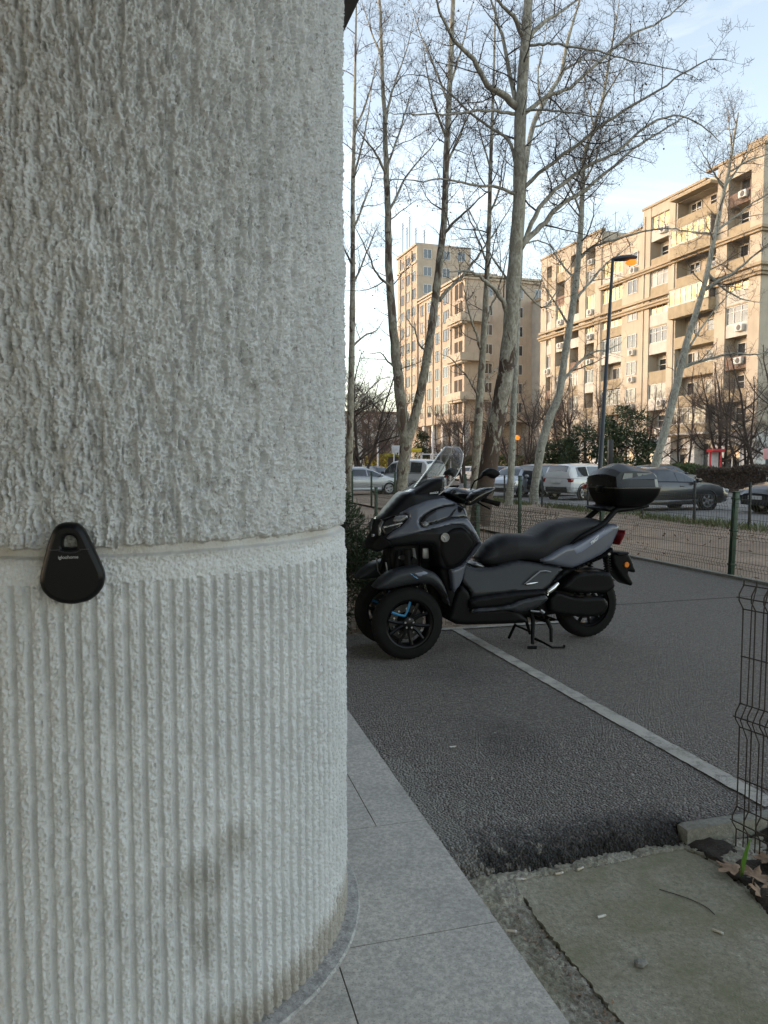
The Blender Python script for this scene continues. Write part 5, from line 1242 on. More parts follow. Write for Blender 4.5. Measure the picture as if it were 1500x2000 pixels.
def chaikin(poly, n=2, k=0.18):
    for _ in range(n):
        out = []
        for i in range(len(poly)):
            a, b = poly[i], poly[(i+1) % len(poly)]
            out += [(a[0]+(b[0]-a[0])*k, a[1]+(b[1]-a[1])*k), (a[0]+(b[0]-a[0])*(1-k), a[1]+(b[1]-a[1])*(1-k))]
        poly = out
    return poly
def resample(poly, h):
    out = []
    for i in range(len(poly)):
        a = Vector(poly[i]); b = Vector(poly[(i+1) % len(poly)]); k = max(1, int(round((b-a).length/h)))
        for j in range(k): out.append(tuple(a.lerp(b, j/k)))
    return out
def pillow(m, poly, W, drop=0.02, R_=0.05, h=0.016, thick=None, yc=0.0, rnd=1, both=True, sides=(1, -1)):
    """solid whose outline is poly in (x, z); its flanks lie at y = yc +- W(x,z) and roll in by drop near the outline.
    thick: build a shell of this depth on each side instead of one solid through the middle."""
    if rnd: poly = chaikin(poly, rnd)
    drop, R_ = (drop, R_) if R_ > .09 else (drop*0.7, R_*0.62)
    poly = resample(poly, h)
    # drop near-duplicate points
    pp = [poly[0]]
    for q in poly[1:]:
        if (q[0]-pp[-1][0])**2+(q[1]-pp[-1][1])**2 > (h*.25)**2: pp.append(q)
    poly = pp; n = len(poly); A = np.array(poly); B = np.roll(A, -1, 0)
    x0, z0 = A.min(0); x1, z1 = A.max(0)
    gx, gz = np.meshgrid(np.arange(x0, x1, h), np.arange(z0, z1, h*0.87)); gx = gx+(np.arange(gx.shape[0]) % 2)[:, None]*h/2
    Q = np.stack([gx.ravel(), gz.ravel()], 1)
    def dist(Q):
        d = B-A; L2 = (d**2).sum(1)+1e-12; t = (((Q[:, None, :]-A[None])*d[None]).sum(2)/L2).clip(0, 1)
        return np.sqrt((((A[None]+d[None]*t[..., None])-Q[:, None, :])**2).sum(2)).min(1)
    ins = np.zeros(len(Q), bool)
    for i in range(n):
        a, b = A[i], B[i]; c = ((a[1] > Q[:, 1]) != (b[1] > Q[:, 1])); den = (b[1]-a[1]) or 1e-12
        ins ^= c & (Q[:, 0] < (b[0]-a[0])*(Q[:, 1]-a[1])/den+a[0])
    Q = Q[ins]; 
    if len(Q): Q = Q[dist(Q) > h*0.45]
    pts = [Vector(p) for p in poly]+[Vector(p) for p in Q]
    vo, _, fo, ov, _, _ = geometry.delaunay_2d_cdt(pts, [], [list(range(n))], 1, 1e-6)
    D = dist(np.array([[v.x, v.y] for v in vo]))
    yv = []
    for v, d in zip(vo, D):
        tt = min(1.0, d/R_); yv.append(max(0.004, W(v.x, v.y)-drop*(1-math.sqrt(max(0, 1-(1-tt)**2)))))
    # boundary loop from edges used once
    cnt = {}
    for f in fo:
        for i in range(len(f)):
            e = (f[i], f[(i+1) % len(f)]); cnt[e] = 1
    bnd = [e for e in cnt if (e[1], e[0]) not in cnt]
    def side(sg, inner):
        k = len(m.v)
        m.v.extend([(v.x, yc+sg*y, v.y) for v, y in zip(vo, yv)])
        for f in fo: m.f.append(tuple(k+i for i in (f if sg < 0 else reversed(f)))); m.m.append(0)
        return k
    if thick is None:
        k1 = side(1, 0); k2 = side(-1, 0)
        for a, b in bnd: m.f.append((k1+a, k1+b, k2+b, k2+a)); m.m.append(0)
    else:
        for sg in sides:
            k1 = side(sg, 0); k2 = len(m.v)
            m.v.extend([(v.x, yc+sg*max(0.0, y-thick), v.y) for v, y in zip(vo, yv)])
            for f in fo: m.f.append(tuple(k2+i for i in (reversed(f) if sg < 0 else f))); m.m.append(0)
            for a, b in bnd: m.f.append((k1+a, k1+b, k2+b, k2+a) if sg > 0 else (k1+b, k1+a, k2+a, k2+b)); m.m.append(0)
    return m
def part(name, mat, poly_px, W, y, parent=None, sharp=48, **kw):
    """outline given in photo pixels, taken on the plane y (number or function of x, z)"""
    if callable(y):
        poly = []
        for u, v in poly_px:
            yy = 0.2
            for _ in range(4): x, z = bl(u, v, yy); yy = y(x, z)
            poly.append(bl(u, v, yy))
    else: poly = [bl(u, v, y) for u, v in poly_px]
    if kw.get('thick') is not None:      # a panel on each flank, each a part of its own
        for sg in kw.pop('sides', (1, -1)):
            m = MB(); pillow(m, poly, W, sides=(sg,), **kw); o = m.build(name, mat, parent or scooter, sharp, fix=True)
        return o
    m = MB(); pillow(m, poly, W, **kw); return m.build(name, mat, parent or scooter, sharp, fix=True)
def lerp_tab(tab, x):
    if x <= tab[0][0]: return tab[0][1]
    for a, b in zip(tab[:-1], tab[1:]):
        if x <= b[0]: return a[1]+(b[1]-a[1])*(x-a[0])/(b[0]-a[0])
    return tab[-1][1]

# ---- wheels
def wheel(cx, cy, r, tw, rim_r, front=True):
    rot = Matrix.Translation((cx, cy, r)) @ Matrix.Rotation(-math.pi/2, 4, 'X')     # lathe axis -> +y
    m = MB(); prof = []
    K = 22
    for i in range(K+1):
        a = math.pi*(i/K)-math.pi/2; s = math.sin(a); c_ = math.cos(a)
        prof.append((rim_r+0.004+(r-rim_r-0.004)*abs(c_)**0.72, tw/2*(abs(s)**0.85)*(1 if s > 0 else -1)*(1.0 if abs(s) < .93 else .96)))
    m.lathe(prof, 64, rot, closed=True)
    w = m.build('wheel', B_rub, scooter, 60)
    g = MB()                       # tread blocks standing proud: shallow angled bars
    for k in range(46):
        a = 2*math.pi*k/46
        for sg in (1, -1):
            g.box((r*0.955, sg*tw*.08-.004, -.011), (r*0.979, sg*tw*.26+.004, .011), 0, Matrix.Translation((cx, cy, r)) @ Matrix.Rotation(a, 4, 'Y') @ Matrix.Rotation(0.5*sg, 4, 'X'))
    g.build('tread', B_rub, w, None)
    m = MB(); q = rim_r
    m.lathe([(q*.86, -tw*.30), (q*.97, -tw*.36), (q*1.02, -tw*.36), (q*1.02, tw*.36), (q*.97, tw*.365), (q*.93, tw*.32), (q*.88, tw*.20), (q*.86, -tw*.1)], 64, rot, closed=True)
    m.lathe([(0, -.04), (.040, -.04), (.046, .0), (.046, .034), (.034, .042), (0, .042)], 24, rot)
    # five pairs of slim spokes
    for k in range(5):
        for s in (-1, 1):
            if front and k == 4: continue
            a = 2*math.pi*k/5+0.137; 
            m.tube([rot @ Vector((.040*math.cos(a+s*.25), .040*math.sin(a+s*.25), .02)), rot @ Vector((q*.5*math.cos(a+s*.24), q*.5*math.sin(a+s*.24), .026)), rot @ Vector((q*.89*math.cos(a+s*.33), q*.89*math.sin(a+s*.33), .03))], [.015, .012, .014], 6)
    rim = m.build('rim', B_rim, w, 45)
    d = MB()                        # brake disc with holes of its own pattern
    d.lathe([(q*.42, -.030), (q*.72, -.030), (q*.72, -.026), (q*.42, -.026)], 40, rot, closed=True)
    d.build('brake_disc', B_disc, w, 40)
    b = MB()
    for k in range(5):
        a = 2*math.pi*k/5+.9; b.lathe([(0, .05), (.0075, .05), (.0075, .03), (0, .03)], 8, rot @ Matrix.Translation((.033*math.cos(a), .033*math.sin(a), 0)))
    for k in range(10):
        a = 2*math.pi*k/10+.3; b.lathe([(0, -.020), (.008, -.020), (.008, -.03), (0, -.03)], 8, rot @ Matrix.Translation((q*.55*math.cos(a), q*.55*math.sin(a), 0)))
    b.build('bolt', B_chr, w, 40)['kind'] = 'stuff'
    if front:
        s_ = MB(); a = -1.12
        for s in (-1, 1):
            s_.tube([rot @ Vector((.062*math.cos(a), .062*math.sin(a), .024)), rot @ Vector((q*.5*math.cos(a+s*.34), q*.5*math.sin(a+s*.34), .028)), rot @ Vector((q*.88*math.cos(a+s*.52), q*.88*math.sin(a+s*.52), .032))], [.0085, .0085, .0095], 6)
        s_.build('blue_spoke', B_blue, w, 45)
    return w
FR, FT, RIMF = 0.268, 0.125, 0.180
for sg in (1, -1): wheel(WB, sg*0.25, FR, FT, RIMF)
wheel(0.0, 0.0, 0.276, 0.145, 0.178, False)

# ---- front mudguards (crescent over each wheel)
fen = [(730, 1151), (743, 1134.5), (760, 1121), (775, 1114), (797, 1109), (819, 1105), (832, 1112), (847, 1117), (859, 1128), (870, 1149), (880, 1184), (874, 1178), (866, 1162), (855, 1149), (841, 1141), (819, 1139), (794, 1143), (756, 1151)]
fl = [bl(u, v, 0.30) for u, v in fen]
for sg in (1, -1):
    m = MB(); pillow(m, fl, lambda x, z: 0.086, drop=0.05, R_=0.075, h=0.013, yc=sg*0.25)
    f_ = m.build('front_mudguard', B_mat, scooter, 60, fix=True)
    if sg > 0:
        st = [(800, 1118), (822, 1113), (837, 1119), (816, 1128)]
        m = MB(); pillow(m, [bl(u, v, .30) for u, v in st], lambda x, z: 0.0875, drop=0.012, R_=.03, h=.010, thick=0.01, yc=sg*.25, rnd=1, sides=(1,)); m.build('sticker', B_lav, f_, 60, fix=True)
        st = [(795, 1119.5), (800, 1118), (816, 1128), (811, 1130)]
        m = MB(); pillow(m, [bl(u, v, .30) for u, v in st], lambda x, z: 0.0885, drop=0.008, R_=.02, h=.008, thick=0.01, yc=sg*.25, rnd=0, sides=(1,)); m.build('sticker', B_blue2, f_, 60, fix=True)
    m = MB()                        # mudguard stays and caliper
    m.tube([(WB-.02, sg*.15, FR+.0), (WB-.06, sg*.155, FR+.15), (WB-.05, sg*.16, FR+.29)], .014, 6); m.rbox((WB-.15, sg*.16-.025, FR+.02), (WB-.07, sg*.16+.025, FR+.13), .012)
    m.tube([(WB+.02, sg*.15, FR+.02), (WB+.06, sg*.155, FR+.30), (WB+.03, sg*.16, FR+.52)], .021, 8); m.tube([(WB, sg*.10, FR), (WB, sg*.2, FR)], .026, 8)
    m.build('front_fork', B_blk, scooter, 45)
# parallelogram suspension between the wheels
m = MB()
for z in (0.60, 0.74):
    m.tube([(WB+.02, -.20, z), (WB+.02, .20, z)], .020, 8); m.tube([(WB-.08, -.17, z-.02), (WB-.08, .17, z-.02)], .016, 8)
for sg in (1, -1): m.tube([(WB-.03, sg*.19, .55), (WB-.02, sg*.19, .80)], .026, 8); m.rbox((WB-.09, sg*.16-.02, .58), (WB+.09, sg*.16+.02, .66), .012); m.tube([(WB+.10, sg*.10, .62), (WB+.06, sg*.06, .80)], .016, 6); m.tube([(WB+.05, sg*.2, .60), (WB-.12, sg*.05, .76)], .012, 6)
m.rbox((WB-.16, -.11, .50), (WB+.08, .11, .84), .03); m.build('suspension', B_blk, scooter, 45)
m = MB()
for sg in (1, -1):
    m.tube([(WB+.035, sg*.17, .74), (WB+.035, sg*.192, .74)], .012, 8); m.tube([(WB+.035, sg*.17, .60), (WB+.035, sg*.192, .60)], .012, 8); m.tube([(WB+.125, sg*.125, .70), (WB+.11, sg*.13, .60), (WB+.06, sg*.16, .54)], .006, 6); m.tube([(WB-.08, sg*.15, .80), (WB-.09, sg*.155, .72)], .012, 6); m.rbox((WB-.20, sg*.15-.01, .72), (WB-.15, sg*.15+.01, .80), .006)
m.build('suspension_bolts', B_alu, scooter, 45)['kind'] = 'stuff'

# ---- front fairing volumes
WF = [(1.00, .30), (1.20, .30), (1.40, .285), (1.55, .25), (1.70, .195), (1.82, .13), (1.92, .07), (2.0, .04)]
wf = lambda x, z: lerp_tab(WF, x)*(1.0-0.25*max(0, min(1, (z-0.92)/0.25)))
# black core (nose beak, knee panels, inner fairing)
core = [(727, 1074), (726, 1066), (733, 1055), (740, 1040), (741, 1029), (748, 1015), (770, 992), (792, 968), (806, 960), (866, 968), (886, 977), (898, 984), (912, 992), (917, 1012), (938, 1056), (935, 1064), (905, 1104), (886, 1114), (862, 1112), (857, 1083), (850, 1065), (823, 1063), (767, 1068), (739, 1078)]
part('inner_fairing', B_blk2, core, lambda x, z: wf(x, z)-.022, lambda x, z: wf(x, z)-.022, drop=.03, R_=.05)
grey = [(749, 1058), (768, 1038), (789, 1026), (800, 1012), (797, 1003), (778, 1005), (804, 990), (836, 977), (866, 972), (888, 979), (897, 986), (872, 989), (850, 995), (832, 1005), (822, 1014), (820, 1023), (826, 1030), (840, 1026), (878, 1015), (906, 1011), (917, 1014), (942, 1058), (935, 1064), (921, 1039), (906, 1026), (888, 1025), (824, 1040)]
part('front_fairing', B_grey, grey, wf, wf, drop=.03, R_=.035, h=.012, thick=.05)
inset = [(824, 1027), (821, 1018), (830, 1006), (850, 994), (872, 987), (897, 984), (911, 993), (917, 1012), (906, 1010), (878, 1014), (842, 1026)]
part('side_inset', B_gloss, inset, lambda x, z: wf(x, z)-.012, wf, drop=.02, R_=.03, h=.012, thick=.03)
gl = [(843, 1021), (876, 1011), (889, 994), (894, 992), (880, 1014), (845, 1025)]
part('inset_rib', B_mat, gl, lambda x, z: wf(x, z)-.004, wf, drop=.006, R_=.012, h=.009, thick=.01, rnd=1)
part('turn_signal', B_lens, [(825, 1020), (832, 1018), (839, 1023), (833, 1030), (826, 1028)], lambda x, z: wf(x, z)+.006, wf, drop=.012, R_=.02, h=.008, thick=.02)
# knee panel trailing edge and leg shield, blue-grey
part('leg_shield', B_grey, [(942, 1057), (936, 1064), (907, 1103), (886, 1113), (882, 1112), (886, 1160), (902, 1141), (911, 1105), (920, 1092), (944, 1062)], lambda x, z: wf(x, z)-.004, lambda x, z: wf(x, z)-.004, drop=.02, R_=.025, h=.011, thick=.06)
kp = [(905, 1030), (918, 1042), (931, 1062), (904, 1100), (886, 1110), (872, 1108), (862, 1080), (862, 1050), (886, 1032)]
part('knee_panel', B_blk, kp, lambda x, z: wf(x, z)-.012, wf, drop=.015, R_=.03, thick=.03)
# lower inner leg area
part('inner_shield', B_blk, [(858, 1084), (884, 1112), (888, 1160), (900, 1148), (910, 1160), (915, 1190), (880, 1200), (868, 1150), (858, 1115)], lambda x, z: .22, .22, drop=.02, R_=.04)
# headlights, daytime lamp, nose
part('headlight', B_lens, [(767, 1019), (772, 1009), (780, 1007), (796, 1006), (797, 1010), (785, 1020)], lambda x, z: wf(x, z)+.002, wf, drop=.012, R_=.02, h=.009, thick=.02)
part('headlight_surround', B_gloss, [(742, 1030), (749, 1015), (776, 1004), (798, 1002), (801, 1012), (788, 1026), (752, 1050)], lambda x, z: wf(x, z)-.008, wf, drop=.02, R_=.02, h=.011, thick=.05)
part('lamp_blade', B_chr, [(749, 1028.5), (785, 1020), (786, 1022.5), (750, 1031)], lambda x, z: wf(x, z)+.004, wf, drop=.004, R_=.008, h=.008, thick=.01, rnd=0)
part('daytime_lamp', B_lens, [(740, 1046), (740, 1028), (747, 1016), (750, 1018), (745, 1030), (744, 1046)], lambda x, z: wf(x, z)+.012, lambda x, z: wf(x, z)+.01, drop=.01, R_=.012, h=.007, thick=.02)
part('nose_beak', B_blk, [(727, 1075), (725, 1066), (732, 1056), (742, 1043), (752, 1049), (762, 1056), (766, 1066), (739, 1079)], lambda x, z: wf(x, z)+.004, wf, drop=.02, R_=.025, h=.011)
m = MB(); lx, lz = bl(738, 1048, .05); m.rbox((lx-.01, -.035, lz-.02), (lx+.03, .035, lz+.015), .008); m.build('nose_badge', B_chr, scooter, 40)
# gloss cowl on the nose and the screen surround
part('nose_cowl', B_gloss, [(748, 1015), (766, 994), (784, 974), (798, 963), (826, 948), (851, 933), (869, 930), (868, 966), (860, 972), (836, 978), (806, 990), (778, 1005)], lambda x, z: .105+.05*max(0, (1.75-x)), .09, drop=.06, R_=.08, h=.013)
part('screen_surround', B_blk, [(800, 968), (828, 950), (852, 936), (868, 934), (869, 968), (862, 974), (838, 978)], lambda x, z: .17, .165, drop=.05, R_=.06, h=.013)
tc = bpy.data.curves.new('lettering', 'FONT'); 
def lettering(txt, size, mat, parent, loc, rot, bold=0.0, name='lettering', shear=0.0, ext=0.0008):
    cu = bpy.data.curves.new(name, 'FONT'); cu.body = txt; cu.size = size; cu.extrude = ext; cu.shear = shear; cu.offset = bold; cu.align_x = 'CENTER'; cu.align_y = 'CENTER'
    to = bpy.data.objects.new(name, cu); COL.objects.link(to)
    me = bpy.data.meshes.new_from_object(to.evaluated_get(bpy.context.evaluated_depsgraph_get())); bpy.data.objects.remove(to)
    me.materials.clear(); me.materials.append(mat); o = bpy.data.objects.new(name, me); o.location = loc; o.rotation_euler = rot; return link(o, parent)
# lettering on the left flank reads towards the rear: text x axis = -bike x
def side_text(txt, size, mat, parent, u, v, y, slope, yaw=0.0, **kw):
    x, z = bl(u, v, y); M_ = Matrix.Rotation(yaw, 4, 'Z') @ Matrix(((-1, 0, 0), (0, 0, 1), (0, 1, 0))).to_4x4() @ Matrix.Rotation(slope, 4, 'Z')
    return lettering(txt, size, mat, parent, (x, y, z), M_.to_euler(), **kw)
side_text('MYRIDE', .020, B_white, scooter, 848, 963, .176, .12)
# the clear screen: a bowed sheet
scr = MB(); rows = []
prof_px = [(799, 966), (812, 949), (830, 925), (846, 904), (860, 884), (871, 872)]
half = [.16, .185, .185, .165, .13, .075]
for (u, v), hw in zip(prof_px, half):
    x, z = bl(u, v, 0.0); row = []
    for j in range(13):
        s = -1+2*j/12; row.append(Vector((x-.20*hw/.2*(s*s), s*hw, z-.01*s*s)))
    rows.append(row)
vv = [p for r in rows for p in r]; scr.add(vv, [(i*13+j, (i+1)*13+j, (i+1)*13+j+1, i*13+j+1) for i in range(5) for j in range(12)])
so = scr.build('windscreen', B_clear, scooter, 180); md = so.modifiers.new('thickness', 'SOLIDIFY'); md.thickness = 0.005; ms = so.modifiers.new('round', 'SUBSURF'); ms.levels = 1; ms.render_levels = 2
# bright rim of the screen
rim_ = MB(); edge_ = [r[0] for r in rows]+[p for p in rows[-1][1:]]+[r[-1] for r in reversed(rows[:-1])]; rim_.tube(smooth_path(edge_, 3), .0048, 5); rim_.build('screen_rim', plain('screen_edge', (0.5, 0.5, 0.5), 0.1, 0.3), scooter, 180)

# ---- handlebar, cover, hand guards, mirrors
part('handlebar_cover', B_gloss, [(868, 965), (884, 951), (904, 955), (916, 959), (930, 954), (926, 972), (912, 988), (898, 984), (884, 976)], lambda x, z: .20, .12, drop=.08, R_=.06, h=.013)
hx, hz = bl(940, 972, .30)
for sg in (1, -1):
    m = MB(); m.tube([(hx+.10, sg*.05, hz+.01), (hx+.05, sg*.20, hz+.012), (hx-.02, sg*.34, hz)], .014, 8); m.build('handlebar', B_blk, scooter, 45)
    g = MB(); ax_, az_ = bl(940, 975, .33); bx_, bz_ = bl(968, 983, .41)
    g.tube([(ax_+.03, sg*.30, az_+.005), (ax_, sg*.335, az_), (bx_, sg*.41, bz_)], [.017, .0175, .0175], 10); g.tube([(bx_, sg*.41, bz_), (bx_-.025, sg*.428, bz_-.006)], [.021, .019], 10); g.build('grip', B_rub, scooter, 45)
    b = MB(); lx1, lz1 = bl(929, 977, .33); lx2, lz2 = bl(946, 990, .36)
    b.tube([(lx1+.05, sg*.27, lz1), (lx1, sg*.32, lz1-.005), (lx2, sg*.40, lz2), (lx2-.02, sg*.42, lz2-.012)], [.010, .008, .0065, .007], 6); b.build('brake_lever', B_blk, scooter, 45)
gd = [(912, 976), (924, 962), (942, 953), (966, 951), (958, 962), (938, 978), (914, 990)]
m = MB(); pl_ = [bl(u, v, .34) for u, v in gd]; 
for sg in (1, -1):
    m = MB(); pillow(m, pl_, lambda x, z: .40-.10*max(0, x-hx)*2, drop=.05, R_=.05, h=.012, thick=.05, sides=(sg,)); m.build('hand_guard', B_gloss, scooter, 55, fix=True)
gd = [(936, 966), (950, 960), (962, 953), (954, 964), (938, 974), (926, 976)]
m = MB(); pillow(m, [bl(u, v, .37) for u, v in gd], lambda x, z: .392-.10*max(0, x-hx)*2, drop=.02, R_=.02, h=.010, thick=.02); m.build('guard_strip', B_alu, scooter, 55, fix=True)
for sg, stem, head in ((1, [(929, 952), (930, 940), (938, 931)], [(937, 931), (943, 920), (953, 914), (964, 915), (973, 922), (973, 928), (962, 936), (950, 929)]),):
    yy = .36
    hp = [bl(u, v, yy) for u, v in head]; cx_ = sum(p[0] for p in hp)/len(hp); cz_ = sum(p[1] for p in hp)/len(hp)
    for s in (1, -1):
        m = MB(); pillow(m, hp, lambda x, z: .040, drop=.036, R_=.035, h=.009, yc=s*.37); mm = m.build('mirror', B_blk, scooter, 60, fix=True)
        a = [bl(u, v, yy) for u, v in stem]; st = MB(); st.tube([(a[0][0], s*.27, a[0][1]-.02), (a[0][0], s*.30, a[0][1]+.01), (a[1][0], s*.33, a[1][1]), (a[2][0]-.02, s*.36, a[2][1])], .0065, 6); st.build('mirror_stem', B_blk, mm, 180)
# emblem disc on the knee panel
ex, ez = bl(868, 1049.5, wf(1.45, .8)); ey = wf(ex, ez)-.008
em = MB(); er = Matrix.Translation((ex, ey, ez)) @ Matrix.Rotation(-math.pi/2, 4, 'X')
em.lathe([(0, .004), (.026, .004), (.028, .010), (.033, .010), (.034, .0), (0, .0)], 32, er); eo = em.build('emblem', B_alu, scooter, 40)
ef = MB()
for k in range(3):
    a = 2*math.pi*k/3+math.pi/2; ef.tube([er @ Vector((0, 0, .0065)), er @ Vector((.024*math.cos(a), .024*math.sin(a), .0065))], [.0035, .0028], 5)
    ef.tube([er @ Vector((.015*math.cos(a)+.006*math.cos(a+b), .015*math.sin(a)+.006*math.sin(a+b), .0065)) for b in (1.5, 0, -1.5)], .0018, 4)
ef.build('emblem_forks', B_chr, eo, 40)

# ---- centre body
wb_ = lambda x, z: .205
part('under_body', B_blk, [(905, 1120), (940, 1112), (1010, 1098), (1100, 1112), (1090, 1140), (1068, 1168), (1050, 1195), (1000, 1212), (905, 1215), (890, 1190)], lambda x, z: .16, .16, drop=.02, R_=.05)
part('side_panel', B_mat, [(910, 1102), (919, 1108), (937, 1113), (973, 1110), (1005, 1100), (1024, 1097), (1062, 1102), (1108, 1110), (1088, 1129), (1067, 1152), (1030, 1155), (997, 1158), (922, 1169), (920, 1155), (903, 1134)], lambda x, z: .225-.24*max(0, z-.46), .22, drop=.018, R_=.03, thick=.07)
part('tunnel_cover', B_mat, [(912, 1100), (922, 1106), (938, 1112), (975, 1108), (960, 1125), (925, 1130)], lambda x, z: .13, .13, drop=.05, R_=.06)
part('filler_plate', B_alu, [(924, 1104), (936, 1110), (952, 1109), (944, 1103), (932, 1098)], lambda x, z: .10, .10, drop=.03, R_=.03, h=.010)
part('floorboard', B_blk, [(918, 1170), (997, 1158), (1066, 1152), (1067, 1163), (1018, 1172), (994, 1184), (920, 1190)], lambda x, z: .29, .28, drop=.02, R_=.03, thick=.10)
part('footrest_edge', B_mat, [(922, 1190), (994, 1183), (1018, 1172), (1066, 1162), (1072, 1170), (1052, 1187), (1013, 1197), (996, 1192), (924, 1199)], lambda x, z: .298, .29, drop=.02, R_=.03, thick=.12)
part('belly_pan', B_blk, [(920, 1192), (994, 1187), (1014, 1195), (1038, 1216), (1003, 1219), (897, 1222), (876, 1212), (882, 1198), (890, 1165), (903, 1143), (920, 1160)], lambda x, z: .25, .25, drop=.03, R_=.05)
rb = MB()                            # grip ribs of the footboard
for i in range(6):
    x, z = bl(942+10*i, 1178-1.6*i, .29); rb.rbox((x-.008, .22, z-.004), (x+.012, .283, z+.006), .003); rb.rbox((x-.008, -.283, z-.004), (x+.012, -.22, z+.006), .003)
rb.build('footboard_ribs', B_mat, scooter, 40)['kind'] = 'stuff'
tm = MB()                            # bright boomerang trim on the flank
def s3(u, v, y): x, z = bl(u, v, y); return (x, y, z)
tm.tube([s3(1076, 1117, .222), s3(1066, 1115, .226), s3(1055, 1116, .228), s3(1040, 1128, .229), s3(1024, 1141, .230)], [.004, .006, .006, .007, .004], 6); tt_ = tm.build('flank_trim', B_alu, scooter, 50)
tm = MB(); tm.tube([s3(1028, 1141, .231), s3(1036, 1140, .232), s3(1050, 1137.5, .231)], [.006, .011, .004], 8); tm.build('trim_tip', B_chr, tt_, 50)
fp = MB(); fp.tube([s3(1090, 1139, .215), s3(1082, 1147, .225), s3(1073, 1154, .23), s3(1068, 1158, .232)], [.012, .020, .021, .013], 8); fp.tube([s3(1072, 1152, .225), s3(1069, 1163, .235)], [.014, .010], 8); fp.build('footpeg', B_chr, scooter, 45)

# ---- seat: saddle in two steps
WS = [(-.55, .10), (-.35, .135), (0.0, .165), (.25, .18), (.45, .19), (.7, .17), (.85, .13)]
seat_px = [(935, 1093), (941, 1083), (956, 1061), (976, 1047), (988, 1044), (1012, 1044), (1036, 1045), (1046, 1041), (1056, 1034), (1069, 1025), (1084, 1019), (1102, 1016), (1124, 1012), (1143, 1011), (1162, 1013), (1181, 1020), (1160, 1033), (1143, 1042), (1110, 1060), (1082, 1078), (1053, 1097), (1036, 1095), (1013, 1092), (996, 1098), (973, 1106), (947, 1104)]
part('seat', B_seat, seat_px, lambda x, z: lerp_tab(WS, x), .06, drop=.085, R_=.092, h=.012, sharp=180)
lip_ = [(1036, 1046), (1050, 1039), (1062, 1030), (1074, 1024), (1096, 1019), (1106, 1030), (1080, 1042), (1060, 1050)]
part('seat_cushion', B_seat, lip_, lambda x, z: .10, .02, drop=.06, R_=.07, h=.014, sharp=180)

# ---- tail
WT = [(-.60, .07), (-.45, .115), (-.2, .165), (.1, .195), (.4, .21)]
wt_ = lambda x, z: lerp_tab(WT, x)
tail_px = [(1054, 1098), (1082, 1081), (1106, 1067), (1122, 1065), (1146, 1053), (1181, 1030), (1196, 1023), (1208, 1024), (1213, 1029), (1207, 1046), (1200, 1062), (1198, 1068), (1181, 1083), (1152, 1098), (1122, 1111), (1108, 1110)]
part('tail_panel', B_grey, tail_px, wt_, wt_, drop=.05, R_=.06, h=.013)
part('tail_facet', B_lav, [(1118, 1073), (1127, 1068), (1147, 1056), (1180, 1036), (1206, 1031), (1170, 1055), (1128, 1085)], lambda x, z: wt_(x, z)+.002, wt_, drop=.006, R_=.03, h=.011, thick=.02, rnd=1)
side_text('TRICITY 300', .034, B_white, scooter, 1168, 1050, wt_(bl(1168, 1050, .12)[0], .8)+.006, .56, yaw=.2, shear=.35, bold=.0006)
part('tail_light', B_redl, [(1213, 1034), (1210, 1045), (1202, 1061), (1197, 1063), (1203, 1046), (1209, 1036)], lambda x, z: wt_(x, z)-.003, .07, drop=.02, R_=.02, h=.008)
part('seat_skirt', B_blk, [(1108, 1061), (1124, 1064), (1144, 1053), (1180, 1029), (1176, 1024), (1148, 1040), (1128, 1050)], lambda x, z: .15, .15, drop=.02, R_=.025, h=.012)
part('rear_strut_cover', B_blk, [(1108, 1110), (1122, 1111), (1152, 1099), (1182, 1083), (1199, 1069), (1203, 1076), (1194, 1086), (1152, 1104), (1131, 1113), (1112, 1122), (1092, 1137), (1080, 1145), (1074, 1140), (1090, 1126)], lambda x, z: wt_(x, z)-.005, wt_, drop=.03, R_=.03, thick=.09)
# grab rail and rack
for sg in (1, -1):
    m = MB()
    pts = [s3(1116, 1062, .15), s3(1132, 1050, .165), s3(1152, 1039, .16), s3(1178, 1023, .145), s3(1194, 1006, .13), s3(1203, 997, .125), s3(1216, 995, .12), s3(1236, 993, .11), s3(1266, 988, .10)]
    pts = [(x, sg*y, z) for x, y, z in pts]
    sp = smooth_path([Vector(p) for p in pts], 4); rd = [.012+.012*math.sin(math.pi*i/(len(sp)-1)) for i in range(len(sp))]; m.tube(sp, rd, 8)
    m.build('grab_rail', B_blk, scooter, 60)
part('rack_plate', B_blk, [(1166, 990), (1206, 986), (1262, 983), (1262, 989), (1212, 997), (1186, 1000)], lambda x, z: .12, .10, drop=.02, R_=.02)
# ---- top box: tub and lid lofted in height
bxc, bzb = bl(1216, 985, 0.0)
def ring(z, xf, xr, w, r=.06, n=5, wr=None):
    """rounded rectangle, xf front, xr rear"""
    out = []; wr = wr or w
    for cx_, cy_, a0 in ((xf-r, w-r, 0), (xr+r, wr-r, 1), (xr+r, -wr+r, 2), (xf-r, -w+r, 3)):
        for i in range(n+1):
            a = math.pi/2*(a0+i/n); out.append(Vector((cx_+r*math.cos(a), cy_+r*math.sin(a), z)))
    return out
def lx(u, v, y=.0): return bl(u, v, y)
zf = lambda v, u=1209: bl(u, v, .21)[1]
xF = bl(1207, 953, .225)[0]; xR = bl(1294, 950, .21)[0]
z_split = bl(1209, 954, .215)[1]; z_bot = bl(1205, 992, .16)[1]; z_top = bl(1209, 905, .02)[1]
box = empty('top_box'); box.parent = scooter
m = MB(); m.loft([ring(z_bot, xF-.04, xR+.11, .13, .04), ring(z_bot+.045, xF-.015, xR+.045, .187, .05), ring(z_split-.055, xF+.005, xR+.012, .219, .06), ring(z_split-.012, xF+.012, xR, .228, .06), ring(z_split-.001, xF+.012, xR, .228, .06)])
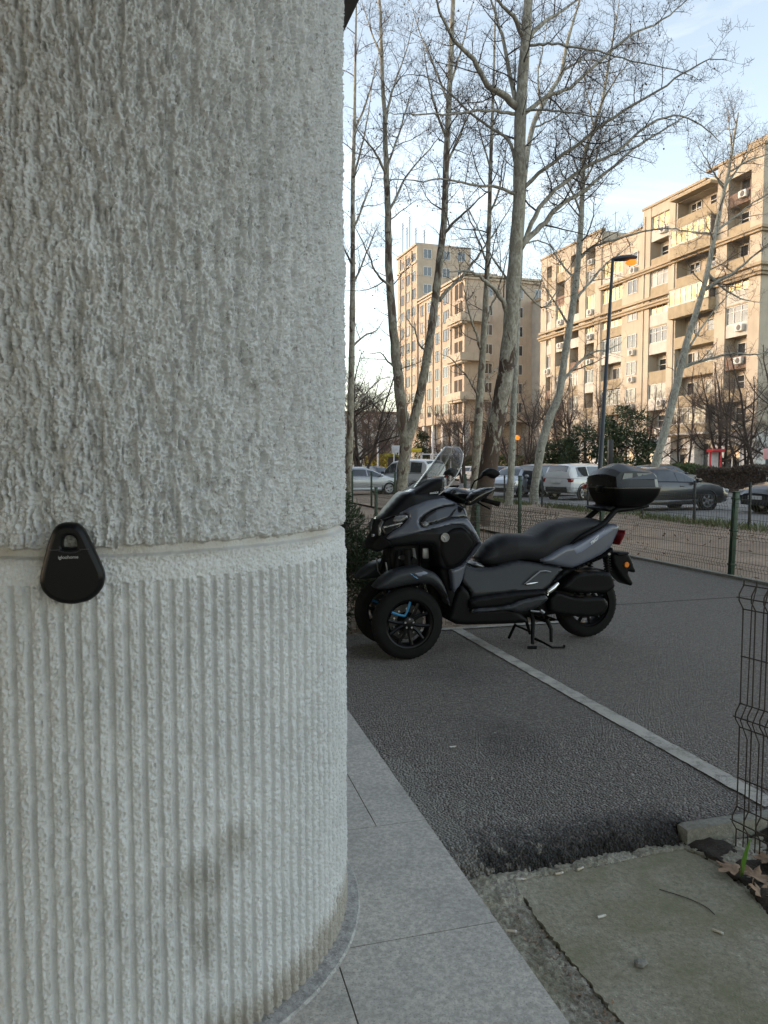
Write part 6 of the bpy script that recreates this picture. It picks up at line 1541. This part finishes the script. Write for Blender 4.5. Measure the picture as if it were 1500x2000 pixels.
tub = m.build('box_tub', B_blk, scooter, 50, fix=True)
hh = z_top-z_split
def lid_sec(x, wb, zs, ws, zr, wr):
    h = [(wb, 0.007), (wb-.004, hh*.10), (ws, hh*zs), (wr, hh*(zs+(zr-zs)*.72)), (wr*.45, hh*zr)]
    return [Vector((x, y, z_split+z)) for y, z in h]+[Vector((x, -y, z_split+z)) for y, z in reversed(h)]
m = MB(); m.loft([lid_sec(xF+.014, .170, .30, .160, .34, .10), lid_sec(xF+.004, 0.219, .46, 0.202, .55, .11), lid_sec(xF-.035, 0.227, .64, 0.209, .80, .12), lid_sec(xF-.115, 0.228, .69, 0.211, .985, .12), lid_sec(xF-.15, 0.228, .69, 0.211, 1.0, .12), lid_sec(xF-.24, 0.227, .66, 0.206, .93, .12), lid_sec(xR+.075, 0.222, .60, 0.194, .80, .11), lid_sec(xR+.025, .195, .48, .165, .58, .10), lid_sec(xR+.003, .165, .28, .14, .32, .09)])
lid = m.build('box_lid', m_paintb('box_black', (0.006, 0.006, 0.0065), 0.28, .1, .08, .25), scooter, 24, fix=True)
m = MB(); m.loft([ring(z_split-.002, xF+.017, xR-.005, 0.233, .06), ring(z_split+.0075, xF+.017, xR-.005, 0.233, .06)]); m.build('box_seam', B_alu if False else m_paintb('seam_grey', (0.05, 0.05, 0.05), .35), lid, 50, fix=True)
# glossy reflector strip round the sides and back of the lid
for sg in (1, -1):
    m = MB(); a, b, c_, d = z_split+hh*.36, z_split+hh*.60, xF-.05, xR+.085
    m.add([(c_+.01, sg*.223, a), (d-.03, sg*.219, a), (d, sg*.203, b), (c_-.01, sg*.217, b), (c_+.01, sg*.19, a), (d-.03, sg*.19, a), (d, sg*.17, b), (c_-.01, sg*.18, b)], [(0, 1, 2, 3), (4, 7, 6, 5), (0, 4, 5, 1), (1, 5, 6, 2), (2, 6, 7, 3), (3, 7, 4, 0)])
    m.build('box_reflector', B_gloss, lid, None, fix=True)
m = MB(); m.rbox((xF-.0, -.05, z_split-.04), (xF+.03, .05, z_split+.02), .01); m.build('box_latch', B_blk, tub, 45)
bpy.data.objects.remove(box)

# ---- engine, transmission, rear suspension, stands
part('air_filter_case', B_blk, [(1096, 1149), (1128, 1119), (1172, 1116), (1193, 1119), (1200, 1134), (1203, 1147), (1188, 1158), (1142, 1160), (1110, 1155)], lambda x, z: .205+.05*max(0,.45-z), .20, drop=.025, R_=.035, yc=0.0, thick=.12, sides=(1,))
part('case_ridge', B_mat, [(1128, 1121), (1158, 1121), (1186, 1128), (1203, 1136), (1200, 1131), (1176, 1121), (1150, 1118)], lambda x, z: .208, .20, drop=.02, R_=.015, h=.009, thick=.03, sides=(1,))
part('transmission_case', B_blk, [(1080, 1165), (1090, 1156), (1128, 1168), (1181, 1166), (1191, 1182), (1181, 1200), (1157, 1206), (1106, 1203), (1076, 1197), (1074, 1178)], lambda x, z: .18, .18, drop=.02, R_=.03, thick=.09, sides=(1,))
part('engine', B_blk, [(1030, 1165), (1070, 1150), (1120, 1150), (1130, 1195), (1085, 1200), (1050, 1206), (1030, 1195)], lambda x, z: .12, .12, drop=.03, R_=.04)
m = MB(); m.tube([(-.10, -.20, .33), (.15, -.19, .30), (.45, -.15, .25)], [.07, .075, .03], 14); m.build('exhaust', B_blk, scooter, 50)
m = MB(); m.rbox((-.03, -.14, .24), (.35, -.09, .32), .02); m.build('swing_arm', B_blk, scooter, 45)
for sg in (1, -1):
    a = s3(1184, 1081, .13); b = s3(1187, 1118, .13)
    m = MB(); m.tube([(a[0], sg*a[1], a[2]+.03), (b[0], sg*b[1], b[2]-.02)], .016, 8); sh_ = m.build('shock_absorber', B_blk, scooter, 45)
    c_ = MB(); N_ = 60; c_.tube([(a[0]+(b[0]-a[0])*i/N_+.027*math.cos(i*.75), sg*a[1]+.027*math.sin(i*.75), a[2]+(b[2]-a[2])*i/N_) for i in range(N_+1)], .0055, 5); c_.build('spring', B_blk, sh_, 180)
    c_ = MB(); c_.tube([(a[0], sg*(a[1]+.01), a[2]-.0), (a[0], sg*(a[1]+.045), a[2]-.0)], .012, 8); c_.build('spring_bolt', B_alu, sh_, 45)
part('rear_mudguard', B_blk, [(1193, 1086), (1203, 1077), (1224, 1080), (1230, 1089), (1240, 1116), (1236, 1118), (1223, 1115), (1235, 1138), (1231, 1144), (1224, 1141), (1214, 1132), (1196, 1104)], lambda x, z: .085, .06, drop=.02, R_=.03, h=.012)
part('plate_lamp', B_blk, [(1200, 1078), (1223, 1077), (1225, 1081), (1212, 1085), (1200, 1084)], lambda x, z: .10, .06, drop=.015, R_=.015, h=.010)
rx, rz_ = bl(1224, 1103, .09); m = MB(); m.lathe([(0, .006), (.020, .006), (.023, .002), (.023, -.004), (0, -.004)], 24, Matrix.Translation((rx, .09, rz_)) @ Matrix.Rotation(-math.pi/2, 4, 'X')); m.build('reflector', B_or, scooter, 40)
part('rear_hugger', B_blk, [(1100, 1150), (1120, 1118), (1150, 1108), (1180, 1112), (1180, 1118), (1150, 1116), (1125, 1126)], lambda x, z: .08, .05, drop=.03, R_=.03, h=.013)
# centre stand folded half down, side stand
m = MB()
m.tube([(.50, -.10, .20), (.47, -.12, .12), (.43, -.14, .02)], [.017, .014, .012], 8); m.tube([(.42, .12, .19), (.40, .15, .12), (.405, .165, .02)], [.020, .016, .013], 8); m.tube([(.49, -.115, .19), (.43, .125, .18)], .014, 8)
m.build('centre_stand', B_blk, scooter, 45)
m = MB()
P_ = lambda u, v, z: (lambda g: BMI @ g)(gnd(u, v, z))
f0_ = s3(1035, 1215, .15); f1_ = P_(1040, 1260, .02)
m.tube([s3(1037, 1196, .12), s3(1041, 1212, .15), (f1_.x, f1_.y, .03)], [.018, .018, .014], 8); a_ = P_(1030, 1266, .006); b_ = P_(1048, 1266, .006); m.tube([(a_.x, a_.y, .012), (b_.x, b_.y, .012)], .012, 6)
q0 = P_(1044, 1252, .03); q1 = P_(1062, 1259, .02); q2 = P_(1078, 1266, .012); q3 = P_(1102, 1265, .012); m.tube([(q0.x, q0.y, .05), (q1.x, q1.y, .035), (q2.x, q2.y, .018), (q3.x, q3.y, .014)], [.011, .009, .008, .008], 6); m.tube([(q3.x, q3.y, .014), (q3.x, q3.y, .032)], .009, 6)
r0_ = s3(1004, 1221, .0); r1_ = P_(994, 1246, .01); m.tube([(r0_[0], 0.02, r0_[2]+.01), (r1_.x, r1_.y, .012)], [.011, .012], 8); m.tube([(r0_[0], .03, r0_[2]+.005), s3(1036, 1234, .14)], .009, 6)
m.build('side_stand', B_blk, scooter, 45)
m = MB(); m.tube([s3(1036, 1193, .17), s3(1053, 1195, .17)], .008, 6); m.tube([s3(1055, 1192, .16), s3(1062, 1197, .16)], .014, 6); m.build('stand_lug', B_alu, scooter, 45)
# ------------------------------------------------------------------ things on and around the column, street furniture
# key lock box hanging on the column, just at the groove
ka = 0.0
for _ in range(20):
    d_ = ray(143, 1097); # find the angle where the sight line meets the shaft
    ox, oy = -CX, -CY; A_ = d_.x**2+d_.y**2; B_ = 2*(d_.x*(-CX)+d_.y*(-CY)); C_ = CX*CX+CY*CY-(CR+.004)**2
    tq = (-B_-math.sqrt(B_*B_-4*A_*C_))/(2*A_)
hit = Vector((0, 0, CAM_H))+d_*tq; kn = Vector((hit.x-CX, hit.y-CY, 0)).normalized(); sc_ = hit.y/F
kb = empty('key_lock_box', hit+kn*.004); kb.rotation_euler = (0, 0, math.atan2(kn.y, kn.x)+math.pi/2)
tag(kb, 'black teardrop key lock box hanging on the white column at the groove', 'lock box')
M_kb = plain('lockbox_rubber', (0.0055, 0.0055, 0.006), 0.38, 0, 0.15, 20); M_kb.node_tree.nodes['Principled BSDF'].inputs['Specular IOR Level'].default_value = 0.15
M_kbt = plain('lockbox_print', (0.26, 0.26, 0.26), 0.5)
out_px = [(143, 1018), (157, 1021), (167, 1031), (174, 1046), (183, 1068), (194, 1094), (201, 1113), (203.5, 1128), (199, 1147), (189, 1161), (172, 1173), (144, 1178), (120, 1174), (101, 1163), (89, 1148), (84.5, 1130), (88, 1110), (95, 1082), (103, 1054), (110, 1034), (118, 1023), (129, 1018.5)]
hole_px = [(141, 1040), (150, 1042), (155.5, 1050), (157, 1063), (154, 1068), (141, 1070), (127, 1068), (125.5, 1062), (127.5, 1050), (132, 1042)]
def kbp(u, v): return ((u-143)*sc_*1.0, (1097-v)*sc_)
O_ = resample(chaikin([kbp(*q) for q in out_px], 2), .004); H_ = resample(chaikin([kbp(*q) for q in hole_px], 2), .004)
def shrink(poly, d):
    out = []; n = len(poly)
    for i in range(n):
        a = Vector(poly[i-1]); b = Vector(poly[(i+1) % n]); t = (b-a).normalized(); nn_ = Vector((-t.y, t.x)); out.append((poly[i][0]+nn_.x*d, poly[i][1]+nn_.y*d))
    return out
ar = sum(O_[i][0]*O_[(i+1) % len(O_)][1]-O_[(i+1) % len(O_)][0]*O_[i][1] for i in range(len(O_))); 
if ar < 0: O_.reverse()
ar = sum(H_[i][0]*H_[(i+1) % len(H_)][1]-H_[(i+1) % len(H_)][0]*H_[i][1] for i in range(len(H_)))
if ar < 0: H_.reverse()
TH = .034
m = MB(); lay = [(0.004, 0.0), (0.0, .004), (0.0, TH-.016), (.0015, TH-.008), (.005, TH-.003), (.011, TH)]
rings = [[Vector((x, -y_, z)) for x, z in shrink(O_, s_)] for s_, y_ in lay]
m.loft(rings, cap=False)
hl = [(-.004, TH), (0.0, TH-.001), (.002, TH-.005), (.002, 0.0)]   # the eye, rim rolled
hr = [[Vector((x, -y_, z)) for x, z in shrink(H_, s_)] for s_, y_ in hl]
m.loft(hr, cap=False)
fo_ = shrink(O_, .011); fi_ = shrink(H_, -.004)
vs_, _, fs_, _, _, _ = geometry.delaunay_2d_cdt([Vector(q) for q in fo_]+[Vector(q) for q in fi_], [], [list(range(len(fo_))), list(reversed(range(len(fo_), len(fo_)+len(fi_))))], 0, 1e-7)
def in_poly(p, poly):
    r = False; n = len(poly)
    for i in range(n):
        a, b = poly[i], poly[(i+1) % n]
        if (a[1] > p[1]) != (b[1] > p[1]) and p[0] < (b[0]-a[0])*(p[1]-a[1])/(b[1]-a[1])+a[0]: r = not r
    return r
ff = []
for f in fs_:
    c_ = (sum(vs_[i].x for i in f)/len(f), sum(vs_[i].y for i in f)/len(f))
    if in_poly(c_, fo_) and not in_poly(c_, fi_): ff.append(tuple(f))
k0_ = len(m.v); m.v.extend([(v.x, -TH, v.y) for v in vs_]); m.f.extend([tuple(k0_+i for i in f) for f in ff]); m.m.extend([0]*len(ff))
m.build('lock_body', M_kb, kb, 50, fix=True)
m = MB(); zseam = (1097-1069.5)*sc_      # parting line between shackle and body, and the raised lip under the eye
for xa, xb in ((-.040, -.020), (.017, .036)): m.rbox((xa, -TH-.0008, zseam-.0009), (xb, -TH+.002, zseam+.0009), .0004)
m.tube([(-.0225, -TH-.0002, zseam-.002), (-.012, -TH-.001, zseam-.0055), (0, -TH-.001, zseam-.0065), (.011, -TH-.001, zseam-.0055), (.0205, -TH-.0002, zseam-.002)], .0016, 6)
m.build('shackle_seam', plain('lockbox_edge', (0.02, 0.02, 0.021), 0.35), kb, 40)
lettering('igloohome', .0092, M_kbt, kb, ((139-143)*sc_, -TH-.0006, (1097-1084)*sc_), (math.pi/2, 0, 0), bold=.0002, ext=.0002)

# lit street lamp
DL = 25.0
M_pole = plain('lamp_grey', (0.045, 0.05, 0.055), 0.5, 0.3, 0.15, 3)
gl_ = NT('sodium_glow'); gl_.set(Base_Color=(0.5, 0.2, 0.03), Emission_Color=(1.0, 0.24, 0.025), Emission_Strength=0.30, Roughness=0.3); M_glow = gl_.mat
top = at(1197, 506, DL); bot = at(1167, 990, DL); lp = empty('street_lamp', (bot.x, bot.y, -.05)); tag(lp, 'tall leaning grey street lamp with lit orange head', 'street lamp')
q = lambda p: (p.x-bot.x, p.y-bot.y, p.z+.05)
m = MB(); b0 = Vector((bot.x, bot.y, -.05)); m.tube([q(b0), q(b0.lerp(top, .3)), q(b0.lerp(top, .301)), q(top)], [.085, .075, .068, .050], 12); m.build('pole', M_pole, lp, 60)
hA_, hB_ = at(1200, 507, DL), at(1243, 503, DL)
m = MB(); m.loft([[Vector(q(hA_.lerp(hB_, t_)))+Vector((0, y_*w_, z_*h_)) for y_, z_ in ((-1, 0), (-.7, .6), (0, 1), (.7, .6), (1, 0), (.6, -.5), (0, -.6), (-.6, -.5))] for t_, w_, h_ in ((-.12, .05, .05), (.0, .10, .09), (.35, .17, .12), (.7, .19, .12), (1.0, .10, .06))]); m.build('lamp_head', M_pole, lp, 60, fix=True)
m = MB(); gA, gB = at(1222, 511, DL), at(1243, 510, DL); m.loft([[Vector(q(gA.lerp(gB, t_)))+Vector((0, y_*w_, z_*h_-.03)) for y_, z_ in ((-1, .5), (1, .5), (.8, -.6), (0, -1), (-.8, -.6))] for t_, w_, h_ in ((0, .06, .04), (.25, .15, .10), (.75, .15, .11), (1.0, .07, .05))]); m.build('lamp_glass', M_glow, lp, 60, fix=True)
g2 = at(1010, 905, 62); gp = empty('globe_lamp', (g2.x, g2.y, -.05)); tag(gp, 'small yellow lit globe lamp among the bare trees', 'street lamp')
zt = at(1010, 857, 62).z+.05; m = MB(); m.tube([(0, 0, 0), (0, 0, zt)], [.06, .04], 6); m.build('pole', M_pole, gp, 60)
m = MB(); m.lathe([(0, -.22), (.16, -.16), (.23, 0), (.16, .16), (0, .22)], 12, Matrix.Translation((0, 0, zt+.1))); m.build('lamp_globe', M_glow, gp, 60)
# signs and kiosks far off
M_signw = plain('sign_white', (0.62, 0.61, 0.62), 0.5); M_signr = plain('sign_red', (0.50, 0.02, 0.03), 0.5); M_signy = plain('canopy_yellow', (0.70, 0.52, 0.02), 0.5); M_signb = plain('sign_blue', (0.10, 0.14, 0.42), 0.5); M_signd = plain('sign_dark', (0.015, 0.015, 0.016), 0.5); M_pink = plain('sign_pink', (0.60, 0.30, 0.30), 0.5)
def px_board(name, label, cat, u0, u1, v0, v1, d, mat, th=.12, legs=None, legmat=None, boardname='board'):
    a = at(u0, v1, d); b = at(u1, v0, d); r_ = empty(name, ((a.x+b.x)/2, a.y, -.05)); tag(r_, label, cat)
    w_ = (b.x-a.x)/2; m = MB(); m.rbox((-w_, -th, a.z+.05), (w_, th, b.z+.05), .02); m.build(boardname, mat, r_, 40)
    for x_ in (legs or []):
        l_ = MB(); l_.rbox((x_*w_-.05, -.05, 0), (x_*w_+.05, .05, a.z+.049), .01); l_.build('post', legmat or mat, r_, 40)
    return r_, w_, a.z+.05, b.z+.05
r_, w_, z0_, z1_ = px_board('shop_kiosk', 'bright red open kiosk frame before the white ground floor', 'kiosk', 1386, 1410, 877, 883, 50, M_signr, .5, (-.85, .85), M_signr, 'roof')
m = MB(); m.rbox((-w_*.8, .3, .9), (w_*.8, .36, z0_-.01), .01); m.build('back_panel', M_signw, r_, 40); m = MB(); m.rbox((-w_*.85, -.4, .05), (w_*.85, .3, .95), .02); m.build('counter', M_signr, r_, 40)
px_board('advert_panel', 'tall dark panel standing right behind the lamp post', 'sign', 1187, 1197, 859, 912, 40, M_signd, .15, (0,), M_signd)
r_, w_, z0_, z1_ = px_board('shop_sign', 'white sign with blue lines on the ground floor left of the leaning pale trunk', 'sign', 1264, 1284, 859, 873, 66, M_signw, .05, (-.8, .8), M_pole)
m = MB(); m.box((-w_*.8, -.056, z0_+.12), (w_*.8, -.051, z0_+.2)); m.box((-w_*.8, -.056, z0_+.3), (w_*.5, -.051, z0_+.42)); m.build('print', M_signb, r_, None)
px_board('notice_sign', 'pink and white sign cut by the right edge of the picture', 'sign', 1491, 1504, 876, 897, 46, M_pink, .06, (0,), M_pole)
px_board('billboard', 'blank white billboard on a pale post left of the forked tree', 'billboard', 765, 785, 870, 884, 62, M_signw, .08, (-.55,), M_signw)
r_, w_, z0_, z1_ = px_board('canopy', 'bright yellow canopy on white posts seen through the screen', 'canopy', 801, 823, 876.5, 883, 66, M_signy, .8, (-.9, .3, .9), M_signw, 'roof')
px_board('white_railing', 'low white railing behind the van and the scooter screen', 'railing', 822, 900, 886, 888.5, 64, M_signw, .05, (-.95, -.5, 0, .5, .95), M_signw, 'rail')
wp = at(845, 930, 58); o = empty('white_pole', (wp.x, wp.y, -.05)); tag(o, 'slim white pole rising behind the van', 'pole'); m = MB(); m.tube([(0, 0, 0), (0, 0, at(845, 842, 58).z)], .07, 6); m.build('shaft', M_signw, o, 60)
wp = at(738, 930, 62); o = empty('white_pole', (wp.x, wp.y, -.05)); tag(o, 'pale lamp-like pole in the thicket left of the forked tree', 'pole'); m = MB(); m.tube([(0, 0, 0), (0, 0, at(738, 838, 62).z)], .08, 6); m.build('shaft', M_signw, o, 60)

# litter one can count
M_butt = plain('filter_paper', (0.50, 0.43, 0.33), 0.8, 0, .15, 60); M_buttw = plain('cigarette_paper', (0.58, 0.56, 0.52), 0.8)
butts = [((1175, 1792), .35, ZS, 'cigarette butt lying near the middle of the mossy slab'), ((1402, 1822), -.7, ZS, 'cigarette butt on the slab towards its right edge'), ((999, 1821), -.15, -.066, 'pale cigarette butt in the rubble strip beside the granite'), ((1018, 1719), .0, -.062, 'white cigarette butt in the groove under the asphalt lip'), ((1092, 1708), .3, -.062, 'cigarette butt half-way along the groove under the asphalt lip'), ((1133, 1699), .6, -.060, 'slanting cigarette butt on the ledge at the groove, rightmost of three'), ((884, 1460), .05, .004, 'cigarette butt on the dark stain of the parking bay'), ((916, 1712), -1.0, -.066, 'cigarette butt at the corner of granite and asphalt lip')]
for i, ((u, v), a, z, lab) in enumerate(butts):
    g = gnd(u, v, z); o = empty('cigarette_butt', (g.x, g.y, z+.0045), a); tag(o, lab, 'cigarette butt', 'cigarette butts dropped on the ground')
    m = MB(); m.tube([(-.016, 0, 0), (.010, 0, 0)], .0042, 8); m.build('filter', M_butt if i % 3 else M_buttw, o, 50)
    m = MB(); m.tube([(.0101, 0, 0), (.017, .001, -.0005)], [.0042, .0034], 8); m.build('ash_end', M_buttw if i % 3 else M_butt, o, 50)
st_ = gnd(1251, 1886, ZS); m = MB(); rr_ = random.Random(4); bm = bmesh.new(); bmesh.ops.create_icosphere(bm, subdivisions=2, radius=.019)
for v_ in bm.verts: v_.co = Vector((v_.co.x*1.1, v_.co.y*.9, v_.co.z*.6))*(.8+.4*rr_.random())
m.add([v_.co for v_ in bm.verts], [[v_.index for v_ in f.verts] for f in bm.faces]); bm.free(); o = m.build('pebble', M_conc, None, 20, (st_.x, st_.y, ZS+.007)); tag(o, 'single grey pebble lying on the mossy slab', 'pebble')
tw = [gnd(u, v, ZS+.003) for u, v in ((1288, 1737), (1318, 1746), (1352, 1758), (1380, 1772), (1396, 1786))]; m = MB(); m.tube(smooth_path(tw, 4), .0016, 5); tag(m.build('fallen_twig', M_bark_dark, None, 180), 'thin dark curved twig lying on the mossy slab', 'twig')
# plane leaves and a green blade by the rusty mesh
def plane_leaf(label, u, v, z, size, rz, tilt, seed):
    rr = random.Random(seed); lob = [(0, 1.0, .0), (.42, .42, 0), (.95, .62, 0), (.62, .15, 0), (.80, -.28, 0), (.30, -.22, 0), (0, -.36, 0)]
    half_ = [(0, 1.0), (.10, .80), (.20, .72), (.22, .50), (.42, .62), (.66, .72), (.98, .66), (.80, .46), (.70, .30), (.52, .16), (.74, .06), (.86, -.16), (.62, -.20), (.42, -.26), (.18, -.30), (0, -.22)]
    pts_ = half_+[(-x, y) for x, y in reversed(half_[1:-1])]
    pts_ = resample(pts_, .09); m = MB(); gx_ = [(x*.1, y*.1) for x in range(-10, 11) for y in range(-4, 11)]
    inn = [p for p in gx_ if in_poly(p, pts_) and min(math.hypot(p[0]-q_[0], p[1]-q_[1]) for q_ in pts_) > .05]
    vv, _, fo, _, _, _ = geometry.delaunay_2d_cdt([Vector(p) for p in pts_+inn], [], [list(range(len(pts_)))], 1, 1e-6)
    V_ = [Vector((p.x, p.y, .10*math.sin(3*p.x+seed)+.14*abs(p.x)*p.x*p.x+.12*math.cos(2.5*p.y+seed)+.05*math.sin(9*math.atan2(p.y, p.x+.001))*math.hypot(p.x, p.y)))*size for p in vv]
    g = gnd(u, v, z); o = empty('fallen_leaf', (g.x, g.y, z), rz); o.rotation_euler = (tilt, tilt*.5, rz); tag(o, label, 'leaf', 'dry plane leaves by the rusty mesh')
    m.add(V_, [tuple(f) for f in fo]); b_ = m.build('blade', M_fallen, o, 180); s_ = b_.modifiers.new('thickness', 'SOLIDIFY'); s_.thickness = .0008
    m = MB(); m.tube([V_[0]*0+Vector((0, -.2*size, .0)), Vector((.05*size, -.6*size, .02)), Vector((.12*size, -.95*size, .01))], .0013, 5); m.build('stalk', M_fallen, o, 180)
    return o
plane_leaf('curled tan plane leaf left of the green blade, largest by the mesh', 1432, 1698, -.035, .062, 1.0, .25, 1)
plane_leaf('tan plane leaf lying right of the green blade', 1474, 1712, -.04, .060, -.7, .2, 2)
plane_leaf('brown plane leaf at the right edge under the rusty mesh', 1499, 1672, -.03, .05, 2.3, -.35, 3)
plane_leaf('darker plane leaf in the soil below the other leaves', 1490, 1745, -.045, .045, .3, .3, 4)
bl_ = empty('grass_blade', gnd(1448, 1712, -.05)); tag(bl_, 'single bright green blade of grass growing beside the tan leaf', 'plant')
m = MB(); vv = []; 
for i in range(9):
    t_ = i/8; w_ = .0085*math.sin(math.pi*(.18+.80*t_)); p = Vector((.022*t_*t_, -.012*t_, .145*t_)); vv += [p-Vector((w_, .002, 0)), p+Vector((0, .0035, 0)), p+Vector((w_, -.002, 0))]
m.add(vv, [(3*i+j, 3*i+j+1, 3*i+j+4, 3*i+j+3) for i in range(8) for j in range(2)]); o = m.build('blade', plain('blade_green', (0.10, 0.22, 0.03), 0.4, 0, .2, 20), bl_, 180); s_ = o.modifiers.new('thickness', 'SOLIDIFY'); s_.thickness = .0007
m = MB(); m.add([Vector((-.006, 0, 0)), Vector((.006, .002, 0)), Vector((-.012, -.02, .07))], [(0, 1, 2)]); o = m.build('leaf', M_grass, bl_, None); s_ = o.modifiers.new('thickness', 'SOLIDIFY'); s_.thickness = .0007
